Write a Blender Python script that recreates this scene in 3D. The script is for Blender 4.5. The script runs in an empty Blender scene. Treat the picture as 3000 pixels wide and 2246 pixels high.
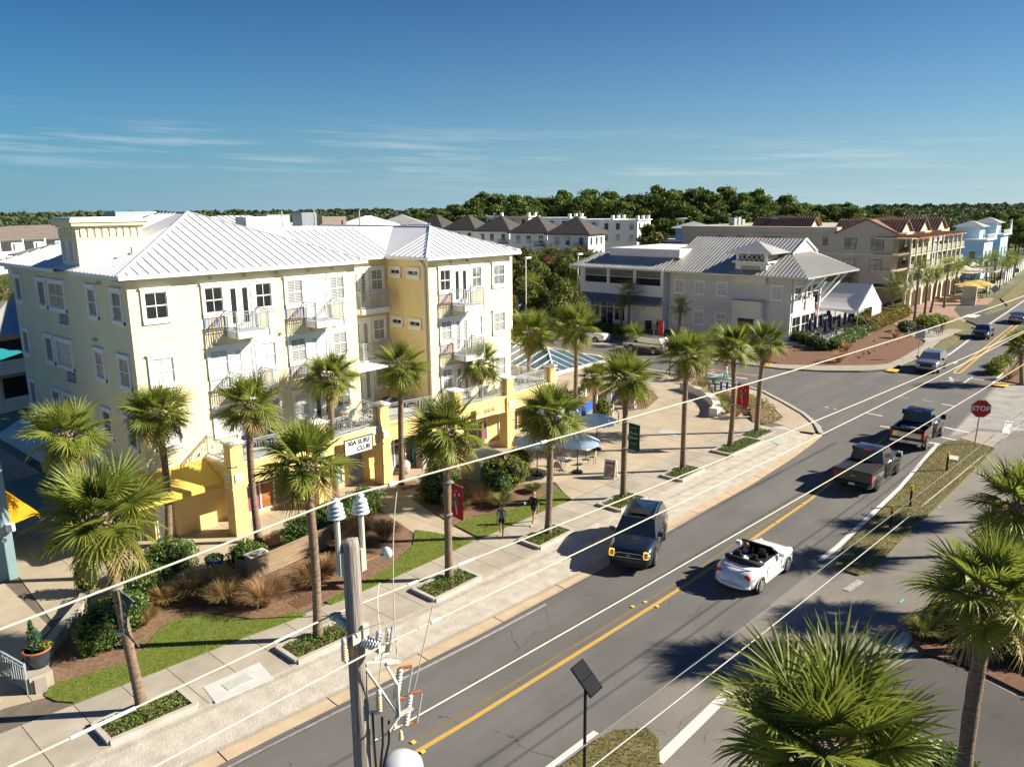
import bpy, math, random
import numpy as np
from mathutils import Vector, Matrix
R = math.radians
sc = bpy.context.scene
col = sc.collection
# ------------------------------------------------------------ camera
H = 15.4
PITCH, ROLL, HEAD, FPX = R(12.658), R(-0.5153), R(41.9645), 2293.44
FW = Vector((math.cos(HEAD)*math.cos(PITCH), math.sin(HEAD)*math.cos(PITCH), -math.sin(PITCH)))
RT = Vector((math.sin(HEAD), -math.cos(HEAD), 0))
UP = RT.cross(FW)
RT, UP = RT*math.cos(ROLL)+UP*math.sin(ROLL), -RT*math.sin(ROLL)+UP*math.cos(ROLL)
CAM = Vector((0, 0, H))
cd = bpy.data.cameras.new("camera")
cam = bpy.data.objects.new("camera", cd); col.objects.link(cam)
cd.sensor_width = 36; cd.lens = 36*FPX/3000; cd.clip_start = 0.5; cd.clip_end = 9000
cam.matrix_world = Matrix(((RT.x, UP.x, -FW.x, 0), (RT.y, UP.y, -FW.y, 0), (RT.z, UP.z, -FW.z, H), (0, 0, 0, 1)))
sc.camera = cam
# ------------------------------------------------------------ sun, sky, exposure
SUN_AZ, SUN_EL = R(-44), R(30)
sd = bpy.data.lights.new("sun", 'SUN'); sd.energy = 5.0; sd.angle = R(0.55); sd.color = (1.0, 0.90, 0.74)
so = bpy.data.objects.new("sun", sd); col.objects.link(so)
sdir = Vector((math.cos(SUN_EL)*math.cos(SUN_AZ), math.cos(SUN_EL)*math.sin(SUN_AZ), math.sin(SUN_EL)))
so.rotation_euler = sdir.to_track_quat('Z', 'Y').to_euler(); so.location = (0, -40, 60)
w = bpy.data.worlds.new("World"); sc.world = w; w.use_nodes = True
nt = w.node_tree; N = nt.nodes; LK = nt.links
for n_ in list(N): N.remove(n_)
def wn(t, **k):
 n_ = N.new(t)
 for a, b in k.items(): setattr(n_, a, b)
 return n_
def wmath(op, a, b=None, c=None, clamp=False):
 m = N.new('ShaderNodeMath'); m.operation = op; m.use_clamp = clamp
 for i, v in enumerate((a, b, c)):
  if v is None: continue
  if isinstance(v, (int, float)): m.inputs[i].default_value = v
  else: LK.new(v, m.inputs[i])
 return m.outputs[0]
sky = wn('ShaderNodeTexSky', sky_type='NISHITA', sun_disc=False, sun_elevation=SUN_EL, sun_rotation=R(90)-SUN_AZ,
         altitude=0, air_density=1.0, dust_density=0.35, ozone_density=3.5)
hsv = wn('ShaderNodeHueSaturation'); hsv.inputs['Saturation'].default_value = 1.25; hsv.inputs['Value'].default_value = 1.0
hsv.inputs['Hue'].default_value = 0.496
LK.new(sky.outputs[0], hsv.inputs['Color'])
gm = wn('ShaderNodeMixRGB', blend_type='MULTIPLY'); gm.inputs[0].default_value = 1; gm.inputs[2].default_value = (0.13, 0.60, 0.88, 1)
LK.new(hsv.outputs[0], gm.inputs[1])
tc = wn('ShaderNodeTexCoord'); sep = wn('ShaderNodeSeparateXYZ'); LK.new(tc.outputs['Generated'], sep.inputs[0])
az = wmath('ARCTAN2', sep.outputs[1], sep.outputs[0])
el = wmath('ARCSINE', sep.outputs[2])
# thin cirrus: noise stretched along the horizon, one low bank between 2 and 7 degrees
cmb = wn('ShaderNodeCombineXYZ')
LK.new(wmath('MULTIPLY', az, 2.6), cmb.inputs[0])
LK.new(wmath('MULTIPLY_ADD', az, -1.6, wmath('MULTIPLY', el, 46.0)), cmb.inputs[1])
nz = wn('ShaderNodeTexNoise'); nz.inputs['Scale'].default_value = 1.6; nz.inputs['Detail'].default_value = 7; nz.inputs['Roughness'].default_value = 0.62
LK.new(cmb.outputs[0], nz.inputs['Vector'])
cl = wmath('MULTIPLY_ADD', nz.outputs[0], 4.2, -2.05, clamp=True)
def band(x, lo, hi, soft):
 return wmath('MULTIPLY', wmath('MULTIPLY_ADD', x, 1/soft, -lo/soft, clamp=True), wmath('MULTIPLY_ADD', x, -1/soft, hi/soft, clamp=True))
elr = wmath('MULTIPLY_ADD', az, -0.03, el)
bm = band(elr, R(-.6), R(4.6), R(2.0))
cl = wmath('MULTIPLY', wmath('MULTIPLY', cl, bm), 0.55)
hzf = wmath('POWER', 2.718, wmath('MULTIPLY', wmath('MAXIMUM', el, 0.0), -8.0))
ht = wmath('MULTIPLY_ADD', wmath('COSINE', wmath('SUBTRACT', az, SUN_AZ)), 0.5, 0.5)
hc = wn('ShaderNodeMixRGB'); hc.inputs[1].default_value = (0.9, 2.7, 4.1, 1); hc.inputs[2].default_value = (5.4, 6.6, 6.9, 1); LK.new(ht, hc.inputs[0])
dk = wn('ShaderNodeMixRGB', blend_type='MULTIPLY'); dk.inputs[2].default_value = (0.40, 0.60, 0.72, 1); LK.new(wmath('MULTIPLY', el, 3.6, clamp=True), dk.inputs[0]); LK.new(gm.outputs[0], dk.inputs[1])
hz = wn('ShaderNodeMixRGB'); LK.new(hc.outputs[0], hz.inputs[2]); LK.new(wmath('MULTIPLY', hzf, 0.95), hz.inputs[0]); LK.new(dk.outputs[0], hz.inputs[1])
mx = wn('ShaderNodeMixRGB'); mx.inputs[2].default_value = (5.8, 6.6, 7.0, 1)
LK.new(cl, mx.inputs[0]); LK.new(hz.outputs[0], mx.inputs[1])
bg = wn('ShaderNodeBackground'); bg.inputs[1].default_value = 0.05
LK.new(mx.outputs[0], bg.inputs[0])
wo = wn('ShaderNodeOutputWorld'); LK.new(bg.outputs[0], wo.inputs[0])
sc.view_settings.view_transform = 'Standard'; sc.view_settings.look = 'None'
sc.view_settings.exposure = 1.2; sc.view_settings.gamma = 1.0
sc.render.engine = 'CYCLES'
sc.cycles.use_denoising = True
sc.cycles.max_bounces = 6; sc.cycles.diffuse_bounces = 3; sc.cycles.glossy_bounces = 3
sc.cycles.transparent_max_bounces = 6; sc.cycles.transmission_bounces = 3
sc.cycles.sample_clamp_indirect = 6.0
# ------------------------------------------------------------ geometry helpers
def ray(px, py):
 return FW + RT*((px-1500)/FPX) - UP*((py-1123)/FPX)
def gp(px, py, z=0.0):
 """ground (or level z) point under a photo pixel, measured once to lay the place out"""
 d = ray(px, py); t = (z-H)/d.z
 return CAM + d*t
def above(px, py, base):
 """point straight over/near a ground point, at the height seen in the photo"""
 d = ray(px, py); k = math.hypot(base[0], base[1])/math.hypot(d.x, d.y)
 return CAM + d*k
TILE = dict(A=(0, 560), B=(700, 560), C=(1400, 500), D=(2200, 500), E=(0, 1100), F=(700, 1000), G=(1400, 1000), H=(2200, 1000), I=(0, 1646), J=(700, 1646), K=(1400, 1646), L=(2200, 1646))
def tp(s):
 o = TILE[s[0]]; x, y = map(float, s[1:].split(',')); return (o[0]+x/2.76, o[1]+y/2.76)
def G2(s, z=0.0):
 p = gp(*tp(s), z); return (p.x, p.y)
class MB:
 """collects faces for one mesh object"""
 def __init__(s): s.v = []; s.f = []; s.u = []
 def add(s, vs, fs):
  o = len(s.v); s.v += [tuple(p) for p in vs]; s.f += [tuple(i+o for i in f) for f in fs]; return s
 def quad(s, a, b, c, d): return s.add((a, b, c, d), ((0, 1, 2, 3),))
 def poly(s, pts): return s.add(pts, (tuple(range(len(pts))),))
 def bx(s, x0, x1, y0, y1, z0, z1):
  return s.add(((x0, y0, z0), (x1, y0, z0), (x1, y1, z0), (x0, y1, z0), (x0, y0, z1), (x1, y0, z1), (x1, y1, z1), (x0, y1, z1)),
                     ((0, 3, 2, 1), (4, 5, 6, 7), (0, 1, 5, 4), (1, 2, 6, 5), (2, 3, 7, 6), (3, 0, 4, 7)))
 def obx(s, c, ax, ay, az, hx, hy, hz):
  """box with axes"""
  c = Vector(c); ax = Vector(ax)*hx; ay = Vector(ay)*hy; az = Vector(az)*hz; vs = []
  for k in (-1, 1):
   for (i, j) in ((-1, -1), (1, -1), (1, 1), (-1, 1)): vs.append(c+ax*i+ay*j+az*k)
  return s.add(vs, ((0, 3, 2, 1), (4, 5, 6, 7), (0, 1, 5, 4), (1, 2, 6, 5), (2, 3, 7, 6), (3, 0, 4, 7)))
 def bar(s, a, b, w, h=None, up=(0, 0, 1)):
  a = Vector(a); b = Vector(b); d = b-a; l = d.length
  if l < 1e-6: return s
  d /= l; u = Vector(up)
  if abs(d.dot(u)) > 0.95: u = Vector((1, 0, 0))
  y = u.cross(d).normalized(); z = d.cross(y)
  return s.obx((a+b)/2, d, y, z, l/2, w/2, (h or w)/2)
 def prism(s, poly, z0, z1, top=True, bot=False):
  n = len(poly); vs = [(p[0], p[1], z0) for p in poly]+[(p[0], p[1], z1) for p in poly]
  fs = [(i, (i+1) % n, (i+1) % n+n, i+n) for i in range(n)]
  if top: fs.append(tuple(range(n, 2*n)))
  if bot: fs.append(tuple(range(n-1, -1, -1)))
  return s.add(vs, fs)
 def tube(s, pts, rad, n=8, cap=True):
  pts = [Vector(p) for p in pts]; m = len(pts)
  if not hasattr(rad, '__len__'): rad = [rad]*m
  vs = []; ref = None
  for i, p in enumerate(pts):
   d = (pts[min(i+1, m-1)]-pts[max(i-1, 0)]).normalized()
   if ref is None: ref = Vector((1, 0, 0)) if abs(d.x) < 0.9 else Vector((0, 1, 0))
   y = (ref-d*ref.dot(d)).normalized(); z = d.cross(y); ref = y
   for k in range(n):
    a = 2*math.pi*k/n; vs.append(p+(y*math.cos(a)+z*math.sin(a))*rad[i])
  fs = [(i*n+k, i*n+(k+1) % n, (i+1)*n+(k+1) % n, (i+1)*n+k) for i in range(m-1) for k in range(n)]
  if cap: fs += [tuple(range(n-1, -1, -1)), tuple(range((m-1)*n, m*n))]
  return s.add(vs, fs)
 def lathe(s, c, prof, n=16, axis='z'):
  """prof: (radius, height) list"""
  c = Vector(c); vs = []
  for r, h in prof:
   for k in range(n):
    a = 2*math.pi*k/n; x, y = r*math.cos(a), r*math.sin(a)
    vs.append(c+(Vector((x, y, h)) if axis == 'z' else Vector((h, x, y)) if axis == 'x' else Vector((x, h, y))))
  m = len(prof)
  fs = [(i*n+k, i*n+(k+1) % n, (i+1)*n+(k+1) % n, (i+1)*n+k) for i in range(m-1) for k in range(n)]
  fs += [tuple(range(n-1, -1, -1)), tuple(range((m-1)*n, m*n))]
  return s.add(vs, fs)
 def mesh(s, name, mt, smooth=False):
  me = bpy.data.meshes.new(name); me.from_pydata([tuple(v) for v in s.v], [], s.f)
  if mt is not None: me.materials.append(mt)
  if smooth: me.polygons.foreach_set('use_smooth', [True]*len(me.polygons))
  me.update(); return me
 def build(s, name, mt, parent=None, smooth=False, kind=None):
  o = bpy.data.objects.new(name, s.mesh(name, mt, smooth)); col.objects.link(o)
  if parent is not None: attach(o, parent)
  if kind: o['kind'] = kind
  return o
ORIG = {}
def wtrans(p):
 t_ = Vector(p.location)
 if p.parent is not None: t_ += wtrans(p.parent)+p.matrix_parent_inverse.to_translation()
 return t_
def attach(o, parent):
 """parent o (whose mesh is in world coordinates) without moving it"""
 o.parent = parent
 off = wtrans(parent)
 o.matrix_parent_inverse = Matrix.Translation(-off)
def child(o, parent):
 o.parent = parent; return o
def thing(name, label, cat, loc=(0, 0, 0), group=None, rz=0):
 o = bpy.data.objects.new(name, None); col.objects.link(o); o.location = loc; o.rotation_euler = (0, 0, rz)
 o.empty_display_size = 0.2
 return tag(o, label, cat, group)
def tag(o, label, cat, group=None, kind=None):
 o['label'] = label
 if cat: o['category'] = cat
 if group: o['group'] = group
 if kind: o['kind'] = kind
 return o
def struct(o, kind='structure', label=None):
 o['kind'] = kind
 if label: o['label'] = label
 return o
def copy_tree(o, parent=None):
 c = o.copy(); col.objects.link(c)
 if parent is not None:
  c.parent = parent; c.matrix_parent_inverse = o.matrix_parent_inverse.copy()
 for ch in CH.get(o.name, []): copy_tree(ch, c)
 return c
CH = {}
def kids(o):
 """remember the children of a prototype so that copies are quick"""
 CH[o.name] = list(o.children)
 for c in o.children: kids(c)
 return o
# numpy mesh for masses of leaves or blades
def npmesh(name, verts, nper, mt, smooth=False):
 """verts (n*nper,3): n separate polygons of nper corners"""
 me = bpy.data.meshes.new(name); nv = len(verts); nf = nv//nper
 me.vertices.add(nv); me.vertices.foreach_set('co', np.asarray(verts, np.float32).ravel())
 me.loops.add(nv); me.loops.foreach_set('vertex_index', np.arange(nv, dtype=np.int32))
 me.polygons.add(nf); me.polygons.foreach_set('loop_start', np.arange(0, nv, nper, dtype=np.int32))
 me.polygons.foreach_set('loop_total', np.full(nf, nper, np.int32))
 me.materials.append(mt); me.update(calc_edges=True)
 return me
def link(name, me, parent=None, kind=None):
 o = bpy.data.objects.new(name, me); col.objects.link(o)
 if parent is not None: o.parent = parent
 if kind: o['kind'] = kind
 return o
# ------------------------------------------------------------ materials
MATS = {}
def M(name, c, rough=0.75, var=0.12, scale=3.0, bump=0.0, bscale=30.0, metal=0.0, spec=0.35, c2=None, detail=6, dist=0.0,
      trans=0.0, rand=0.0, emit=0.0, coat=0.0, stretch=None, obj=False):
 if name in MATS: return MATS[name]
 m = bpy.data.materials.new(name); m.use_nodes = True; t = m.node_tree; n = t.nodes; b = n['Principled BSDF']
 b.inputs['Roughness'].default_value = rough; b.inputs['Metallic'].default_value = metal
 b.inputs['Specular IOR Level'].default_value = spec
 if coat: b.inputs['Coat Weight'].default_value = coat; b.inputs['Coat Roughness'].default_value = 0.05
 vec = None
 if var > 0 or bump > 0 or c2:
  if obj:
   g_ = n.new('ShaderNodeTexCoord'); vec = g_.outputs['Object']
  else:
   g_ = n.new('ShaderNodeNewGeometry'); vec = g_.outputs['Position']
  if stretch:
   mp = n.new('ShaderNodeMapping'); mp.inputs['Scale'].default_value = stretch[:3]
   if len(stretch) > 3: mp.inputs['Rotation'].default_value = (0, 0, stretch[3])
   t.links.new(vec, mp.inputs[0]); vec = mp.outputs[0]
 base = None
 if var > 0 or c2:
  nz = n.new('ShaderNodeTexNoise'); nz.inputs['Scale'].default_value = scale; nz.inputs['Detail'].default_value = detail
  nz.inputs['Roughness'].default_value = 0.6; nz.inputs['Distortion'].default_value = dist
  t.links.new(vec, nz.inputs['Vector'])
  rp = n.new('ShaderNodeValToRGB'); e = rp.color_ramp.elements; e[0].position = 0.3; e[1].position = 0.7
  k = c2 if c2 else tuple(min(1, x*(1+var)) for x in c)
  d = c if c2 else tuple(x*(1-var) for x in c)
  e[0].color = (*d, 1); e[1].color = (*k, 1)
  t.links.new(nz.outputs[0], rp.inputs[0]); base = rp.outputs[0]
 if rand > 0:
  oi = n.new('ShaderNodeObjectInfo'); hs = n.new('ShaderNodeHueSaturation')
  mr = n.new('ShaderNodeMapRange'); mr.inputs['To Min'].default_value = 1-rand; mr.inputs['To Max'].default_value = 1+rand
  t.links.new(oi.outputs['Random'], mr.inputs['Value']); t.links.new(mr.outputs[0], hs.inputs['Value'])
  if base is not None: t.links.new(base, hs.inputs['Color'])
  else: hs.inputs['Color'].default_value = (*c, 1)
  base = hs.outputs[0]
 if base is not None: t.links.new(base, b.inputs['Base Color'])
 else: b.inputs['Base Color'].default_value = (*c, 1)
 if bump > 0:
  nb = n.new('ShaderNodeTexNoise'); nb.inputs['Scale'].default_value = bscale; nb.inputs['Detail'].default_value = 5
  t.links.new(vec, nb.inputs['Vector']); bp = n.new('ShaderNodeBump'); bp.inputs['Strength'].default_value = bump; bp.inputs['Distance'].default_value = 0.02
  t.links.new(nb.outputs[0], bp.inputs['Height']); t.links.new(bp.outputs[0], b.inputs['Normal'])
 if emit > 0:
  b.inputs['Emission Color'].default_value = (*c, 1); b.inputs['Emission Strength'].default_value = emit
 if trans > 0:
  tr = n.new('ShaderNodeBsdfTranslucent'); ms = n.new('ShaderNodeMixShader'); ms.inputs[0].default_value = trans
  if base is not None: t.links.new(base, tr.inputs['Color'])
  else: tr.inputs['Color'].default_value = (*c, 1)
  out = n['Material Output']; t.links.new(b.outputs[0], ms.inputs[1]); t.links.new(tr.outputs[0], ms.inputs[2]); t.links.new(ms.outputs[0], out.inputs['Surface'])
 MATS[name] = m; return m
def stripes(name, ca, cb, period, axis=2, rough=0.5, duty=0.5, spec=0.4):
 """two-colour stripes along a world axis (blinds, boards drawn too fine to model)"""
 if name in MATS: return MATS[name]
 m = bpy.data.materials.new(name); m.use_nodes = True; t = m.node_tree; n = t.nodes; b = n['Principled BSDF']
 g_ = n.new('ShaderNodeNewGeometry'); sp = n.new('ShaderNodeSeparateXYZ'); t.links.new(g_.outputs['Position'], sp.inputs[0])
 a = n.new('ShaderNodeMath'); a.operation = 'MULTIPLY'; a.inputs[1].default_value = 1/period; t.links.new(sp.outputs[axis], a.inputs[0])
 fr = n.new('ShaderNodeMath'); fr.operation = 'FRACT'; t.links.new(a.outputs[0], fr.inputs[0])
 rp = n.new('ShaderNodeValToRGB'); e = rp.color_ramp.elements; e[0].position = duty-0.1; e[1].position = duty+0.1
 e[0].color = (*ca, 1); e[1].color = (*cb, 1); t.links.new(fr.outputs[0], rp.inputs[0]); t.links.new(rp.outputs[0], b.inputs['Base Color'])
 b.inputs['Roughness'].default_value = rough; b.inputs['Specular IOR Level'].default_value = spec
 MATS[name] = m; return m
rng = random.Random(7)
nr = np.random.default_rng(7)
WHITE = M('white_paint', (0.80, 0.80, 0.78), 0.55, 0.04, 2.0)
GREYMETAL = M('grey_metal', (0.36, 0.40, 0.42), 0.45, 0.06, 4.0, metal=0.2)
GLASS = M('window_glass', (0.018, 0.022, 0.024), 0.06, 0.3, 0.8, spec=0.6)
BLACK = M('black_plastic', (0.012, 0.012, 0.013), 0.5, 0)
# ============================================================ GROUND
def asphalt(name, c, tone=1.0, crack=0.55, stre=(0.06, 0.9, 1)):
 m = bpy.data.materials.new(name); m.use_nodes = True; t = m.node_tree; n = t.nodes; b = n['Principled BSDF']; L = t.links
 g_ = n.new('ShaderNodeNewGeometry'); P = g_.outputs['Position']
 def noise(sc_, det, vec=P, ro=0.6):
  z = n.new('ShaderNodeTexNoise'); z.inputs['Scale'].default_value = sc_; z.inputs['Detail'].default_value = det; z.inputs['Roughness'].default_value = ro
  L.new(vec, z.inputs['Vector']); return z.outputs[0]
 def mth(op, a, b2, cl=False):
  k = n.new('ShaderNodeMath'); k.operation = op; k.use_clamp = cl
  for i, v in enumerate((a, b2)):
   if isinstance(v, (int, float)): k.inputs[i].default_value = v
   else: L.new(v, k.inputs[i])
  return k.outputs[0]
 mp = n.new('ShaderNodeMapping'); mp.inputs['Scale'].default_value = stre; L.new(P, mp.inputs[0])
 lane = noise(1.0, 4, mp.outputs[0])
 big = noise(0.35, 5); fine = noise(28, 3); grit = noise(95, 2)
 val = mth('ADD', mth('MULTIPLY', lane, 0.55), mth('MULTIPLY', big, 0.45))
 val = mth('ADD', val, mth('MULTIPLY', fine, 0.22)); val = mth('ADD', val, mth('MULTIPLY', grit, 0.28))
 val = mth('ADD', mth('MULTIPLY', val, 1.15), 0.12)
 # cracks: thin edges of large distorted cells
 dm = n.new('ShaderNodeVectorMath'); dm.operation = 'MULTIPLY_ADD'
 zc = n.new('ShaderNodeTexNoise'); zc.inputs['Scale'].default_value = 0.7; zc.inputs['Detail'].default_value = 5; L.new(P, zc.inputs['Vector'])
 L.new(zc.outputs[1], dm.inputs[0]); dm.inputs[1].default_value = (1.6, 1.6, 0); L.new(P, dm.inputs[2])
 vo = n.new('ShaderNodeTexVoronoi'); vo.feature = 'DISTANCE_TO_EDGE'; vo.inputs['Scale'].default_value = 0.16; L.new(dm.outputs[0], vo.inputs['Vector'])
 ck = mth('LESS_THAN', vo.outputs[0], 0.0013)
 ck = mth('MULTIPLY', ck, mth('GREATER_THAN', noise(0.5, 2), 0.53)); ck = mth('MULTIPLY', ck, crack)
 spots = mth('MULTIPLY', mth('GREATER_THAN', noise(5.5, 2), 0.715), 0.35)
 val = mth('MULTIPLY', val, mth('SUBTRACT', 1.0, mth('MAXIMUM', ck, spots)))
 cm = n.new('ShaderNodeMixRGB'); cm.blend_type = 'MULTIPLY'; cm.inputs[0].default_value = 1; cm.inputs[1].default_value = (*c, 1)
 cb = n.new('ShaderNodeCombineXYZ')
 for i in range(3): L.new(val, cb.inputs[i])
 L.new(cb.outputs[0], cm.inputs[2]); L.new(cm.outputs[0], b.inputs['Base Color'])
 b.inputs['Roughness'].default_value = 0.85; b.inputs['Specular IOR Level'].default_value = 0.25
 bp = n.new('ShaderNodeBump'); bp.inputs['Strength'].default_value = 0.35; bp.inputs['Distance'].default_value = 0.01; L.new(grit, bp.inputs['Height']); L.new(bp.outputs[0], b.inputs['Normal'])
 return m
ASPH = asphalt('asphalt', (0.132, 0.129, 0.124))
ASPH2 = asphalt('asphalt_pale', (0.205, 0.188, 0.165), crack=0.4, stre=(0.3, 0.3, 1))
ASPH3 = asphalt('asphalt_dark', (0.082, 0.079, 0.076), crack=0.2, stre=(0.3, 0.3, 1))
CONC = M('concrete_plaza', (0.34, 0.285, 0.205), 0.85, 0.1, 0.6, 0.25, 60, rand=0.06, c2=(0.44, 0.375, 0.28))
CONCG = M('concrete_walk', (0.29, 0.262, 0.212), 0.85, 0.1, 0.9, 0.25, 60, rand=0.09, c2=(0.40, 0.365, 0.305))
GUTTER = M('gutter_concrete', (0.40, 0.31, 0.205), 0.9, 0.12, 1.4, 0.4, 50, c2=(0.50, 0.40, 0.28))
KERB = M('kerb_concrete', (0.36, 0.34, 0.30), 0.85, 0.16, 1.5, 0.3, 40, c2=(0.47, 0.45, 0.40))
SAND = M('sand', (0.36, 0.33, 0.28), 0.95, 0.15, 1.6, 0.8, 14, c2=(0.53, 0.495, 0.435), detail=10)
MULCH = M('bark_mulch', (0.115, 0.06, 0.034), 0.95, 0.35, 9.0, 0.9, 45, c2=(0.27, 0.18, 0.115), detail=10)
PINESTRAW = M('pine_straw', (0.11, 0.052, 0.03), 0.95, 0.35, 7.0, 0.9, 40, c2=(0.21, 0.115, 0.07), detail=10)
TURF = M('lawn_soil', (0.10, 0.14, 0.02), 0.95, 0.25, 2.2, 0.6, 45, c2=(0.16, 0.19, 0.035))
DRYTURF = M('dry_lawn_soil', (0.105, 0.105, 0.032), 0.95, 0.3, 1.2, 0.6, 40, c2=(0.22, 0.185, 0.085))
GBASE = M('coastal_ground', (0.07, 0.085, 0.035), 0.95, 0.3, 0.08, 0.3, 5, c2=(0.16, 0.15, 0.085))
YEL = M('yellow_road_paint', (0.54, 0.33, 0.05), 0.8, 0.3, 5.0, c2=(0.43, 0.28, 0.08))
YELF = M('worn_yellow_paint', (0.22, 0.15, 0.07), 0.85, 0.3, 4.0, c2=(0.15, 0.125, 0.085))
WPAINT = M('white_road_paint', (0.50, 0.49, 0.46), 0.8, 0.25, 6.0, c2=(0.66, 0.65, 0.62))
WWORN = M('worn_white_paint', (0.24, 0.235, 0.225), 0.85, 0.3, 5.0, c2=(0.42, 0.41, 0.39))
def interp(tab, x):
 for (x0, y0), (x1, y1) in zip(tab, tab[1:]):
  if x <= x1: return y0+(y1-y0)*(x-x0)/(x1-x0)
 return tab[-1][1]
Yg = [(-90, 25.4), (-20, 20.9), (0, 19.75), (10.1, 19.16), (18.6, 18.5), (24.8, 18.25), (31, 18.15), (40, 18.0), (46, 18.15), (50, 18.4), (52.7, 18.65),
      (80, 19.9), (92, 20.2), (106, 21.0), (117, 21.7), (136, 22.5), (151, 23.2), (230, 28.5), (420, 44)]
Yr = [(-90, 14.6), (0, 12.3), (15, 11.95), (25, 11.45), (35, 11.15), (45, 11.35), (53, 11.85), (56.5, 12.1), (78.5, 13.1), (95.6, 14.0), (124, 15.6), (160, 17.4), (230, 22.5), (420, 38)]
Yy = [(-90, 18.4), (0, 15.85), (12.6, 15.43), (15.2, 15.24), (26.5, 14.72), (40.2, 14.6), (52.4, 15.13), (81.2, 16.71), (101.6, 17.67), (123.6, 18.68), (160, 20.4), (230, 25.4), (420, 41)]
Ys = [(-90, 28.6), (0, 22.9), (7, 22.35), (13, 21.87), (19.2, 21.45), (28, 21.45), (32, 21.2), (38, 21.1), (44, 21.1), (47, 20.9), (52, 20.5)]
def strip(mb, xs, fa, fb, z):
 for x0, x1 in zip(xs, xs[1:]):
  mb.quad((x0, fa(x0), z), (x1, fa(x1), z), (x1, fb(x1), z), (x0, fb(x0), z))
 return mb
def frange(a, b, d):
 n_ = max(1, round((b-a)/d)); return [a+(b-a)*i/n_ for i in range(n_+1)]
g0 = MB().quad((-3500, -3500, -0.06), (3500, -3500, -0.06), (3500, 3500, -0.06), (-3500, 3500, -0.06)).build('ground', GBASE); struct(g0)
xs_all = frange(-90, 420, 3)
road = strip(MB(), xs_all, lambda x: interp(Yr, x), lambda x: interp(Yg, x), 0.0).build('main_road', ASPH); struct(road)
side = MB().poly([(x, y, 0.004) for x, y in [(52.7, 18.6), (54.7, 19.8), (57.2, 21.6), (59.6, 24.1), (62.3, 27.2), (63.5, 30), (63.9, 36), (64, 140), (72.2, 140), (72.0, 52), (71.7, 33), (71.9, 29.9), (73.4, 26.3), (75.5, 23.6), (78.2, 21.8), (82, 20.8), (82, 17.5), (52.7, 17.5)]]).build('side_street', ASPH); struct(side)
lotA = MB().poly([(x, y, -0.012) for x, y in [(72, 62), (72, 118), (118, 118), (118, 66), (84, 66), (84, 62)]]).build('parking_lot', ASPH2); struct(lotA)
lay = MB().poly([(x, y, 0.002) for x, y in [(71.5, 44), (76.2, 46), (76.2, 62), (71.5, 62)]]).build('parking_lane', ASPH2); struct(lay)
lotB = MB().poly([(x, y, 0.0) for x, y in [(-30, 54), (13.5, 54), (38, 58), (45, 110), (-30, 110)]]).build('rear_parking_lot', ASPH2); struct(lotB)
path = MB().poly([(x, y, -0.008) for x, y in [(-60, 9.5), (-60, 13.4), (0, 12.6), (25, 11.9), (57, 12.3), (80, 13.4), (80, 3), (62, 6.0), (49.4, 6.4), (35.5, 6.6), (32.0, 6.7), (29.3, 6.6), (28, 5.8), (27.9, 3.5), (26, -6), (-20, -6), (-60, 2)]]).build('footpath', ASPH2); struct(path)
drv = MB().poly([(x, y, -0.004) for x, y in [(12, 6.2), (22, 6.6), (26.5, 6.3), (28, 5.8), (27.9, 4.6), (27.3, 2.9), (34, -10), (10, -14)]]).build('driveway', ASPH3); struct(drv)
gut = MB()
for x0, x1 in zip(frange(-20, 52.5, 3.6), frange(-20, 52.5, 3.6)[1:]):
 xs = frange(x0+0.02, x1-0.02, 1.2)
 for a, b_ in zip(xs, xs[1:]):
  gut.add([(a, interp(Yg, a)-.02, .012), (b_, interp(Yg, b_)-.02, .012), (b_, interp(Yg, b_)+.55, .05), (a, interp(Yg, a)+.55, .05)], [(0, 1, 2, 3)])
 g_ = gut.build('gutter', GUTTER); struct(g_); gut = MB()
sandstrip = strip(MB(), frange(-40, 52, 2), lambda x: interp(Yg, x)+0.53, lambda x: interp(Ys, x)+0.1, 0.03).build('sand_strip', SAND); struct(sandstrip)
sand2 = MB().poly([(x, y, 0.045) for x, y in [(45.6, 20.6), (52, 20.0), (53.6, 21.0), (52.5, 21.9), (48.6, 22.9), (46.5, 22.4)]]).build('sand_patch', SAND); struct(sand2)
# concrete sidewalk and plaza: a bed with slabs that are children of it
bedpoly = [(-40, interp(Ys, -40))]+[(x, interp(Ys, x)) for x in frange(-20, 52, 3)]+[(54.2, 20.6), (56.4, 22.3), (58.9, 25.0), (61.6, 28.1), (62.7, 30.6), (63.2, 36), (63.3, 60), (40, 60), (40, 52), (-40, 56)]
bed = MB().poly([(x, y, 0.035) for x, y in bedpoly]).build('pavement', M('joint_dirt', (0.13, 0.11, 0.085), 0.95, 0.2, 2)); struct(bed)
def clip(poly, axis, val, keep):
 out = []; n_ = len(poly)
 for i in range(n_):
  a, b_ = poly[i], poly[(i+1) % n_]
  ia = (a[axis] >= val) if keep > 0 else (a[axis] <= val); ib = (b_[axis] >= val) if keep > 0 else (b_[axis] <= val)
  if ia: out.append(a)
  if ia != ib:
   t_ = (val-a[axis])/(b_[axis]-a[axis]); out.append((a[0]+t_*(b_[0]-a[0]), a[1]+t_*(b_[1]-a[1])))
 return out
def area(p): return 0.5*abs(sum(p[i][0]*p[(i+1) % len(p)][1]-p[(i+1) % len(p)][0]*p[i][1] for i in range(len(p))))
def slab(cell, mt, z=0.06):
 p = [(x, y) for i, (x, y) in enumerate(cell) if math.hypot(x-cell[i-1][0], y-cell[i-1][1]) > 0.02]
 if len(p) < 3 or area(p) < 0.12: return
 MB().prism(p, 0.0, z).build('slab', mt, bed)
J = 0.012
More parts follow.
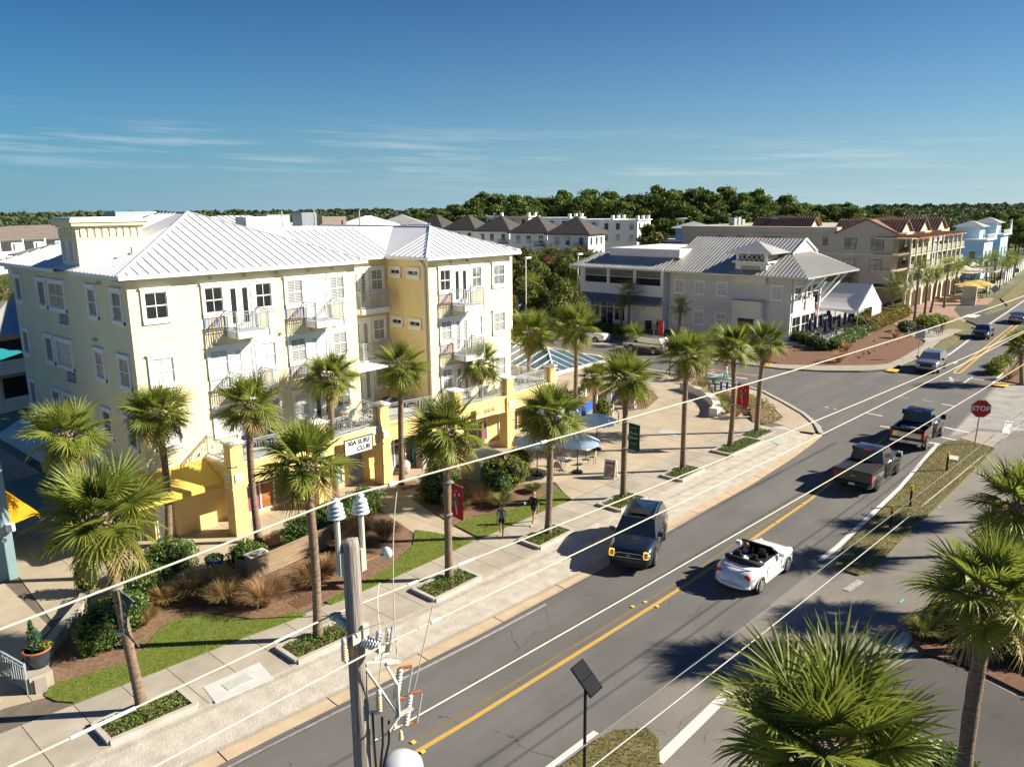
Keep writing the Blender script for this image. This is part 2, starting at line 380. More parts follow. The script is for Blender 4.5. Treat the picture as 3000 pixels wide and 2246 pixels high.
# walk along the road
wx = frange(-6, 52, 1.45)
for i, (x0, x1) in enumerate(zip(wx, wx[1:])):
 for k, (d0, d1) in enumerate(((0, 1.45), (1.45, 2.95))):
  ya, yb = lambda x: interp(Ys, x)+d0, lambda x: interp(Ys, x)+d1
  slab([(x0+J, ya(x0)+J), (x1-J, ya(x1)+J), (x1-J, yb(x1)-J), (x0+J, yb(x0)-J)], CONCG)
def fill(poly, x0, x1, dx, y0, y1, dy, mt):
 xs = frange(x0, x1, dx); ys = frange(y0, y1, dy)
 for a, b_ in zip(xs, xs[1:]):
  for c_, d_ in zip(ys, ys[1:]):
   q = poly
   for ax, v, k in ((0, a+J, 1), (0, b_-J, -1), (1, c_+J, 1), (1, d_-J, -1)):
    q = clip(q, ax, v, k)
    if len(q) < 3: break
   if len(q) >= 3: slab(q, mt)
plaza = [(31.5, 24.25), (47, 23.95), (53.5, 23.3), (55, 22.6), (57.2, 24.4), (60.0, 27.4), (61.6, 30.6), (62.2, 36), (62.4, 46), (47, 46), (47, 36), (31, 36), (31, 28.5), (33.2, 26.6)]
fill(plaza, 31, 62.5, 1.95, 22.5, 46, 1.95, CONC)
store = [(8.5, 31.6), (23.8, 31.1), (26.3, 31.2), (31, 31.6), (31, 36), (14.4, 36), (14.4, 60), (9.2, 60), (8.9, 36.6)]
fill(store, 8.5, 31, 2.3, 31.1, 60, 2.3, CONC)
walk2 = [(22.6, 25.2), (24.6, 24.3), (25.0, 26.8), (26.2, 31.3), (24.0, 31.0), (23.2, 27.6)]
fill(walk2, 22.5, 26.3, 1.9, 24.2, 31.3, 1.6, CONC)
landing = [(-4, 27.2), (5.5, 26.8), (6.6, 26.4), (6.6, 29.2), (8.3, 31.0), (8.3, 36.5), (-4, 36.6)]
fill(landing, -4, 8.3, 2.2, 26.4, 36.6, 2.4, CONC)
corner = [(52.3, 20.4), (52.6, 19.2), (54.4, 20.1), (56.75, 21.95), (59.15, 24.45), (61.8, 27.5), (62.9, 30.2), (63.2, 36), (62.5, 36), (61.9, 30.6), (60.4, 27.6), (57.4, 24.3), (55, 22.5), (53.4, 23.2), (53.0, 21.6)]
slab(corner, CONC, 0.058)
# kerb at the plaza corner, far kerb and far pavement
kl = [(52.6, 18.75), (54.6, 19.9), (57.0, 21.75), (59.4, 24.25), (62.1, 27.35), (63.2, 30.1), (63.6, 36), (63.7, 60)]
for a, b_ in zip(kl, kl[1:]):
 o = MB().bar((*a, 0.05), (*b_, 0.05), 0.3, 0.16).build('kerb', KERB); struct(o)
farpav = MB().prism([(71.8, 60), (71.9, 33), (72.1, 30), (73.6, 26.5), (75.7, 23.8), (78.3, 22.0), (85.1, 21.7), (93.2, 22.2), (99.8, 22.9), (108.9, 22.6), (108.9, 24.2), (99, 24.2), (94.4, 23.3), (85.2, 22.9), (80.9, 22.9), (79.0, 23.9), (75.9, 27.4), (74.0, 30.6), (73.6, 33), (73.8, 60)], 0.0, 0.12).build('far_pavement', CONCG); struct(farpav)
brick = MB().prism([(108.5, 24.2), (119, 24.4), (150, 27), (150, 36), (108.5, 34)], 0.0, 0.06).build('paver_terrace', M('brick_pavers', (0.30, 0.20, 0.15), 0.9, 0.2, 3, 0.3, 20)); struct(brick)
drvA = MB().poly([(x, y, 0.07) for x, y in [(113.5, 21.4), (118, 24.0), (123, 26.2), (130, 28.5), (137, 29.5), (139, 26), (131, 24.6), (134, 23.2), (137.5, 22.4), (134, 22.3)]]).build('access_road', ASPH3); struct(drvA)
rgA = MB().prism([(105.5, 21.9), (109, 22.4), (113, 23.0), (113.5, 23.2), (118, 25.0), (121, 26.6), (114, 27.3), (104, 25.4)], 0.0, 0.10).build('verge_lawn', DRYTURF); struct(rgA)
rgB = MB().prism([(126, 24.0), (133, 24.0), (137, 23.2), (135, 22.9), (127, 23.2)], 0.0, 0.10).build('verge_lawn', DRYTURF); struct(rgB)
rgC = MB().prism([(140, 23.4), (190, 27.6), (230, 31), (230, 33), (150, 26.2)], 0.0, 0.10).build('verge_lawn', DRYTURF); struct(rgC)
rgD = MB().prism([(84, 20.6), (92, 20.9), (105, 21.6), (105, 22.1), (92, 21.8), (85, 21.4)], 0.0, 0.08).build('verge_lawn', DRYTURF); struct(rgD)
mbed = MB().prism([(76.0, 34.5), (73.9, 30.6), (75.8, 27.5), (79.0, 23.9), (80.9, 23.0), (85.2, 22.9), (94.4, 23.1), (96.8, 24.0), (101, 26), (108, 30.6), (119, 33.0), (119, 36), (88, 36)], 0.0, 0.11).build('mulch_bed', PINESTRAW); struct(mbed)
patio = MB().prism([(85.2, 33.2), (84.5, 30.6), (98, 31.4), (110, 34), (122, 38), (121, 46), (86, 50)], 0.0, 0.14).build('patio', M('patio_concrete', (0.42, 0.42, 0.41), 0.8, 0.1, 2)); struct(patio)
bikepad = MB().prism([(96.9, 23.3), (103.5, 23.0), (106.5, 26.5), (100.5, 26.3)], 0.0, 0.125).build('bicycle_pad', M('paver_grey', (0.36, 0.35, 0.33), 0.85, 0.15, 4)); struct(bikepad)
# painted marks
def mark(name, pts, mt, z=0.012):
 o = MB().poly([(x, y, z) for x, y in pts]).build(name, mt); struct(o); return o
def linemark(name, fn, xs, w_, off, mt, z=0.010):
 o = strip(MB(), xs, lambda x: fn(x)+off-w_/2, lambda x: fn(x)+off+w_/2, z).build(name, mt); struct(o); return o
fy = lambda x: interp(Yy, x); fr_ = lambda x: interp(Yr, x)
linemark('yellow_line', fy, frange(-60, 55, 2.5), 0.17, 0, YEL)
linemark('worn_yellow_line', fy, frange(-60, 55, 2.5), 0.13, 0.38, YELF)
linemark('yellow_line', fy, frange(81, 300, 4), 0.22, -0.05, YEL); linemark('yellow_line', fy, frange(81, 300, 4), 0.2, 0.45, YEL)
linemark('white_edge_line', fr_, frange(-60, 17, 2.5), 0.2, 0.16, WPAINT)
linemark('white_edge_line', fr_, frange(33, 55.3, 2), 0.24, 0.18, WPAINT)
linemark('white_edge_line', fr_, frange(78, 300, 4), 0.24, 0.3, WPAINT)
linemark('white_edge_line', lambda x: interp(Yg, x), frange(88, 300, 4), 0.22, -0.35, WPAINT)
linemark('worn_edge_line', lambda x: interp(Yg, x), frange(-20, 22, 2), 0.1, -0.28, WWORN)
def pbar(s0, s1, w_, mt, name='road_marking', z=0.014):
 a = Vector((*G2(s0), 0)); b_ = Vector((*G2(s1), 0)); d = (b_-a).normalized(); n_ = Vector((-d.y, d.x, 0))*w_/2
 mark(name, [(p.x, p.y) for p in (a-n_, b_-n_, b_+n_, a+n_)], mt, z)
for a, b_, w_, mt in (('H935,580', 'H1065,605', .2, WPAINT), ('H1045,685', 'H1120,695', .25, WPAINT), ('H1545,690', 'H1770,740', .28, WPAINT), ('H1540,775', 'H1660,800', .25, WPAINT),
                      ('H1420,815', 'H1530,830', .3, WPAINT), ('H1390,475', 'H1470,490', .2, WWORN), ('H1540,505', 'H1650,525', .2, WPAINT), ('H1200,448', 'H1275,462', .16, WWORN), ('H600,530', 'H625,535', .2, WPAINT), ('H670,543', 'H690,547', .2, WPAINT),
                      ('H1800,610', 'H2208,680', .22, WWORN), ('H2090,700', 'H2208,720', .2, WPAINT), ('H1720,335', 'H1790,290', .16, WPAINT), ('H1750,297', 'H1885,315', .2, WPAINT),
                      ('H1600,300', 'H1680,310', .2, YEL), ('H1580,318', 'H1640,325', .2, WPAINT), ('H1610,290', 'H1625,315', .3, WPAINT), ('H1640,180', 'H1665,165', .25, WPAINT), ('H1635,252', 'H1690,258', .3, WPAINT),
                      ('G1880,262', 'G2030,282', .3, WPAINT), ('G2080,290', 'G2180,302', .3, WPAINT), ('G1800,220', 'G1900,232', .3, WPAINT), ('H0,270', 'H55,275', .25, YEL), ('H1020,255', 'H1110,262', .15, WWORN)):
 pbar(a, b_, w_, mt)
for d_ in (-0.12, 0.16):
 mark('yellow_line', [(67.8+d_-.07, 30.5), (67.8+d_+.07, 30.5), (67.8+d_+.07, 120), (67.8+d_-.07, 120)], YEL, 0.016)
for y0 in (33.2, 34.4, 35.6): mark('crossing_bar', [(64.4, y0), (67.2, y0-.2), (67.2, y0+.2), (64.4, y0+.4)], WWORN, 0.016)
pbar('K1455,1610', 'K2030,1050', .34, WPAINT); pbar('L770,230', 'L890,150', .3, WWORN); pbar('L1150,700', 'L1290,580', .5, WPAINT); pbar('H2058,742', 'H2090,645', .45, WPAINT)
pbar('D1760,1190', 'D1810,1168', 1.6, WPAINT, 'stop_bar', 0.085)
CYAN = M('utility_paint', (0.12, 0.55, 0.48), 0.8, 0.2, 6)
for a, b_ in (('K1412,1452', 'K1470,1440'), ('K1468,1440', 'K1415,1485'), ('K1415,1485', 'K1445,1488'), ('L1205,330', 'L1232,300'), ('H1515,1345', 'H1540,1335')): pbar(a, b_, .06, CYAN, 'utility_mark')
PADY = M('tactile_yellow', (0.75, 0.42, 0.06), 0.8, 0.1)
for s_ in ('H125,200', 'H1150,243', 'H2025,360'):
 x, y = G2(s_); mark('tactile_pad', [(x-.7, y-.5), (x+.7, y-.5), (x+.7, y+.5), (x-.7, y+.5)], PADY, 0.135)
conpad = MB().prism([(57.7, 11.4), (56.7, 9.2), (61.0, 9.3), (60.3, 10.9)], 0.0, 0.02).build('concrete_pad', CONCG); struct(conpad)
# reflectors on the centre line
for s_ in ('J1410,1458', 'J1485,1535', 'K1450,360', 'K1352,325', 'K1250,362', 'H210,1465', 'H420,1312'):
 x, y = G2(s_); o = MB().bx(x-.07, x+.07, y-.06, y+.06, .012, .04).build('road_reflector', M('amber_reflector', (0.7, 0.5, 0.12), 0.3, 0))
 tag(o, 'small amber reflector stud beside the yellow centre line', 'reflector', 'reflector studs on the road')
# vault covers
def cover(name, pts, label, grp=None, z0=0.0, z1=0.075, mt=None):
 o = MB().prism(pts, z0, z1).build(name, mt or M('cover_metal', (0.42, 0.45, 0.42), 0.6, 0.1, 8)); tag(o, label, 'cover'); return o
o = MB().prism([(10.25, 23.05), (10.1, 21.95), (12.05, 21.75), (12.25, 22.95)], 0.0, 0.072).build('vault_pad', M('pale_concrete', (0.52, 0.52, 0.50), 0.8, 0.1, 2)); tag(o, 'pale concrete pad set into the sidewalk with an oval access cover', 'pad')
MB().prism([(10.65+.75*(1-math.cos(a))*0+1.1*0+ (0.62*max(-.72, min(.72, math.cos(a)*1.5)))+.5, 22.45+.27*max(-.9, min(.9, math.sin(a)*1.3))) for a in [2*math.pi*k/20 for k in range(20)]], .073, .085).build('access_cover', M('cover_metal', (0.42, 0.45, 0.42), 0.6, 0.1, 8), o)
cover('utility_cover', [G2('G1450,745'), G2('G1590,775'), G2('G1635,740'), G2('G1500,715')], 'grey square utility cover flush in the plaza paving')
cover('utility_cover', [G2('H155,812'), G2('H225,842'), G2('H285,805'), G2('H215,785')], 'pale utility cover lying in the white sand by the palm planter', z1=0.06)
cover('utility_cover', [G2('H1600,965'), G2('H1665,975'), G2('H1680,945'), G2('H1605,932')], 'pale utility cover in the grass strip beside a marker post', z1=0.13, mt=M('pale_concrete', (0.52, 0.52, 0.50)))
gr_ = MB()
x0, y0 = 15.25, 25.15
for k in range(9): gr_.bx(x0+.12*k, x0+.12*k+.035, y0, y0+.75, .05, .09)
for k in range(6): gr_.bx(x0, x0+1.0, y0+.15*k, y0+.15*k+.03, .055, .085)
o = gr_.build('drain_grate', M('rusty_iron', (0.16, 0.07, 0.045), 0.8, 0.2, 10), kind=None); tag(o, 'rusty iron drain grate in the lawn edge beside the grasses', 'grate')
# ---------------------------------------------------------------- lawns and beds
def bedplate(name, pts, z, mt):
 o = MB().prism(pts, 0.0, z).build(name, mt); struct(o); return o
lawn1 = [(6.6, 26.5), (6.75, 25.9), (7.1, 25.4), (7.7, 25.25), (9.0, 25.15), (11, 24.95), (12.8, 24.8), (14.2, 24.62), (15.2, 24.5), (15.2, 24.95), (14.2, 25.25), (13.6, 25.8), (13.2, 26.5), (12.8, 27.4), (12.2, 27.95), (11.3, 28.0), (10.6, 27.5), (10, 26.9), (9.1, 26.4), (8, 26.7), (7.0, 27.0)]
bedplate('lawn', lawn1, 0.085, TURF)
lawn1b = [(16.3, 24.4), (19.8, 24.35), (23.2, 24.35), (24.4, 24.5), (23.8, 26.6), (23.4, 27.5), (22.2, 26.3), (20.0, 25.3), (17.5, 24.95), (16.3, 24.85)]
bedplate('lawn', lawn1b, 0.085, TURF)
lawn2 = [(25.1, 26.5), (24.8, 24.5), (25.2, 24.35), (29.7, 24.3), (31.7, 24.3), (32.2, 25.2), (31.9, 25.8), (29.5, 25.6), (27.8, 25.8), (26.5, 26.5)]
bedplate('lawn', lawn2, 0.085, TURF)
bedplate('planting_bed', [(6.7, 27.1), (8, 26.75), (9.1, 26.45), (10, 27), (10.6, 27.6), (11.3, 28.1), (12.2, 28.0), (12.9, 27.4), (13.3, 26.5), (13.7, 25.8), (14.3, 25.25), (15.2, 24.95), (16.3, 24.9), (17.5, 25.0), (20, 25.35), (22.2, 26.4), (23.2, 27.7), (24.0, 31.0), (20, 31.2), (16.6, 30.4), (15.4, 29.9), (13.2, 31.6), (10.2, 31.8), (9.6, 30.6), (7.6, 28.9), (7.3, 28.0)], 0.075, MULCH)
bedplate('planting_bed', [(25.2, 26.7), (26.5, 26.6), (27.8, 25.9), (29.5, 25.7), (31.9, 25.9), (31.6, 28), (33.0, 30.6), (31.0, 31.4), (26.6, 31.0), (25.6, 28.8)], 0.075, MULCH)
bedplate('planting_bed', [(49.3, 32.2), (50.9, 31.7), (54.3, 32.7), (56.2, 34.4), (55, 36), (50.6, 34.2)], 0.085, MULCH)
bedplate('planting_bed', [(16.6, 31.4), (18.2, 31.1), (18.8, 32.2), (17.3, 32.6)], 0.075, MULCH)
bedplate('planting_bed', [(26.6, 32.2), (27.9, 32.0), (28.2, 33.0), (26.9, 33.2)], 0.075, MULCH)
bedplate('planting_bed', [(22.7, 33.0), (23.8, 33.0), (24.0, 34.0), (22.9, 34.0)], 0.075, MULCH)
# right-hand verges
islA = [(10, 12.1), (15, 11.85), (16.7, 11.75), (17.4, 11.6), (18.1, 10.9), (17.9, 10.4), (16.7, 9.6), (10, 9.2)]
bedplate('verge_island', islA, 0.07, DRYTURF)
islB = [(32.7, 10.7), (32.6, 9.6), (33.2, 9.35), (34.6, 9.3), (37.0, 9.3), (50.7, 9.1), (56.3, 9.1), (57.0, 10.2), (57.0, 11.2), (56.2, 11.85), (52.9, 11.85), (45.1, 11.35), (35.2, 11.05)]
bedplate('verge_island', islB, 0.07, DRYTURF)
vergeR = [(29.4, 6.5), (32.0, 6.6), (35.5, 6.5), (49.4, 6.3), (62, 5.8), (75, 2), (75, -10), (34, -10), (31.2, 3.0)]
bedplate('verge_lawn', vergeR, 0.06, DRYTURF)
bedplate('planting_bed', [(27.95, 5.7), (28.6, 6.4), (29.5, 6.7), (30.8, 6.6), (31.6, 5.4), (33.6, 2.5), (38, -6), (33, -9), (27.5, 2.7), (28.1, 4.6)], 0.09, PINESTRAW)
bedplate('planting_bed', [(78.6, 10.4), (79.4, 12.9), (84, 13.1), (96, 13.8), (125, 15.4), (125, 11), (80, 6)], 0.09, PINESTRAW)
bedplate('sandy_apron', [(57.4, 12.0), (78.0, 12.9), (78.5, 9.8), (70, 7), (62, 8.8), (61.0, 11.0)], 0.006, M('sandy_asphalt', (0.22, 0.21, 0.195), 0.9, 0.2, 0.8, c2=(0.36, 0.345, 0.32)))
# sand washed over the corner kerb
mark('sand_drift', [(52.9, 19.3), (55.2, 20.8), (58, 23.6), (59.3, 25.6), (60.2, 26.2), (58.9, 23.6), (56.4, 20.9), (54.4, 19.4)], M('sand_drift', (0.30, 0.285, 0.25), 0.95, 0.3, 1.5, c2=(0.5, 0.48, 0.43)), 0.02)
def grassblades(name, poly, dens, h, mt, label, wid=0.012, z=0.07, seed=1):
 rg = np.random.default_rng(seed); P_ = np.array(poly); lo = P_.min(0); hi = P_.max(0); n_ = int(dens*(hi[0]-lo[0])*(hi[1]-lo[1]))
 q = rg.uniform(lo, hi, (n_, 2)); ins = np.zeros(n_, bool); j = len(P_)-1
 for i in range(len(P_)):
  c_ = ((P_[i, 1] > q[:, 1]) != (P_[j, 1] > q[:, 1])) & (q[:, 0] < (P_[j, 0]-P_[i, 0])*(q[:, 1]-P_[i, 1])/(P_[j, 1]-P_[i, 1]+1e-12)+P_[i, 0]); ins ^= c_; j = i
 q = q[ins]; n_ = len(q); a = rg.uniform(0, 6.283, n_); hh = h*rg.uniform(.5, 1.25, n_); ln = rg.normal(0, .5, (n_, 2))*hh[:, None]
 b0 = np.c_[q, np.full(n_, z)]; dx = np.c_[np.cos(a), np.sin(a), np.zeros(n_)]*wid
 tip = b0+np.c_[ln, hh]
 v = np.stack([b0-dx, b0+dx, tip], 1).reshape(-1, 3)
 o = link(name, npmesh(name, v, 3, mt)); tag(o, label, None, kind='stuff'); return o
GRASSM = M('grass_blade', (0.15, 0.21, 0.02), 0.7, 0.3, 1.5, c2=(0.24, 0.28, 0.04), trans=0.35)
DRYGRASS = M('dry_grass_blade', (0.125, 0.125, 0.03), 0.8, 0.3, 0.9, c2=(0.27, 0.22, 0.09), trans=0.3)
grassblades('grass', lawn1, 700, 0.06, GRASSM, 'short green lawn grass below the clipped hedge', seed=1)
grassblades('grass', lawn1b, 600, 0.06, GRASSM, 'green lawn strip along the sidewalk behind the utility pole', seed=2)
grassblades('grass', lawn2, 600, 0.06, GRASSM, 'green lawn beside the two walking women', seed=3)
grassblades('grass', islA, 420, 0.07, DRYGRASS, 'dry grass patch round the solar panel post', seed=4)
grassblades('grass', islB, 260, 0.08, DRYGRASS, 'dry grass strip between road and footpath', seed=5)
grassblades('grass', [(29.4, 6.5), (49.4, 6.3), (49.4, 0), (34, 0)], 120, 0.08, DRYGRASS, 'dry grass lawn beyond the footpath', seed=6, z=.055)
# ============================================================ YELLOW APARTMENT BUILDING
CREAM = M('cream_stucco', (0.79, 0.705, 0.47), 0.9, 0.05, 0.8, 0.2, 25, stretch=(1, 1, .25))
GOLD = M('golden_stucco', (0.77, 0.565, 0.235), 0.9, 0.06, 0.8, 0.2, 25, stretch=(1, 1, .25))
BAND = M('golden_band', (0.82, 0.63, 0.31), 0.85, 0.03)
TRIM = M('white_trim', (0.80, 0.795, 0.77), 0.5, 0.03, 2)
ROOFW = M('white_metal_roof', (0.78, 0.79, 0.80), 0.42, 0.05, 0.5, metal=0.0, spec=0.5)
SEAM = M('roof_seam', (0.50, 0.53, 0.56), 0.5, 0.05, 0.5)
FASCIA = M('grey_fascia', (0.50, 0.54, 0.56), 0.5, 0.05)
BLIND = stripes('window_blinds', (0.10, 0.11, 0.11), (0.55, 0.56, 0.55), 0.085, 2, 0.25)
BLIND2 = stripes('closed_blinds', (0.42, 0.46, 0.46), (0.60, 0.62, 0.61), 0.1, 2, 0.2)
CURT = M('curtained_glass', (0.30, 0.34, 0.35), 0.12, 0.35, 2.5, spec=0.6, c2=(0.05, 0.06, 0.06))
GLASSL = M('sky_glass', (0.05, 0.065, 0.07), 0.05, 0.5, 1.5, spec=0.7)
AWN = M('yellow_awning', (0.80, 0.60, 0.13), 0.8, 0.05, 1.0, trans=0.2)
YX0, YX1, YF, YB = 14.5, 26.95, 36.0, 51.65
RX0, RX1, RF, RC = 31.2, 38.37, 34.6, 38.4
bld = thing('apartment_building', 'four storey cream yellow apartment building with white metal hip roofs and small balconies', 'building', (14.5, 36.0, 0))
ZE = 12.48
class Plane:
 def __init__(s, O, U, Nn): s.O = Vector(O); s.U = Vector(U); s.N = Vector(Nn); s.Z = Vector((0, 0, 1))
 def p(s, u, d, z): return s.O+s.U*u+s.N*d+s.Z*z
 def box(s, mb, u0, u1, d0, d1, z0, z1):
  c = s.p((u0+u1)/2, (d0+d1)/2, (z0+z1)/2); mb.obx(c, s.U, s.N, s.Z, abs(u1-u0)/2, abs(d1-d0)/2, abs(z1-z0)/2); return mb
FR = Plane((0, YF, 0), (1, 0, 0), (0, -1, 0)); RR = Plane((0, RF, 0), (1, 0, 0), (0, -1, 0)); RCS = Plane((0, RC, 0), (1, 0, 0), (0, -1, 0))
LF = Plane((YX0, 0, 0), (0, 1, 0), (-1, 0, 0)); RL = Plane((RX0, 0, 0), (0, 1, 0), (-1, 0, 0))
def window(par, pl, u0, u1, z0, z1, glass=GLASS, cols=2, rows=2, trim=TRIM, cs=0.15, head=True, name='window', prd=0.075, glass_b=None):
 mb = MB(); b = pl.box; e = 0.002
 b(mb, u0, u0+cs, e, prd, z0+.02, z1-.2); b(mb, u1-cs, u1, e, prd, z0+.02, z1-.2)
 b(mb, u0, u1, e, prd+.004, z1-.2, z1)                     # head board
 if head: b(mb, u0-.05, u1+.05, e, prd+.05, z1-.03, z1+.03)
 b(mb, u0, u1, e, prd+.01, z0-.02, z0+.17)                # apron and sill
 b(mb, u0+cs-.02, u1-cs+.02, .01, prd+.03, z0+.15, z0+.19)
 o = mb.build(name, trim, par)
 a0, a1, c0, c1 = u0+cs, u1-cs, z0+.19, z1-.2
 s_ = MB(); t = 0.045
 b(s_, a0, a0+t, e, .035, c0, c1); b(s_, a1-t, a1, e, .035, c0, c1); b(s_, a0, a1, e, .034, c0, c0+t); b(s_, a0, a1, e, .034, c1-t, c1)
 for k in range(1, rows): zz = c0+(c1-c0)*k/rows; b(s_, a0+t, a1-t, e, .045, zz-.028, zz+.028)
 for k in range(1, cols): uu = a0+(a1-a0)*k/cols; b(s_, uu-.014, uu+.014, e, .03, c0+t, c1-t)
 s_.build('sash', trim, o)
 for i in range(cols):
  for j in range(rows):
   uu0 = a0+(a1-a0)*i/cols; uu1 = a0+(a1-a0)*(i+1)/cols; zz0 = c0+(c1-c0)*j/rows; zz1 = c0+(c1-c0)*(j+1)/rows
   b(MB(), 0, 1, 0, 1, 0, 1)
   g_ = MB(); b(g_, uu0+.01, uu1-.01, .003, .013, zz0+.01, zz1-.01); g_.build('pane', (glass_b if (glass_b and j == 0) else glass), o)
 return o
def frenchdoor(par, pl, u0, u1, z0, z1, glass=GLASS):
 mb = MB(); b = pl.box; e = 0.002
 b(mb, u0, u0+.09, e, .07, z0, z1-.14); b(mb, u1-.09, u1, e, .07, z0, z1-.14); b(mb, u0, u1, e, .078, z1-.14, z1)
 b(mb, u0, u1, e, .10, z1-.03, z1+.02)
 o = mb.build('french_door', TRIM, par); um = (u0+u1)/2; zt = z1-.16
 for a, c in ((u0+.1, um-.006), (um+.006, u1-.1)):
  w_ = (c-a); l = MB(); s_ = w_*.27
  b(l, a, a+s_, e, .04, z0+.02, zt); b(l, c-s_, c, e, .04, z0+.02, zt); b(l, a+s_, c-s_, e, .039, z0+.02, z0+.3); b(l, a+s_, c-s_, e, .039, zt-.18, zt)
  lf = l.build('door_leaf', TRIM, o)
  g_ = MB(); b(g_, a+s_, c-s_, .004, .015, z0+.3, zt-.18); g_.build('pane', glass, o)
 h_ = MB(); b(h_, um-.05, um-.02, .04, .09, z0+.95, z0+1.0); h_.build('handle', M('brass', (0.5, 0.35, 0.12), 0.3, 0, metal=1), o)
 return o
def railing_run(mb, a, b_, zf, top=1.0, gap=0.115, th=0.022):
 """balcony railing from a to b_ (x,y): double top rail, bottom rail, square balusters"""
 a = Vector((*a, 0)); b_ = Vector((*b_, 0)); d = b_-a; L_ = d.length; n_ = max(2, round(L_/gap))
 for z_, t in ((zf+top, .045), (zf+top-.13, .03), (zf+.1, .03)):
  mb.bar(a+Vector((0, 0, z_)), b_+Vector((0, 0, z_)), t)
 for i in range(n_+1):
  p = a+d*i/n_; mb.bar(p+Vector((0, 0, zf+.1)), p+Vector((0, 0, zf+top-.13 if i % 2 else zf+top)), th)
def balcony(par, pl, u0, u1, zf, depth=1.15, deco=True):
 b = pl.box; mb = MB(); b(mb, u0, u1, .002, depth, zf-.30, zf); o = mb.build('balcony', TRIM, par)
 dk = MB(); b(dk, u0+.03, u1-.03, .01, depth-.03, zf+.001, zf+.02); dk.build('deck', M('deck_grey', (0.40, 0.44, 0.48), 0.6, .05), o)
 r_ = MB(); q = lambda u, d: tuple(pl.p(u, d, 0))[:2]
 railing_run(r_, q(u0+.03, .03), q(u0+.03, depth-.03), zf); railing_run(r_, q(u0+.03, depth-.03), q(u1-.03, depth-.03), zf); railing_run(r_, q(u1-.03, depth-.03), q(u1-.03, .03), zf)
 for u in (u0+.03, u1-.03):
  for d in (.05, depth-.03): b(r_, u-.03, u+.03, d-.03, d+.03, zf-.02, zf+1.06)
 r_.build('railing', GREYMETAL, o, kind='stuff')
 k = MB()
 for u in (u0, u1): b(k, u-.03, u+.03, depth-.12, depth+.02, zf-.28, zf+.05); b(k, u-.03, u+.03, .002, .1, zf-.28, zf+.05)
 b(k, u0-.02, u0+.05, depth-.1, depth+.03, zf-.27, zf+.03); b(k, u1-.05, u1+.02, depth-.1, depth+.03, zf-.27, zf+.03)
 k.build('bracket', GREYMETAL, o, kind='stuff')
 return o
# --- walls
def wall(name, mb, mt): return mb.build(name, mt, bld)
wall('wall', MB().bx(YX0, YX1, YF, YB, 3.45, ZE), CREAM)
wall('wall', MB().bx(RX0, RX1, RF, YB-.5, 3.45, ZE), CREAM)
GOLDL = M('pale_gold_stucco', (0.79, 0.64, 0.34), .9, .05, .8, .2, 25)
wall('wall', MB().bx(YX1-.01, RX0+.01, RC, YB-.2, 0, ZE-.002), GOLDL)
wall('wall', MB().bx(RX0-.02, RX0+.0, RF+.25, RC-.002, 3.45, ZE-.002), GOLDL)
wall('ground_floor_wall', MB().bx(YX0+.02, RX1-.02, YF-.05, YB-.3, 0, 3.46), GOLD)
wall('ground_floor_wall', MB().bx(18.3, 30.4, 35.15, YF-.04, 0, 3.2), GOLD)
wall('ground_floor_wall', MB().bx(31.4, 40.5, 34.9, YF+4, 0, 3.2), GOLD)
# groove lines and base band on ground floor
for z_ in (1.15, 2.3): wall('groove_band', MB().bx(YX0+.0, 18.29, YF-.075, YF-.06, z_, z_+.03), BAND)
# --- terrace slab, fascia beam, pillars
pills = [(17.62, 33.75, .35), (22.32, 33.72, .35), (26.9, 34.2, .35), (31.95, 33.4, .35), (36.65, 33.42, .35), (41.5, 33.75, .33)]
dk = MB().prism([(17.4, 33.75), (26.6, 33.85), (27.2, 34.2), (31.7, 33.45), (41.8, 33.5), (41.8, 38.2), (17.4, 38.2)], 3.12, 3.56).build('terrace_slab', M('terrace_tile', (0.46, 0.47, 0.47), 0.7, .06, 2), bld)
def fascia(a, b_):
 mb = MB(); a = Vector((*a, 0)); b_ = Vector((*b_, 0))
 mb.bar(a+Vector((0, 0, 2.98)), b_+Vector((0, 0, 2.98)), .24, .98); o = mb.build('fascia_beam', GOLD, bld)
 m2 = MB(); m2.bar(a+Vector((0, 0, 3.50)), b_+Vector((0, 0, 3.50)), .40, .07); m2.bar(a+Vector((0, 0, 3.42)), b_+Vector((0, 0, 3.42)), .31, .08); m2.bar(a+Vector((0, 0, 2.53)), b_+Vector((0, 0, 2.53)), .30, .09); m2.build('moulding', BAND, o, kind='stuff')
for i in range(5): fascia((pills[i][0], pills[i][1]-.1), (pills[i+1][0], pills[i+1][1]-.1))
fascia((17.45, 33.7), (17.45, 36.0)); fascia((41.7, 33.7), (41.7, 37.8))
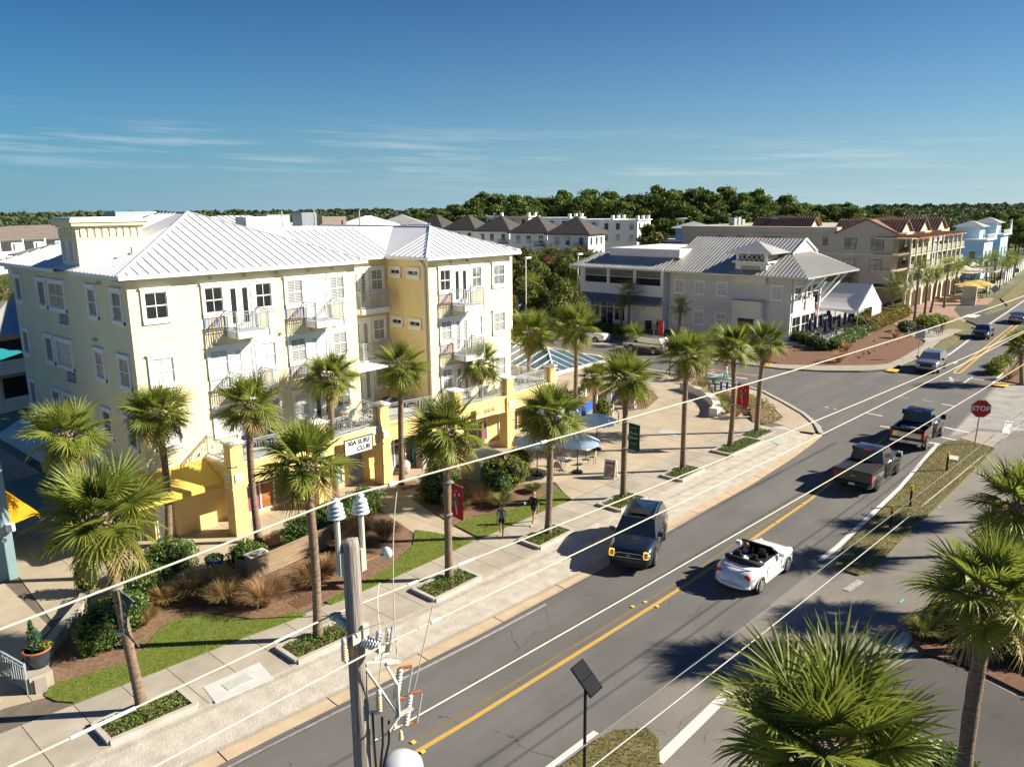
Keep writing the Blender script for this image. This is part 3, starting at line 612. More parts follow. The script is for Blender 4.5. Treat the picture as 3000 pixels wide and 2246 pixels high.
for x, y, h_ in pills:
 mb = MB().bx(x-h_, x+h_, y-h_, y+h_, 0, 3.44).build('pillar', GOLD, bld)
 MB().bx(x-h_*.9, x+h_*.9, y-h_*.9, y+h_*.9, 3.53, 4.62).build('pier', GOLD, mb)
 c = MB().bx(x-h_-.05, x+h_+.05, y-h_-.05, y+h_+.05, 4.62, 4.72); c.add([(x-h_-.05, y-h_-.05, 4.72), (x+h_+.05, y-h_-.05, 4.72), (x+h_+.05, y+h_+.05, 4.72), (x-h_-.05, y+h_+.05, 4.72), (x, y, 4.80)], ((0, 1, 4), (1, 2, 4), (2, 3, 4), (3, 0, 4))); c.build('cap', TRIM, mb)
 MB().bx(x-h_-.04, x+h_+.04, y-h_-.04, y+h_+.04, 2.42, 2.5).build('moulding', BAND, mb)
 MB().bx(x-h_-.02, x+h_+.02, y-h_-.02, y+h_+.02, 0.06, 1.2).build('plinth', GOLD, mb)
 for pl_, a in ((Plane((x, y-h_, 0), (1, 0, 0), (0, -1, 0)), 0), (Plane((x-h_, y, 0), (0, 1, 0), (-1, 0, 0)), 1)):
  m2 = MB(); pl_.box(m2, -.2, .2, .0, .05, 2.75, 3.15); t_ = m2.build('plaque', TRIM, mb)
  m3 = MB()
  for (ua, za, ub, zb) in ((-.13, 3.08, -.04, 2.99), (.13, 3.08, .13, 2.99), (.0, 3.09, .0, 3.0), (-.13, 2.95, -.04, 2.95), (.04, 2.93, .13, 2.83), (0, 2.9, 0, 2.82), (-.06, 2.9, -.12, 2.82)):
   m3.bar(pl_.p(ua, .055, za), pl_.p(ub, .055, zb), .022)
  m3.build('relief', M('plaque_groove', (0.30, 0.29, 0.26), .8, 0), mb, kind='stuff')
# terrace railing with square-in-square panels
def fancy(a, b_, zf=3.56):
 a = Vector((*a, 0)); b_ = Vector((*b_, 0)); d = b_-a; L_ = d.length; n_ = max(1, round(L_/1.0)); u = d/L_; Z = Vector((0, 0, 1)); mb = MB()
 P_ = lambda s_, z_: a+u*s_+Z*(zf+z_)
 mb.bar(P_(0, 1.02), P_(L_, 1.02), .05); mb.bar(P_(0, .12), P_(L_, .12), .035); mb.bar(P_(0, .93), P_(L_, .93), .02)
 for i in range(n_+1): mb.bar(P_(L_*i/n_, 0), P_(L_*i/n_, 1.02), .045 if i % 2 == 0 else .03)
 for i in range(n_):
  c = L_*(i+.5)/n_; m_ = .525
  for r_ in (.36, .17):
   q = [P_(c-r_, m_-r_), P_(c+r_, m_-r_), P_(c+r_, m_+r_), P_(c-r_, m_+r_)]
   for k in range(4): mb.bar(q[k], q[(k+1) % 4], .02)
  for sx in (-1, 1):
   for sz in (-1, 1): mb.bar(P_(c+sx*.17, m_+sz*.17), P_(c+sx*.42, m_+sz*.42), .018)
  mb.bar(P_(c-.07, m_), P_(c+.07, m_), .02, .16)
 mb.build('terrace_railing', GREYMETAL, bld, kind='stuff')
for i in range(5): fancy((pills[i][0]+.36, pills[i][1]-.05), (pills[i+1][0]-.36, pills[i+1][1]-.05))
fancy((17.5, 36.0), (17.5, 34.1)); fancy((27.0, 38.3), (27.0, 34.5)); fancy((32.0, 34.55), (32.0, 33.8)); fancy((41.7, 34.1), (41.7, 38.1)); fancy((41.7, 38.1), (38.4, 38.1))
# --- windows on the street front, three storeys
floors = [(9.6, 'top'), (6.54, 'mid'), (3.56, 'low')]
gl = {0: (GLASS, GLASS, GLASS, CURT), 1: (BLIND2, BLIND2, BLIND2, BLIND2), 2: (BLIND2, BLIND2, BLIND, BLIND)}
gl2 = {0: (BLIND, TRIM, BLIND, BLIND), 1: (BLIND, BLIND2, BLIND, BLIND), 2: (BLIND2, GLASS, CURT, CURT)}
gl3 = {0: (GLASS, GLASS, CURT, CURT), 1: (BLIND, BLIND, BLIND2, BLIND), 2: (BLIND, BLIND, BLIND, BLIND)}
STRIPE = stripes('balcony_stripes', (0.10, 0.24, 0.62), (0.72, 0.42, 0.10), 0.16, 0, 0.7)
for f, (zf, _) in enumerate(floors):
 zt = zf+2.38; zs = zf+.76
 window(bld, FR, 15.05, 16.37, zs, zt, (GLASS, BLIND2, BLIND2)[f])
 for u0, g_ in ((17.9, gl[f]), (22.4, gl2[f])):
  window(bld, FR, u0, u0+1.2, zs, zt, g_[0]); frenchdoor(bld, FR, u0+1.22, u0+2.66, zf+.02, zt, g_[1]); window(bld, FR, u0+2.68, u0+3.86, zs, zt, g_[2])
  if f < 2:
   balcony(bld, FR, u0+1.08, u0+2.85, zf)
   mb = MB(); FR.box(mb, u0+.02, u0+1.02, .003, .06, zf+.26, zf+.68); FR.box(mb, u0-.02, u0+1.06, .003, .12, zf+.22, zf+.26); mb.build('air_conditioner_grille', FASCIA if (u0 < 20 and f) else STRIPE, bld)
 u0 = 31.95; g_ = gl3[f]
 window(bld, RR, u0, u0+1.1, zs, zt, g_[0]); frenchdoor(bld, RR, u0+1.15, u0+2.6, zf+.02, zt, g_[1]); window(bld, RR, u0+2.7, u0+3.8, zs, zt, g_[2]); window(bld, RR, 36.62, 37.9, zs, zt, g_[3])
 if f < 2:
  balcony(bld, RR, u0+1.05, u0+2.75, zf)
  mb = MB(); RR.box(mb, u0+.02, u0+1.0, .003, .06, zf+.26, zf+.68); RR.box(mb, u0-.02, u0+1.04, .003, .12, zf+.22, zf+.26); mb.build('air_conditioner_grille', STRIPE, bld)
 frenchdoor(bld, RCS, 28.3, 29.75, zf+.02, zt, BLIND); window(bld, RCS, 29.8, 30.95, zs, zt, BLIND)
 if f < 2: balcony(bld, RCS, 28.2, 30.4, zf, 1.2)
 for a, c in ((37.0, 38.12), (35.3, 36.48)):
  if f < 2: window(bld, Plane((RX0-.02, 0, 0), (0, 1, 0), (-1, 0, 0)), a, c, zf+1.7, zf+2.38, (GLASSL, GLASS)[f], 2, 1, head=False, cs=.13)
 if f == 2: window(bld, Plane((RX0-.02, 0, 0), (0, 1, 0), (-1, 0, 0)), 36.3, 37.6, zf+.9, zf+2.2, BLIND2, 2, 1, head=False)
# porch roof over the recessed terrace
MB().add([(26.96, 36.4, 6.2), (31.15, 36.4, 6.2), (31.15, 38.39, 6.75), (26.96, 38.39, 6.75), (26.96, 36.4, 6.1), (31.15, 36.4, 6.1)], ((0, 1, 2, 3), (0, 4, 5, 1))).build('porch_roof', ROOFW, bld)
# little wall lamps under the eaves
LAMP = M('wall_lamp_cream', (0.62, 0.5, 0.26), .6, 0)
for pl_, us in ((FR, (18.4, 20.2, 22.0, 23.9, 25.4)), (RR, (33.0, 34.4))):
 for u in us:
  for z_ in (12.22, 9.12):
   c = pl_.p(u, .0, z_); MB().lathe((c.x, c.y-.06, c.z), [(.02, .1), (.06, .06), (.08, 0), (.06, -.06), (.02, -.1)], 8).build('wall_lamp', LAMP, bld, True)
# --- left side windows
LAT = stripes('lattice_shutter', (0.05, 0.06, 0.06), (0.26, 0.28, 0.27), 0.09, 2, 0.5)
for f, (zf, _) in enumerate(floors):
 zt = zf+2.38; zs = zf+.72
 window(bld, LF, 50.05, 51.25, zs, zt, LAT, 1, 1); window(bld, LF, 46.27, 47.6, zs, zt, LAT, 1, 1)
 window(bld, LF, 43.55, 45.95, zs, zt, BLIND if f else CURT, 2, 2); window(bld, LF, 39.45, 40.7, zs, zt, CURT, 1, 2); window(bld, LF, 36.55, 37.85, zs, zt, CURT, 1, 2)
 mb = MB(); LF.box(mb, 43.6, 44.6, .002, .09, zf+.18, zf+.6); LF.box(mb, 43.6, 44.6, .002, .14, zf+.12, zf+.18)
 if f < 2: mb.build('air_conditioner_grille', M('blue_grey_grille', (0.22, 0.27, 0.33), .6, .05), bld)
for y_, z_ in ((39.0, 12.1), (40.2, 9.3)):
 MB().bx(YX0-.16, YX0, y_-.22, y_+.22, z_-.06, z_+.05).build('flood_light', M('beige_fixture', (0.5, 0.46, 0.34), .6, 0), bld)
# --- roofs: metal panels with raised seams
roof = MB()
EO = 0.52; SL = 0.4
LX0, LX1, LY0 = YX0-EO, YX1+EO, YF-EO
LPX = (LX0+LX1)/2; HW = (LX1-LX0)/2; ZR0 = 12.62
PK = Vector((LPX, LY0+HW, ZR0+SL*HW)); PKB = Vector((LPX, YB+EO-HW, PK.z))
QX0, QX1, QY0 = RX0-EO, RX1+EO, RF-EO; QPX = (QX0+QX1)/2; QW = (QX1-QX0)/2; QK = Vector((QPX, QY0+QW, ZR0+SL*QW))
MY0 = RC-EO; MZ = 14.2; MY1 = MY0+(MZ-ZR0)/SL
v = lambda x, y, z=ZR0: Vector((x, y, z))
faces = {'front': [v(LX0, LY0), v(LX1, LY0), PK], 'left': [v(LX0, YB+EO), v(LX0, LY0), PK, PKB], 'right': [v(LX1, LY0), v(LX1, YB+EO), PKB, PK], 'back': [v(LX1, YB+EO), v(LX0, YB+EO), PKB],
         'rfront': [v(QX0, QY0), v(QX1, QY0), QK], 'rleft': [v(QX0, QY0+2*QW+8), v(QX0, QY0), QK, v(QPX, QY0+2*QW+8, QK.z)], 'rright': [v(QX1, QY0), v(QX1, QY0+2*QW+8), v(QPX, QY0+2*QW+8, QK.z), QK]}
for k, p in faces.items(): roof.poly(p)
roof.poly([v(LX1-2.5, MY0), v(QX0+1.5, MY0), v(QX0+4.0, MY1, MZ), v(LX1-5, MY1, MZ)])
roof.poly([v(LX1-5, MY1, MZ), v(QX0+4.0, MY1, MZ), v(QX0+4, YB, MZ), v(LX1-5, YB, MZ)])
rf = roof.build('roof', ROOFW, bld)
# soffit, fascia and gutter
fm = MB()
def edge(a, b_, dz=0.0):
 a = Vector(a); b_ = Vector(b_); fm.bar(a+Vector((0, 0, -.09+dz)), b_+Vector((0, 0, -.09+dz)), .09, .17)
for a, b_ in (((LX0, LY0, ZR0), (LX1, LY0, ZR0)), ((LX0, LY0, ZR0), (LX0, 41.0, ZR0)), ((LX0, 43.3, ZR0), (LX0, YB+EO, ZR0)), ((LX1, LY0, ZR0), (LX1, MY0, ZR0)), ((LX1-.1, MY0, ZR0), (QX0+.1, MY0, ZR0)), ((QX0, MY0, ZR0), (QX0, QY0, ZR0)), ((QX0, QY0, ZR0), (QX1, QY0, ZR0)), ((QX1, QY0, ZR0), (QX1, 50, ZR0))): edge(a, b_)
fm.build('gutter', TRIM, rf, kind='stuff')
sf = MB()
sf.bx(LX0+.05, LX1-.05, LY0+.05, YF+.3, 12.40, 12.5); sf.bx(LX0+.05, YX0+.2, LY0+.05, 41.0, 12.401, 12.499); sf.bx(LX0+.05, YX0+.2, 43.3, YB+EO-.05, 12.401, 12.499); sf.bx(QX0+.05, QX1-.05, QY0+.05, RF+.3, 12.40, 12.5); sf.bx(QX0+.05, RX0+.1, QY0+.3, MY0, 12.401, 12.499); sf.bx(RX1-.2, QX1-.05, RF, 50, 12.401, 12.499); sf.bx(YX1-.2, RX0+.2, MY0+.05, RC+.2, 12.402, 12.498); sf.bx(YX1-.1, LX1-.05, YF, MY0, 12.403, 12.497)
sf.build('soffit', FASCIA, rf, kind='stuff')
hp = MB()
for a, b_ in ((v(LX0, LY0), PK), (v(LX1, LY0), PK), (PK, PKB), (v(LX0, YB+EO), PKB), (v(QX0, QY0), QK), (v(QX1, QY0), QK), (QK, v(QPX, QY0+2*QW+8, QK.z)), (v(LX1-5, MY1, MZ), v(QX0+4, MY1, MZ))):
 hp.bar(a+Vector((0, 0, .02)), b_+Vector((0, 0, .02)), .16, .03)
hp.build('ridge_cap', ROOFW, rf, kind='stuff')
def seamface(a, b_, inward, cap, step=0.46):
 a = Vector(a); b_ = Vector(b_); inward = Vector(inward); L_ = (b_-a).length; n_ = int(L_/step)
 for i in range(1, n_):
  s_ = L_*i/n_; d = cap(s_, L_)
  if d < .2: continue
  p = a+(b_-a)*(s_/L_); q = p+inward*d+Vector((0, 0, SL*d))
  MB().bar(p+Vector((0, 0, .02)), q+Vector((0, 0, .02)), .04, .05).build('roof_seam', SEAM, rf)
seamface(v(LX0, LY0), v(LX1, LY0), (0, 1, 0), lambda s_, L_: min(s_, L_-s_))
seamface(v(LX0, LY0), v(LX0, YB+EO), (1, 0, 0), lambda s_, L_: 0 if 5.5 < s_ < 7.8 else min(s_, L_-s_, HW))
seamface(v(QX0, QY0), v(QX1, QY0), (0, 1, 0), lambda s_, L_: min(s_, L_-s_))
seamface(v(QX0, QY0), v(QX0, MY0), (1, 0, 0), lambda s_, L_: min(s_, QW))
seamface(v(LX1-1.5, MY0), v(QX0+1.0, MY0), (0, 1, 0), lambda s_, L_: MY1-MY0)
# --- chimney-like tower on the left slope
tw = MB().bx(YX0-.001, 17.6, 41.1, 43.28, 12.3, 14.6).build('roof_tower', CREAM, bld)
m_ = MB()
for a, z0, z1 in ((.03, 14.1, 14.16), (.10, 14.62, 14.72), (.24, 14.72, 14.88), (.32, 14.88, 15.02)): m_.bx(YX0-a, 17.6+a, 41.1-a, 43.28+a, z0, z1)
m_.build('cornice', CREAM, tw)
MB().bx(YX0-.2, 17.7, 41.0, 43.38, 15.02, 15.12).build('cap', ROOFW, tw)
for k in range(9): x = YX0+.2+k*.34; MB().bx(x, x+.2, 41.04, 41.1, 14.17, 14.6).build('bracket', CREAM, tw)
for k in range(6): y = 41.25+k*.36; MB().bx(YX0-.06, YX0, y, y+.2, 14.17, 14.6).build('bracket', CREAM, tw)
for y in (41.6, 42.55):
 o = MB().bx(YX0-.05, YX0-.002, y, y+.45, 12.95, 14.0).build('louvre', TRIM, tw)
 MB().bx(YX0-.06, YX0-.05, y+.05, y+.4, 13.0, 13.95).build('slats', stripes('louvre_slats', (0.25, 0.30, 0.36), (0.5, 0.55, 0.6), .09), tw)
for (x, y) in ((16.0, 38.6), (18.9, 45)):
 zz = ZR0+SL*(x-LX0); MB().tube([(x, y, zz), (x, y, zz+.28)], .05, 8).build('vent_pipe', GREYMETAL, bld)
# downpipe on the right wing corner
MB().tube([(31.1, 35.35, 12.45), (31.1, 35.0, 12.2), (31.08, 34.85, 11.9), (31.08, 34.85, 3.6)], .045, 8).build('downpipe', TRIM, bld)
# --- awnings
def awning(pts_top, pts_low, drop, name='awning', mt=None):
 mb = MB(); n_ = len(pts_top)
 for i in range(n_-1): mb.quad(pts_low[i], pts_low[i+1], pts_top[i+1], pts_top[i])
 for i in range(n_-1):
  a, b_ = Vector(pts_low[i]), Vector(pts_low[i+1]); mb.quad(a-Vector((0, 0, drop)), b_-Vector((0, 0, drop)), b_, a)
 return mb.build(name, mt or AWN, bld)
awning([(17.3, 35.94, 3.42), (14.45, 35.94, 3.42), (14.45, 36.6, 3.42)], [(17.3, 34.3, 2.62), (12.8, 34.3, 2.62), (12.8, 36.6, 2.62)], .24)
awning([(14.45, 36.6, 3.42), (14.45, 52.5, 3.42)], [(12.8, 36.6, 2.62), (12.8, 52.5, 2.62)], .24, mt=M('pale_awning', (0.70, 0.67, 0.55), .8, .06, 1))  # side run of the awning in a paler colour
MB().add([(17.3, 35.94, 3.42), (17.3, 34.3, 2.62), (17.3, 35.94, 2.62)], ((0, 1, 2),)).build('awning_end', AWN, bld)
MB().add([(12.8, 52.5, 2.62), (14.45, 52.5, 3.42), (14.45, 52.5, 2.62)], ((0, 1, 2),)).build('awning_end', AWN, bld)
# --- shopfront glass
SHOPG = M('shop_glass', (0.05, 0.06, 0.065), 0.05, 0.5, 1.1, spec=0.7, c2=(0.18, 0.17, 0.15))
POSTER1 = M('poster_orange', (0.55, 0.22, 0.05), .5, .4, 3.0, c2=(0.12, 0.05, 0.03)); POSTER2 = M('poster_red_blue', (0.45, 0.06, 0.05), .5, .4, 4.0, c2=(0.06, 0.13, 0.25)); POSTER3 = M('poster_blue', (0.05, 0.16, 0.32), .5, .4, 2.5, c2=(0.35, 0.42, 0.5))
SF = Plane((0, 35.14, 0), (1, 0, 0), (0, -1, 0)); SF2 = Plane((0, 34.88, 0), (1, 0, 0), (0, -1, 0))
def shopwin(pl, u0, u1, z0, z1, n_, mats):
 mb = MB(); pl.box(mb, u0-.05, u1+.05, .002, .07, z0-.06, z0); pl.box(mb, u0-.05, u1+.05, .002, .07, z1, z1+.06); zm = z0+(z1-z0)*.68
 for k in range(n_+1): uu = u0+(u1-u0)*k/n_; pl.box(mb, uu-.035, uu+.035, .002, .069, z0, z1)
 pl.box(mb, u0, u1, .002, .06, zm-.03, zm+.03); o = mb.build('shop_window', TRIM, bld)
 for k in range(n_):
  for za, zb in ((z0, zm), (zm, z1)):
   g_ = MB(); pl.box(g_, u0+(u1-u0)*k/n_+.03, u0+(u1-u0)*(k+1)/n_-.03, .003, .02, za+.02, zb-.02); g_.build('pane', mats[k % len(mats)], o)
shopwin(SF, 18.8, 21.2, .35, 2.35, 3, (POSTER2, POSTER1, SHOPG)); shopwin(SF, 23.4, 24.7, .35, 2.35, 2, (SHOPG, POSTER3)); shopwin(SF, 27.6, 30.2, .2, 2.4, 3, (POSTER3, SHOPG, SHOPG)); shopwin(SF2, 32.6, 36.2, .35, 2.4, 4, (SHOPG, POSTER1, SHOPG, POSTER2)); shopwin(SF2, 37.4, 40.2, .35, 2.4, 3, (SHOPG, SHOPG, POSTER1))
shopwin(FR, 17.45, 18.2, .35, 2.3, 1, (POSTER3,))
mb = MB(); SF.box(mb, 25.2, 26.1, .002, .06, 0.06, 2.3); o = mb.build('poster_panel', M('poster_skin', (0.45, 0.42, 0.44), .5, .4, 2.5, c2=(0.2, 0.17, 0.2)), bld)
mb = MB(); FR.box(mb, 14.62, 15.4, .052, .09, 0.06, 2.25); mb.build('side_door', TRIM, bld)
wall('ground_floor_wall', MB().bx(15.45, 17.4, 35.5, 35.94, 0, 2.9), GOLD)
# back wing with its own roofs and roof plant
wall('rear_wing_wall', MB().bx(27, 46, 58, 74, 0, 12.4), CREAM); wall('rear_wing_wall', MB().bx(46, 58, 52, 66, 0, 11.3), CREAM)
def hiproof(x0, x1, y0, y1, z0, sl, par, mt=ROOFW, name='roof', seam=True, step=.55):
 w_ = min(x1-x0, y1-y0)/2; zt = z0+sl*w_; mb = MB()
 if x1-x0 >= y1-y0: a, b_ = Vector((x0+w_, (y0+y1)/2, zt)), Vector((x1-w_, (y0+y1)/2, zt))
 else: a, b_ = Vector(((x0+x1)/2, y0+w_, zt)), Vector(((x0+x1)/2, y1-w_, zt))
 c = [Vector((x0, y0, z0)), Vector((x1, y0, z0)), Vector((x1, y1, z0)), Vector((x0, y1, z0))]
 if x1-x0 >= y1-y0: fs = ([c[0], c[1], b_, a], [c[1], c[2], b_], [c[2], c[3], a, b_], [c[3], c[0], a])
 else: fs = ([c[0], c[1], a], [c[1], c[2], b_, a], [c[2], c[3], b_], [c[3], c[0], a, b_])
 for f_ in fs: mb.poly(f_)
 mb.bx(x0, x1, y0, y1, z0-.2, z0-.02); o = mb.build(name, mt, par)
 if seam:
  sm = MB()
  for (p, q, inn) in ((c[0], c[1], Vector((0, 1, 0))), (c[3], c[0], Vector((1, 0, 0)))):
   L_ = (q-p).length; n_ = int(L_/step)
   for i in range(1, n_):
    s_ = L_*i/n_; d = min(s_, L_-s_, w_); e = p+(q-p)*(s_/L_)
    sm.bar(e+Vector((0, 0, .03)), e+inn*d+Vector((0, 0, sl*d+.03)), .05, .06)
  sm.build('roof_seams', SEAM, o, kind='stuff')
 return o
hiproof(26.4, 46.6, 57.4, 74.6, 12.5, .28, bld); hiproof(45.4, 58.6, 51.4, 66.6, 11.4, .35, bld)
for (x0, x1, y0, y1, z0, z1, mt) in ((30, 33.5, 52.5, 54.0, 14.2, 14.9, ROOFW), (24.0, 27.0, 60, 62, 14.2, 15.35, M('pale_teal_metal', (0.35, 0.45, 0.47), .6, .05)), (33.2, 35.2, 55, 56.6, 13.9, 15.0, M('pale_grey_metal', (0.42, 0.45, 0.44), .5, .1, 3)), (36.3, 37.7, 55, 56.4, 13.9, 15.15, M('blue_grey_metal', (0.22, 0.26, 0.30), .5, .1, 3)), (38.2, 40.6, 55, 56.4, 13.9, 14.8, M('brown_metal', (0.20, 0.17, 0.14), .6, .1, 3))):
 MB().bx(x0, x1, y0, y1, z0, z1).build('roof_plant', mt, bld)
for k, (x, y) in enumerate(((31.5, 50.2), (35.8, 52.5), (41.2, 54))): MB().tube([(x, y, 14.0), (x, y, 15.3)], .06, 6).build('vent_pipe', GREYMETAL, bld)
# shop sign: white board, black lettering
def text(body, size, loc, rot, mt, parent=None, ext=.006, name='lettering', align='CENTER', bold=0.0):
 cu = bpy.data.curves.new(name, 'FONT'); cu.body = body; cu.size = size; cu.extrude = ext; cu.align_x = align; cu.align_y = 'CENTER'; cu.offset = bold
 cu.resolution_u = 3; cu.materials.append(mt); o = bpy.data.objects.new(name, cu); col.objects.link(o); o.location = loc; o.rotation_euler = rot
 dg = bpy.context.evaluated_depsgraph_get(); me = bpy.data.meshes.new_from_object(o.evaluated_get(dg)); bpy.data.objects.remove(o)
 o = bpy.data.objects.new(name, me); col.objects.link(o); o.location = loc; o.rotation_euler = rot
 if parent is not None: attach(o, parent)
 o['kind'] = 'stuff'
 return o
INK = M('black_ink', (0.02, 0.02, 0.022), .6, 0)
sg = MB().bx(23.65, 25.45, 33.22, 33.28, 2.58, 3.38).build('shop_sign', TRIM); sgm = sg
tag(sg, 'white shop sign with black surf club lettering on the yellow beam', 'sign')
fr4 = MB(); fr4.bx(23.62, 25.48, 33.2, 33.29, 3.38, 3.42); fr4.bx(23.62, 25.48, 33.2, 33.29, 2.54, 2.58); fr4.bx(23.61, 23.65, 33.2, 33.29, 2.54, 3.42); fr4.bx(25.45, 25.49, 33.2, 33.29, 2.54, 3.42); fr4.build('frame', INK, sg)
text('30A SURF', .36, (24.55, 33.21, 3.17), (R(90), 0, 0), INK, sg, bold=.008); text('CLUB', .36, (24.85, 33.21, 2.80), (R(90), 0, 0), INK, sg, bold=.008)
sg2 = MB().bx(33.3, 35.6, 32.94, 32.98, 2.62, 3.3).build('cafe_sign', M('cafe_sign_cream', (0.72, 0.55, 0.28), .7, .05)); tag(sg2, 'cream cafe name board with rust red lettering on the terrace beam', 'sign')
text('AMOR', .36, (34.45, 32.93, 2.96), (R(90), 0, 0), M('rust_ink', (0.42, 0.12, 0.05), .6, 0), sg2)
# ============================================================ PALMS
FROND = M('palm_frond', (0.145, 0.20, 0.024), 0.5, 0.3, 2.5, spec=0.4, c2=(0.27, 0.295, 0.055), trans=0.42, rand=0.25)
FRONDY = M('palm_frond_old', (0.24, 0.205, 0.05), 0.6, 0.3, 3, c2=(0.34, 0.26, 0.10), trans=0.3, rand=0.2)
BARK = M('palm_bark', (0.105, 0.070, 0.048), 0.95, 0.4, 5, 1.0, 22, c2=(0.30, 0.22, 0.16), stretch=(1, 1, 3.0), detail=9)
BOOT = M('palm_boot', (0.16, 0.105, 0.065), 0.9, 0.4, 9, 0.6, 30, c2=(0.36, 0.29, 0.22))
def frond_geo(rg, droop, n_=42, lp=0.70, bl=0.98, seg=3):
 mb = MB(); z = lambda x: -0.10*droop*(x/lp)**2*lp
 # petiole
 pp = [Vector((lp*k/3, 0, z(lp*k/3))) for k in range(4)]
 for a, b_ in zip(pp, pp[1:]): mb.bar(a, b_, .028, .018)
 for i in range(n_):
  t = -1+2*i/(n_-1); th = t*R(128)+rg.gauss(0, .03); at = abs(t)
  ox = lp+0.30*(1-at)**1.3; o = Vector((ox, 0.05*t, z(lp)-.16*droop*((ox-lp)/.3)**2))
  ln = bl*(1-.30*at**2.2)*rg.uniform(.88, 1.06); d = Vector((math.cos(th), math.sin(th), .18*at+.05)); sd = Vector((-math.sin(th), math.cos(th), 0))
  fold = .5 if i % 2 else -.5
  dr = droop*rg.uniform(.75, 1.35); ws = (.017, .023, .016, 0.0); pts = []
  for k in range(seg+1):
   s_ = k/seg; c = o+d*ln*s_*(1-.10*dr*s_*s_)+Vector((0, 0, -.42*dr*s_**2.3*ln)); w_ = ws[min(3, round(s_*3))]
   pts.append((c, w_))
  vs = []; fs = []
  for c, w_ in pts:
   if w_ > 0: vs += [c-sd*w_+Vector((0, 0, -fold*w_)), c+sd*w_+Vector((0, 0, fold*w_))]
   else: vs.append(c)
  for k in range(seg-1): fs.append((2*k, 2*k+1, 2*k+3, 2*k+2))
  fs.append((2*seg-2, 2*seg-1, 2*seg))
  mb.add(vs, fs)
 return mb
frg = random.Random(3)
FR_UP = [frond_geo(frg, d).mesh('frond', FROND) for d in (.18, .3, .45)]
FR_MID = [frond_geo(frg, d).mesh('frond', FROND) for d in (.6, .8, 1.0)]
FR_LOW = [frond_geo(frg, d).mesh('frond', FRONDY) for d in (1.2, 1.5)]
FR_DEAD = frond_geo(frg, 1.9, 20).mesh('frond', M('dead_frond', (0.26, 0.17, 0.09), .9, .3, 4, c2=(0.40, 0.29, 0.17)))
FAR_F = [frond_geo(frg, d, 18, seg=2) for d in (.3, .7, 1.2)]
def boot_mesh(rg, h_=.75, r_=.30):
 mb = MB(); mb.tube([(0, 0, -h_), (0, 0, -h_*.6), (0, 0, -.2*h_), (0, 0, .1)], [.17, .24, .26, .12], 8)
 n_ = 64
 for i in range(n_):
  a = i*2.39996; z = -h_+h_*1.05*i/n_; r0 = .20+.08*math.sin(math.pi*min(1, max(0, (z+h_)/h_)))
  d = Vector((math.cos(a), math.sin(a), 0)); up = (d*rg.uniform(.35, .8)+Vector((0, 0, 1))).normalized(); sd = Vector((-d.y, d.x, 0))
  c = d*r0+Vector((0, 0, z)); L_ = rg.uniform(.16, .30); w_ = rg.uniform(.045, .07)
  mb.add([c-sd*w_, c+sd*w_, c+up*L_+sd*w_*.55, c+up*L_-sd*w_*.55, c+d*.03+up*L_*.5], ((0, 1, 4), (1, 2, 4), (2, 3, 4), (3, 0, 4)))
 return mb.mesh('boot', BOOT)
BOOTS = [boot_mesh(frg) for _ in range(3)]
def trunk_mesh(base, top, r0, rg):
 base = Vector(base); top = Vector(top); n_ = 14; mb = MB(); pts = []; rad = []
 bend = Vector((rg.uniform(-.12, .12), rg.uniform(-.12, .12), 0))
 for i in range(n_+1):
  t = i/n_; pts.append((top-base)*t+bend*math.sin(math.pi*t)); rad.append(r0*(1.25-.25*min(1, t*6))*(1-.10*t)*rg.uniform(.95, 1.05))
 pts[0] = Vector((0, 0, -.05)); mb.tube(pts, rad, 10); return mb.mesh('trunk', BARK, True)
def palm(base, hub, label, size=1.0, n_=34, seed=0, group=None, r0=.165, thin=1.0, bootlen=None, near=True):
 rg = random.Random(seed*7919+11); base = Vector(base); hub = Vector(hub)
 t = thing('palm_tree', label, 'palm tree', tuple(base), group)
 link('trunk', trunk_mesh(base, hub-Vector((0, 0, .25)), r0, rg), t)
 b_ = link('boot', rg.choice(BOOTS), t); b_.location = hub-base+Vector((0, 0, -.05)); s_ = size*rg.uniform(.95, 1.1); b_.scale = (s_*1.1, s_*1.1, s_*(bootlen or 1)); b_.rotation_euler = (0, 0, rg.uniform(0, 6))
 low = rg.uniform(120, 152); pw = rg.uniform(.75, 1.05); n_ = int(n_*rg.uniform(.85, 1.15))
 for i in range(rg.choice((0, 2, 4, 5)) if near else 0):
  a = rg.uniform(0, 6.28); f_ = link('dead_frond', FR_DEAD, t); f_.location = hub-base+Vector((math.cos(a)*.12, math.sin(a)*.12, -.35)); f_.rotation_euler = (rg.gauss(0, .5), R(rg.uniform(50, 78)), a); k = size*rg.uniform(.6, .85); f_.scale = (k, k, k)
 for i in range(n_):
  q = i/(n_-1); e = R(86-low*q**pw)+rg.gauss(0, .12); a = i*2.39996+rg.gauss(0, .22)
  me = rg.choice(FR_UP if q < .42 else FR_MID if q < .9 else FR_LOW)
  f_ = link('frond', me, t); f_.location = hub-base+Vector((math.cos(a)*.08, math.sin(a)*.08, -.12*q))
  k = size*rg.uniform(.86, 1.08)*(.86 if q < .15 else 1); f_.scale = (k, k, k)
  f_.rotation_euler = (rg.gauss(0, .45), -e, a)
 return t
def spec(base, boot, crown):
 B_ = gp(*tp(base)); px = tp(boot); pc = tp(crown); hpx = (pc[0]+.34*(px[0]-pc[0]), pc[1]+.34*(px[1]-pc[1]))
 return (B_.x, B_.y, 0), above(*hpx, B_)
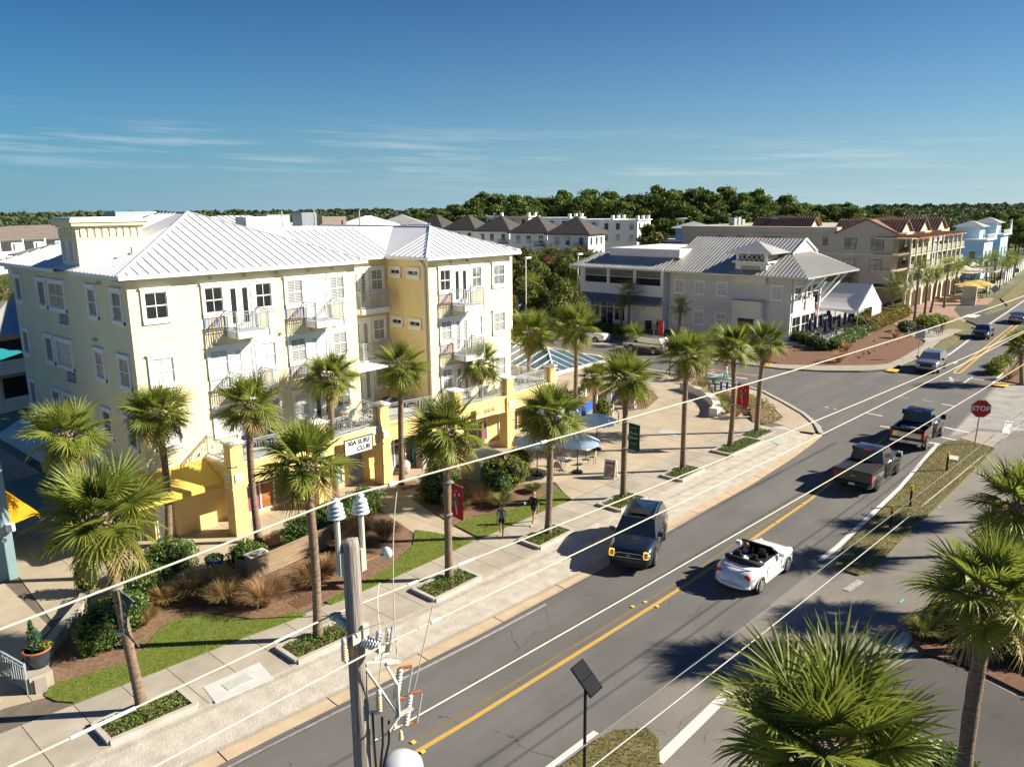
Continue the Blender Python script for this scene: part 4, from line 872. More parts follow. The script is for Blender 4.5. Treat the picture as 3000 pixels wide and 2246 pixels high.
NEARP = [('I1160,1215', 'E870,1370', 'E800,1000', 'palm with a green banner on its leaning trunk in the nearest kerbed planter', 1.12, 40),
 ('J640,630', 'F530,1240', 'F540,850', 'palm in the kerbed planter beside the wooden utility pole', 1.02, 36),
 ('J1700,150', 'F1680,880', 'F1670,620', 'palm with a red banner in the kerbed planter by the lawn', 1.0, 36),
 ('G565,1580', 'G560,750', 'G600,480', 'palm in the kerbed planter beside the two walking women', .98, 34),
 ('G1175,1275', 'G1205,440', 'G1200,220', 'palm with a green banner in the planter behind the dark parked car', 1.0, 36),
 ('G1655,1050', 'G1670,260', 'C1700,1400', 'palm in the planter at the middle of the plaza edge', .98, 34),
 ('G2035,860', 'C2070,1560', 'C2060,1350', 'palm with a red banner in the planter by the flower bed', .95, 32),
 ('H45,740', 'D100,1500', 'D120,1310', 'palm at the plaza corner end of the planter row', .95, 32),
 ('E690,1650', 'E560,640', 'E520,380', 'palm beside the yellow corner awning near the blue grey wall', 1.0, 34),
 ('E1365,1390', 'E1285,480', 'E1260,200', 'palm in front of the yellow building corner window', .95, 34),
 ('E2095,1350', 'E2030,400', 'E2000,150', 'palm beside the first yellow terrace pillar', .95, 34),
 ('F790,1290', 'F745,440', 'F730,200', 'palm with a ragged brown boot left of the surf shop sign', .98, 34),
 ('F1320,1165', 'F1310,310', 'F1310,130', 'palm right of the surf shop sign before the recessed bay', .95, 34),
 ('F1955,890', 'F1965,260', 'F1940,130', 'palm before the right wing of the yellow building', .9, 30),
 ('G945,615', 'G950,370', 'G940,240', 'small palm between the outdoor bar counters', .8, 28),
 ('G410,650', 'C415,1400', 'C440,1250', 'tall palm rising behind the cafe terrace end pillar', 1.12, 34),
 ('G772,700', 'C780,1350', 'C800,1200', 'tall palm rising beside the glass canopy', 1.12, 34)]
for i, (b_, bo, cr, lab, sz, n_) in enumerate(NEARP):
 B_, hub = spec(b_, bo, cr); palm(B_, hub, lab, sz, n_, i)
# right-hand palms
def palm_at(hub, label, seed, size=1.0, n_=34, **k):
 return palm((hub[0], hub[1], 0.02), hub, label, size, n_, seed, **k)
h1 = CAM+ray(2425, 2185)*12.6; palm_at(h1, 'big foreground palm crown beside the driveway', 41, 1.1, 46)
h2 = CAM+ray(2903, 1740)*18.5; palm_at(h2, 'foreground palm with a thick criss-cross boot by the painted stop board', 42, 1.0, 34, r0=.19)
B3 = gp(*tp('L2150,740')); palm((B3.x, B3.y, 0), above(2985, 1475, B3), 'palm at the frame edge beyond the stop board', 1.05, 34, 43)
B4 = gp(*tp('H2190,350')); palm((B4.x, B4.y, 0), above(2992, 1010, B4), 'palm on the mulch bed across the road at the frame edge', 1.0, 28, 44)
for k, (x, y, h_) in enumerate(((41.5, 3.0, 6.6), (36.2, 1.5, 6.3), (47.5, 2.2, 6.8), (22.6, -3.0, 6.4))):
 palm((x, y, 0), (x+.1, y, h_), ('palm beside the footpath casting its shade on the road',)[0], 1.0, 26, 50+k, group='footpath palms whose shadows cross the road')
# far palms: a crown in one mesh
def farcrown(seed):
 rg = random.Random(seed); V = []; F = []; n_ = 24
 for i in range(n_):
  q = i/(n_-1); e = 86-135*q**.85; a = i*2.39996; g_ = FAR_F[0 if q < .4 else 1 if q < .85 else 2]
  m_ = Matrix.Rotation(a, 4, 'Z') @ Matrix.Rotation(-R(e)+rg.gauss(0, .1), 4, 'Y') @ Matrix.Rotation(rg.gauss(0, .4), 4, 'X'); k = rg.uniform(.88, 1.08); o_ = len(V)
  V += [tuple((m_ @ Vector(v_))*k) for v_ in g_.v]; F += [tuple(j+o_ for j in f_) for f_ in g_.f]
 mb = MB(); mb.v = V; mb.f = F; return mb.mesh('crown', FROND)
FARC = [farcrown(k) for k in range(4)]
def farpalm(base, hub, label, seed, size=1.0, group=None):
 rg = random.Random(seed); base = Vector(base); hub = Vector(hub); t = thing('palm_tree', label, 'palm tree', tuple(base), group)
 link('trunk', trunk_mesh(base, hub-Vector((0, 0, .2)), .17, rg), t)
 b_ = link('boot', rg.choice(BOOTS), t); b_.location = hub-base
 c = link('crown', FARC[seed % 4], t); c.location = hub-base; c.rotation_euler = (0, 0, rg.uniform(0, 6)); k = size*rg.uniform(.95, 1.08); c.scale = (k, k, k)
 return t
def fspec(base, crown): B_ = gp(*tp(base)); return (B_.x, B_.y, 0), above(*tp(crown), B_)
FARP = [('C410,1120', 'C425,905', 'palm in the car park beside a parked silver car', 1.1), ('C735,1130', 'C720,930', 'shorter of two palms at the car park edge', .95), ('C822,1130', 'C845,935', 'taller of two palms at the car park edge', 1.1),
 ('C1215,1290', 'C1220,990', 'palm before the grey awning of the restaurant', 1.15), ('C1210,1415', 'C1265,1320', 'low palm beside the red banner across the side street', 1.0), ('C1155,1290', 'C1160,1060', 'bare topped palm beside the restaurant door', .6),
 ('C1630,1370', 'C1640,1100', 'palm against the grey siding of the restaurant', 1.0), ('C1850,1540', 'C1850,1400', 'low palm at the side street corner bed', 1.0), ('D1110,1205', 'D1180,930', 'palm with a pale shaggy trunk beside the white tent', 1.25),
 ('D1320,1225', 'D1360,810', 'first tall palm before the arcaded building', 1.2), ('D1400,1190', 'D1430,860', 'second tall palm before the arcaded building', 1.1), ('D1450,1150', 'D1510,830', 'third palm before the arcaded building', 1.0),
 ('D1560,1110', 'D1600,775', 'tall palm beside the carved terrace sign', 1.15), ('D1640,1000', 'D1680,775', 'palm before the yellow umbrellas', 1.1), ('D1705,910', 'D1740,760', 'palm behind the yellow umbrellas', 1.1), ('D1795,880', 'D1825,770', 'palm beside the pale sail canopy', 1.0),
 ('D1905,920', 'D1905,740', 'palm at the foot of the pale blue house', 1.2), ('D1965,960', 'D1975,720', 'taller palm at the foot of the pale blue house', 1.3), ('D1990,930', 'D2040,745', 'palm by the white garden wall', 1.1), ('D2090,880', 'D2095,700', 'palm beyond the white garden wall', 1.25), ('D2120,860', 'D2140,735', 'last palm along the far sidewalk', 1.1),
 ('D640,1090', 'D650,870', 'palm behind the tent roof beside the restaurant', 1.1), ('D800,1090', 'D800,860', 'palm behind the middle of the tent roof', 1.1), ('D985,1090', 'D985,875', 'palm behind the tent gable', 1.1), ('D1955,760', 'D1960,660', 'palm between the two pale blue houses', 1.1),
 ('E30,135', 'A25,800', 'palm in the rear parking lot with an orange wall behind', 1.0), ('E-80,60', 'A70,960', 'dark shaded palm beside the rear parking lot', 1.3), ('G1615,305', 'C1855,1500', 'stub palm in the kerb island at the side street', .6), ('C1960,1480', 'C1950,1330', 'low palm before the restaurant corner', .9), ('G1310,505', 'G1310,400', 'young palm in the mulch by the bar', .5)]
for i, (b_, cr, lab, sz) in enumerate(FARP):
 B_, hub = fspec(b_, cr); farpalm(B_, hub, lab, 100+i, sz)
# ============================================================ SHRUBS, HEDGES, GRASSES
LEAF = M('shrub_leaf', (0.055, 0.125, 0.013), 0.45, 0.35, 3.0, spec=0.5, c2=(0.135, 0.215, 0.028), trans=0.25)
LEAFY = M('yellow_green_leaf', (0.15, 0.20, 0.018), 0.5, 0.35, 2.5, c2=(0.32, 0.33, 0.04), trans=0.3)
LEAFG = M('golden_hedge_leaf', (0.14, 0.125, 0.014), 0.55, 0.35, 1.5, c2=(0.30, 0.235, 0.028), trans=0.25)
LEAFD = M('dark_hedge_leaf', (0.035, 0.08, 0.012), 0.5, 0.35, 2.0, c2=(0.09, 0.15, 0.022), trans=0.2)
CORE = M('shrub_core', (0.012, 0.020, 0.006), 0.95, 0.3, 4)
def leafquads(rg, pts, nrm, size, jitter=.9):
 n_ = len(pts); r_ = rg.normal(size=(n_, 3)); nn = nrm+r_*jitter; nn /= np.linalg.norm(nn, axis=1)[:, None]+1e-9
 t = np.cross(nn, rg.normal(size=(n_, 3))); t /= np.linalg.norm(t, axis=1)[:, None]+1e-9; b_ = np.cross(nn, t)
 s_ = (size*rg.uniform(.6, 1.3, n_))[:, None]
 return np.stack([pts-t*s_, pts-b_*s_*.55, pts+t*s_, pts+b_*s_*.55], 1).reshape(-1, 3)
def blobpts(rg, n_, c, r_, pw=2.0, lump=.14):
 """points near the surface of a superellipsoid, lumpy"""
 d = rg.normal(size=(n_, 3)); d /= np.linalg.norm(d, axis=1)[:, None]
 k = (np.abs(d)**pw).sum(1)**(-1/pw); f_ = np.array(c)
 l_ = 1+lump*np.sin(d[:, 0]*5.1+f_[0])*np.cos(d[:, 1]*4.3+f_[1]*1.3)+lump*.6*np.sin(d[:, 2]*9+d[:, 0]*7)
 rad = rg.uniform(.78, 1.03, n_)**.6
 p = d*(k*l_*rad)[:, None]*np.array(r_)+f_; nr_ = d/np.array(r_); nr_ /= np.linalg.norm(nr_, axis=1)[:, None]
 return p, nr_
def shrub(name, blobs, label, cat='shrub', mt=None, size=.055, dens=330, group=None, pw=2.4, seed=0, flowers=None):
 rg = np.random.default_rng(seed+5); c0 = np.mean([b_[0] for b_ in blobs], 0); base = (float(c0[0]), float(c0[1]), .05)
 t = thing(name, label, cat, base, group); V = []; core = MB()
 for c, r_ in blobs:
  ar = 4*math.pi*((r_[0]*r_[1])**1.6/3+(r_[0]*r_[2])**1.6/3+(r_[1]*r_[2])**1.6/3)**(1/1.6); n_ = int(ar*dens)
  p, nn = blobpts(rg, n_, c, r_, pw); ok = p[:, 2] > .04; V.append(leafquads(rg, p[ok]-np.array(base), nn[ok], size))
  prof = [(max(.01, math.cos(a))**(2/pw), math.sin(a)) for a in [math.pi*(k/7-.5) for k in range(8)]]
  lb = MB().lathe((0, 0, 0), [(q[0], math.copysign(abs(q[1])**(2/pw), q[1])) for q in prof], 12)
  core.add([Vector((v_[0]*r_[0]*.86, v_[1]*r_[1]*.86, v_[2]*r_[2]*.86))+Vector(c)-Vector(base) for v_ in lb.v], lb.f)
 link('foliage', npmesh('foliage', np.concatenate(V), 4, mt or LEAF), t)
 link('dark_core', core.mesh('dark_core', CORE), t)  # near-black solid under the leaves; the bush's inner shade put into colour
 return t
def bl(x, y, z, rx, ry, rz): return ((x, y, z), (rx, ry, rz))
shrub('hedge', [bl(9.1, 28.1, .8, .95, .75, .85), bl(10.2, 29.0, .72, .85, .8, .75)], 'rounded clipped hedge at the lawn end with a palm trunk before it', 'hedge', seed=1)
shrub('hedge', [bl(11.6, 30.6, .8, 1.15, .85, .8), bl(13.2, 31.7, .9, 1.15, .8, .85)], 'rounded clipped hedge behind the nearest palm trunk', 'hedge', seed=2)
shrub('shrub', [bl(16.0, 30.3, .55, .8, .6, .6)], 'glossy round shrub beside the air conditioner', seed=3)
shrub('hedge', [bl(19.0, 30.1, .75, 1.25, .8, .75), bl(20.6, 30.4, .85, .9, .8, .8)], 'clipped hedge behind the wooden screen fence', 'hedge', seed=4)
shrub('hedge', [bl(23.0, 30.9, .8, 1.0, .75, .75), bl(21.9, 30.7, .7, .7, .7, .7)], 'clipped hedge behind the insulators of the utility pole', 'hedge', seed=5)
shrub('shrub', [bl(29.4, 27.6, .75, .85, .75, .75)], 'round dark green shrub beside the transformer box', mt=LEAF, seed=6)
shrub('shrub', [bl(26.6, 29.8, .8, .7, .7, .85), bl(28.2, 30.6, 1.0, .95, .8, 1.0)], 'tall dark shrub with the red banner before it', seed=7)
shrub('shrub', [bl(31.2, 28.0, .95, 1.0, .8, .85), bl(32.3, 28.6, 1.2, .9, .7, .7), bl(30.6, 28.8, 1.1, .7, .6, .6)], 'loose yellow green shrub before the light blue umbrellas', mt=LEAFY, size=.06, dens=140, pw=2, seed=8)
shrub('shrub', [bl(10.3, 32.9, .8, .5, .5, .75)], 'thin yellowish shrub at the foot of the corner palm', mt=LEAFY, size=.06, dens=110, pw=2, seed=9)
shrub('shrub', [bl(46.9, 33.0, .7, .6, .6, .7)], 'yellow green shrub at the outdoor bar end', mt=LEAFY, size=.07, dens=160, pw=2, seed=10)
shrub('shrub', [bl(52.5, 33.2, .5, .7, .5, .45)], 'small yellowish shrub in the plaza mulch bed', mt=LEAFY, size=.07, dens=150, pw=2, seed=11)
shrub('shrub', [bl(44.0, 33.6, .45, .5, .5, .45)], 'low leafy plant before the blue bar panels', mt=LEAFY, size=.08, dens=140, pw=2, seed=12)
# restaurant hedges
def hedge_run(pts, w_, h_, label, mt, seed, size=.10, dens=110):
 bl_ = []
 for a, b_ in zip(pts, pts[1:]):
  a = Vector(a); b_ = Vector(b_); n_ = max(1, round((b_-a).length/1.6))
  for i in range(n_): p = a+(b_-a)*((i+.5)/n_); bl_.append(bl(p.x, p.y, h_*.5+.05, w_*1.25, w_*1.05, h_*.55))
 return shrub('hedge', bl_, label, 'hedge', mt, size, dens, pw=4, seed=seed)
hedge_run([(83.8, 30.2), (88.6, 35.4)], .75, 1.2, 'dark clipped hedge along the shaded side of the patio', LEAFD, 20)
hedge_run([(84.5, 29.8), (98.5, 31.0)], .7, 1.15, 'bright green clipped hedge along the patio front', LEAF, 21)
hedge_run([(100, 31.3), (118.5, 32.2)], .95, 1.55, 'tall golden clipped hedge beyond the patio', LEAFG, 22)
hedge_run([(104, 33.9), (116, 35.6)], .7, 1.0, 'short green hedge behind the golden hedge', LEAFY, 23)
hedge_run([(80.5, 53.5), (80.5, 60.5)], .7, 1.1, 'dark hedge below the restaurant entrance', LEAFD, 24)
shrub('shrub', [bl(108, 26.6, .9, 2.0, 1.3, .9), bl(111, 26.0, .8, 1.6, 1.2, .8)], 'sprawling green bush on the far verge by the bicycles', mt=LEAFY, size=.12, dens=60, pw=2, seed=25)
shrub('shrub', [bl(103.5, 27.6, .7, 1.6, 1.0, .8)], 'dark low bush behind the bicycle rack', mt=LEAFD, size=.12, dens=60, pw=2, seed=26)
shrub('shrub', [bl(77.6, 36.0, .7, 1.6, 1.2, .8)], 'silvery green bush at the restaurant street corner', mt=M('silver_leaf', (0.12, 0.17, 0.13), .6, .3, 3, c2=(0.24, 0.30, 0.25), trans=.2), size=.10, dens=90, pw=2, seed=27)
shrub('shrub', [bl(29.9, 5.6, .5, .9, .8, .55), bl(31.0, 4.6, .55, .9, 1.0, .6)], 'low dark shrub at the footpath corner', mt=LEAFD, size=.06, dens=260, pw=2, seed=28)
shrub('shrub', [bl(29.6, 3.5, .55, .8, .9, .6), bl(30.4, 2.0, .6, 1.1, 1.2, .6)], 'low shrub bank at the foot of the painted stop board', mt=LEAFD, size=.06, dens=240, pw=2, seed=29)
shrub('shrub', [bl(28.6, .4, .6, 1.2, 1.3, .7)], 'dark shrub bank beside the driveway edge', mt=LEAFD, size=.06, dens=220, pw=2, seed=30)
shrub('shrub', [bl(21.4, 3.6, .45, 1.1, .8, .5), bl(19.6, 4.0, .45, 1.1, .8, .5)], 'green shrub bed under the foreground palms', mt=LEAF, size=.06, dens=240, pw=2, seed=31)
shrub('shrub', [bl(83.0, 14.1, .6, 1.6, .8, .7), bl(87, 14.3, .5, 1.6, .8, .6)], 'scrubby bush across the road at the frame edge', mt=LEAFY, size=.10, dens=90, pw=2, seed=32)
# flowers on the corner mound
rg = np.random.default_rng(77)
fb = [(60.1, 27.6), (58.6, 25.6), (56.4, 23.7), (54.3, 22.3), (52.4, 22.8), (52.2, 23.6), (54.0, 24.7), (56.5, 27.4), (58.6, 30.0), (60.2, 30.4)]
moundm = MB(); cxy = np.mean(fb, 0)
nb = len(fb); vs = [(x, y, .05) for x, y in fb]+[(cxy[0]+(x-cxy[0])*.6, cxy[1]+(y-cxy[1])*.6, .38) for x, y in fb]+[(cxy[0], cxy[1], .45)]
fs = [(i, (i+1) % nb, nb+(i+1) % nb, nb+i) for i in range(nb)]+[(nb+i, nb+(i+1) % nb, 2*nb) for i in range(nb)]
mnd = moundm.add(vs, fs).build('flower_mound', MULCH); struct(mnd)
def inpoly(q, P_):
 P_ = np.array(P_); ins = np.zeros(len(q), bool); j = len(P_)-1
 for i in range(len(P_)):
  c_ = ((P_[i, 1] > q[:, 1]) != (P_[j, 1] > q[:, 1])) & (q[:, 0] < (P_[j, 0]-P_[i, 0])*(q[:, 1]-P_[i, 1])/(P_[j, 1]-P_[i, 1]+1e-12)+P_[i, 0]); ins ^= c_; j = i
 return ins
gx, gy = np.meshgrid(np.arange(51.5, 61, .36), np.arange(21.5, 31, .36)); q = np.c_[gx.ravel(), gy.ravel()]+rg.normal(0, .04, (gx.size, 2)); q = q[inpoly(q, fb)]
dist = np.linalg.norm((q-cxy)/np.array([4.2, 4.2]), axis=1); qz = np.clip(.46-.42*dist**1.5, .06, .45)
pl_ = []; fl_ = []
for (x, y), z in zip(q, qz):
 p, nn = blobpts(rg, 22, (x, y, z+.05), (.15, .15, .1)); pl_.append(leafquads(rg, p, nn, .05))
 for _ in range(2): p2, n2 = blobpts(rg, 2, (x, y, z+.12), (.11, .11, .05)); fl_.append(leafquads(rg, p2, np.tile([0, 0, 1.0], (2, 1)), .05, .3))
o = link('bedding_plants', npmesh('bedding_plants', np.concatenate(pl_), 4, LEAF)); tag(o, 'rows of low green bedding plants on the corner mound', None, kind='stuff')
o = link('yellow_flowers', npmesh('yellow_flowers', np.concatenate(fl_), 4, M('yellow_petal', (0.75, 0.50, 0.03), .6, .1))); tag(o, 'small yellow flowers dotted over the corner mound', None, kind='stuff')
# ornamental grass tufts
TUFT = M('ornamental_grass', (0.32, 0.225, 0.085), 0.8, 0.3, 3, c2=(0.52, 0.385, 0.175), trans=0.35)
TUFTR = M('reddish_grass', (0.30, 0.175, 0.075), 0.8, 0.3, 3, c2=(0.50, 0.335, 0.175), trans=0.35)
TUFTG = M('green_grass_tuft', (0.15, 0.165, 0.04), 0.8, 0.3, 3, c2=(0.30, 0.27, 0.09), trans=0.3)
def tuft(x, y, r_, h_, label, mt=TUFT, n_=420, seed=0, wid=.006):
 rg = np.random.default_rng(seed+900); a = rg.uniform(0, 6.283, n_); s_ = rg.uniform(.15, 1.0, n_)**.7; L_ = h_*rg.uniform(.75, 1.15, n_)
 d = np.c_[np.cos(a), np.sin(a)]; b0 = np.c_[d*(.10*r_*rg.uniform(0, 1, n_))[:, None], np.zeros(n_)]
 ks = (0, .4, .75, 1.0); pts = []
 for k in ks: pts.append(b0+np.c_[d*(r_*s_*k**1.3)[:, None], L_*(k-.45*s_*k**2.4)])
 sd = np.c_[-d[:, 1], d[:, 0], np.zeros(n_)]*wid; V = []
 for (p, q) in zip(pts, pts[1:]): V.append(np.stack([p-sd, p+sd, q+sd*.7, q-sd*.7], 1).reshape(-1, 3))
 o = link('ornamental_grass', npmesh('ornamental_grass', np.concatenate(V), 4, mt)); o.location = (x, y, .06)
 tag(o, label, 'grass tuft', 'ornamental grass tufts'); return o
for i, (x, y, r_, h_, lab, mt) in enumerate(((10.75, 28.5, .55, .7, 'small straw tuft at the tip of the lawn', TUFT), (11.9, 29.3, .75, .95, 'straw coloured tuft above the lawn bulge', TUFT), (12.9, 29.1, .9, 1.15, 'large straw grass tuft below the blue pots', TUFT), (13.9, 28.9, .8, 1.05, 'straw grass tuft between the pots and the fence end', TUFT),
 (13.6, 27.6, .85, 1.1, 'straw grass tuft left of the wooden fence', TUFT), (14.5, 26.3, 1.0, 1.2, 'broad reddish straw tuft before the wooden fence', TUFTR), (16.7, 26.2, .95, 1.15, 'reddish tuft between the fence and the palm trunk', TUFTR), (17.6, 26.4, .85, 1.05, 'reddish tuft behind the utility pole', TUFTR),
 (19.8, 28.2, .95, 1.15, 'feathery reddish tuft right of the utility pole', TUFTR), (20.9, 28.6, 1.0, 1.25, 'tall feathery tuft at the walkway edge', TUFTR), (21.6, 27.6, .8, 1.0, 'small feathery tuft at the lawn point', TUFTR),
 (26.6, 27.8, .8, 1.0, 'straw tuft beside the red banner', TUFT), (27.8, 27.6, .9, 1.15, 'wide straw tuft below the dark shrub', TUFTR), (28.4, 26.4, .7, .7, 'greenish straw tuft at the second lawn edge', TUFTG), (31.2, 26.5, .5, .5, 'sparse tuft in the mulch before the cafe tables', TUFTG),
 (52.8, 25.2, .8, .8, 'brown tuft at the end of the curved bench', TUFTR), (53.6, 26.2, .9, .9, 'brown green tuft behind the curved bench end', TUFTG), (55.2, 27.6, .9, .9, 'green tuft behind the curved bench', TUFTG), (57.0, 29.6, 1.0, 1.0, 'green tuft on the corner mound edge', TUFTG), (58.6, 31.4, 1.1, 1.0, 'reddish plumed tuft behind the curved bench top', TUFTR), (59.6, 31.6, 1.0, 1.0, 'tuft beside the paddleboard couple', TUFTG),
 (78.6, 26.9, 1.1, 1.3, 'pale tuft in the pine straw at the street corner', TUFTR), (85.4, 28.6, 1.0, 1.1, 'tuft below the bright green hedge', TUFTR), (97.5, 27.2, .8, 1.0, 'brown tuft beside the white bicycle', TUFTR), (80.6, 12.6, .9, 1.0, 'straw tuft across the road at the frame edge', TUFT), (29.0, 6.2, .7, .8, 'spiky tuft at the footpath corner', TUFTG))):
 tuft(x, y, r_*1.18, h_*1.12, lab, mt, seed=i, n_=800 if y < 40 and x < 35 else 300, wid=.0075 if x < 35 else .012)
# ============================================================ TREES
PINE = M('pine_foliage', (0.050, 0.095, 0.016), 0.75, 0.45, 0.35, c2=(0.155, 0.195, 0.034), trans=0.25, rand=.18)
OAK = M('scrub_oak_foliage', (0.060, 0.10, 0.018), 0.75, 0.45, 0.4, c2=(0.19, 0.205, 0.042), trans=0.25, rand=.25)
RUST = M('autumn_foliage', (0.115, 0.030, 0.018), 0.8, 0.4, 0.8, c2=(0.22, 0.085, 0.03), trans=0.2, rand=.15)
WOOD = M('tree_bark', (0.11, 0.085, 0.065), 0.95, 0.3, 3, c2=(0.19, 0.155, 0.125))
def treegeo(seed, h_, spread, nclump, leaf, low=.45, flat=.55, per=130):
 """trunk with limbs and a crown of many leaf clumps with gaps"""
 rg = np.random.default_rng(seed); tr = MB(); top = h_*.9; bend = rg.normal(0, .02*h_, 2)
 P_ = lambda t: Vector((bend[0]*t, bend[1]*t*t, top*t)); r0 = .018*h_+.06
 tr.tube([P_(k/5) for k in range(6)], [r0*(1-.8*k/5) for k in range(6)], 6); V = []
 for i in range(nclump):
  t = low+(1-low)*((i+.5)/nclump); a = i*2.4+rg.uniform(-.4, .4); k = math.sin(math.pi*min(1, (t-low)/(1-low)*.8+.22)); rr = spread*k*rg.uniform(.35, 1.0)
  c = P_(t)+Vector((math.cos(a)*rr, math.sin(a)*rr, rg.uniform(-.03, .07)*h_)); s_ = spread*rg.uniform(.26, .46)
  tr.tube([P_(max(.2, t-.12)), (P_(t)+c)/2+Vector((0, 0, -.02*h_)), c], [r0*.35, r0*.25, r0*.1], 4, cap=False)
  p, nn = blobpts(rg, per, tuple(c), (s_, s_*rg.uniform(.8, 1.1), s_*flat), 2, .25); nn = nn*.6+np.array([0, 0, .35]); V.append(leafquads(rg, p, nn, leaf, .8))
 return tr, np.concatenate(V)
def treeset(name, n_, args, mt, s0):
 out = []
 for k in range(n_):
  tr, V = treegeo(s0+k, **args(k)); out.append((tr.mesh('trunk', WOOD), npmesh('crown', V, 4, mt)))
 return out
PINES = treeset('pine', 5, lambda k: dict(h_=14+k*.8, spread=3.6+.25*k, nclump=17+k, leaf=.40, low=.50, flat=.5, per=120), PINE, 10)
OAKS = treeset('oak', 4, lambda k: dict(h_=6.0+k*.7, spread=3.0+.3*k, nclump=16, leaf=.26, low=.18, flat=.75, per=150), OAK, 30)
RUSTS = treeset('rust', 2, lambda k: dict(h_=6.5, spread=2.4, nclump=12, leaf=.24, low=.2, flat=.8, per=120), RUST, 40)
SCRUBY = treeset('yellow', 2, lambda k: dict(h_=6.0, spread=2.8, nclump=14, leaf=.26, low=.15, flat=.75, per=130), M('yellow_scrub', (0.10, 0.10, 0.02), .75, .4, .6, c2=(0.20, 0.175, 0.04), trans=.2, rand=.2), 50)
def tree(kind, x, y, s_, label, seed, group, name='tree'):
 rg = random.Random(seed); tm, cm = kind[seed % len(kind)]; t = thing(name, label, 'tree', (x, y, -.05), group, rg.uniform(0, 6.28)); k = s_*rg.uniform(.92, 1.08); t.scale = (k*rg.uniform(.92, 1.1), k, k)
 link('trunk', tm, t); link('crown', cm, t); return t
def polar(px, dist):
 d = ray(px, 700); u = Vector((d.x, d.y, 0)).normalized(); return u.x*dist, u.y*dist
rg = random.Random(5)
# pine belt: a row of tall pines behind the houses, densest from the middle to the right
npine = 0
for px in range(1230, 2640, 26):
 for row in range(3):
  dist = 250+row*26+rg.uniform(-9, 9); x, y = polar(px+rg.uniform(-14, 14), dist)
  prof = interp([(1230, .84), (1300, .95), (1450, 1.16), (1600, 1.12), (1700, 1.2), (1900, 1.16), (2080, 1.26), (2250, 1.08), (2330, 1.0), (2480, .86), (2640, .78)], px)
  tree(PINES, x, y, prof*(1.02+.03*row)*rg.uniform(.92, 1.08), 'tall flat topped pine in the dark pine belt behind the houses', npine, 'pines of the belt behind the houses', 'pine_tree'); npine += 1
for px in range(1900, 2560, 44):
 dist = 195+rg.uniform(-8, 8); x, y = polar(px, dist); tree(PINES, x, y, .92*rg.uniform(.85, 1.1), 'slender pine standing before the belt behind the beige building', npine, 'slender pines behind the beige building', 'pine_tree'); npine += 1
for px in range(1260, 1960, 50):
 dist = 225+rg.uniform(-8, 8); x, y = polar(px, dist); tree(OAKS, x, y, 1.15*rg.uniform(.85, 1.1), 'round oak at the foot of the pine belt', npine, 'round oaks at the foot of the pine belt', 'oak_tree'); npine += 1
# far wooded horizon: one mass
FARW = M('distant_foliage', (0.045, 0.075, 0.030), .85, .4, .05, c2=(0.105, 0.13, 0.05), trans=.15)  # darker, bluer leaf colour; haze of distance put into it
def woods(name, x0, x1, d0, d1, n_, h0, h1, label, seed, leaf=1.1, mt=None):
 rg = np.random.default_rng(seed); V = []
 for i in range(n_):
  px = rg.uniform(x0, x1); dist = rg.uniform(d0, d1); x, y = polar(px, dist); h_ = rg.uniform(h0, h1); s_ = h_*rg.uniform(.32, .5)
  for k in range(3):
   p, nn = blobpts(rg, 34, (x+rg.normal(0, s_*.5), y+rg.normal(0, s_*.5), h_*(.92-.22*k)-s_*.5), (s_, s_, s_*.6), 2, .25); nn = nn*.5+np.array([0, 0, .5]); V.append(leafquads(rg, p, nn, leaf*dist/500, .8))
 o = link(name, npmesh(name, np.concatenate(V), 4, mt or FARW)); tag(o, label, None, kind='stuff'); return o
woods('woods', -400, 1500, 420, 900, 620, 9, 12.5, 'low wooded horizon behind the yellow building', 1)
woods('woods', -300, 1400, 300, 420, 150, 8, 10.5, 'scattered tree tops before the wooded horizon', 2)
woods('woods', 2300, 3500, 300, 1000, 900, 9, 13, 'wooded horizon beyond the far end of the road', 3)
woods('woods', 1200, 2400, 420, 900, 300, 10, 13, 'woods far behind the pine belt', 4)
woods('far_woods', -600, 3700, 1000, 2600, 900, 11, 15, 'hazy woods along the horizon', 5, leaf=1.3)
# ============================================================ RESTAURANT across the side street
SIDING = M('white_board_siding', (0.72, 0.71, 0.68), .75, .05, 1.5)
SIDG = M('grey_lap_siding', (0.62, 0.62, 0.60), .75, .05, 1.5)
TIN = M('galvanised_roof', (0.40, 0.40, 0.385), .45, .12, .35, metal=.35, c2=(0.52, 0.51, 0.48))
TINR = M('galvanised_rib', (0.30, 0.30, 0.29), .5, .1, .5, metal=.3)
GREYAWN = M('grey_awning', (0.13, 0.15, 0.17), .8, .06, 1)
SCREEN = M('porch_screen', (0.10, 0.105, 0.10), .7, .25, 2.0, c2=(0.19, 0.19, 0.18)); DARKIN = M('dark_interior', (0.012, 0.012, 0.012), .8, 0)
res = thing('restaurant_building', 'two storey white sided restaurant with grey metal roofs and a lattice tower', 'building', (86, 52, 0))
WX = 85.8
MB().bx(WX, 104, 51.5, 64.5, 0, 7.6).build('wall', SIDING, res)
WP = Plane((WX, 0, 0), (0, 1, 0), (-1, 0, 0))
# board and batten strips on the upper and lower wall
for y in frange(51.6, 64.4, .42):
 m_ = MB(); WP.box(m_, y-.02, y+.02, .0, .03, 4.35, 5.55); m_.build('batten', SIDING, res)
 if y < 57.0: m_ = MB(); WP.box(m_, y-.02, y+.02, .0, .03, .8, 3.3); m_.build('batten', SIDING, res)
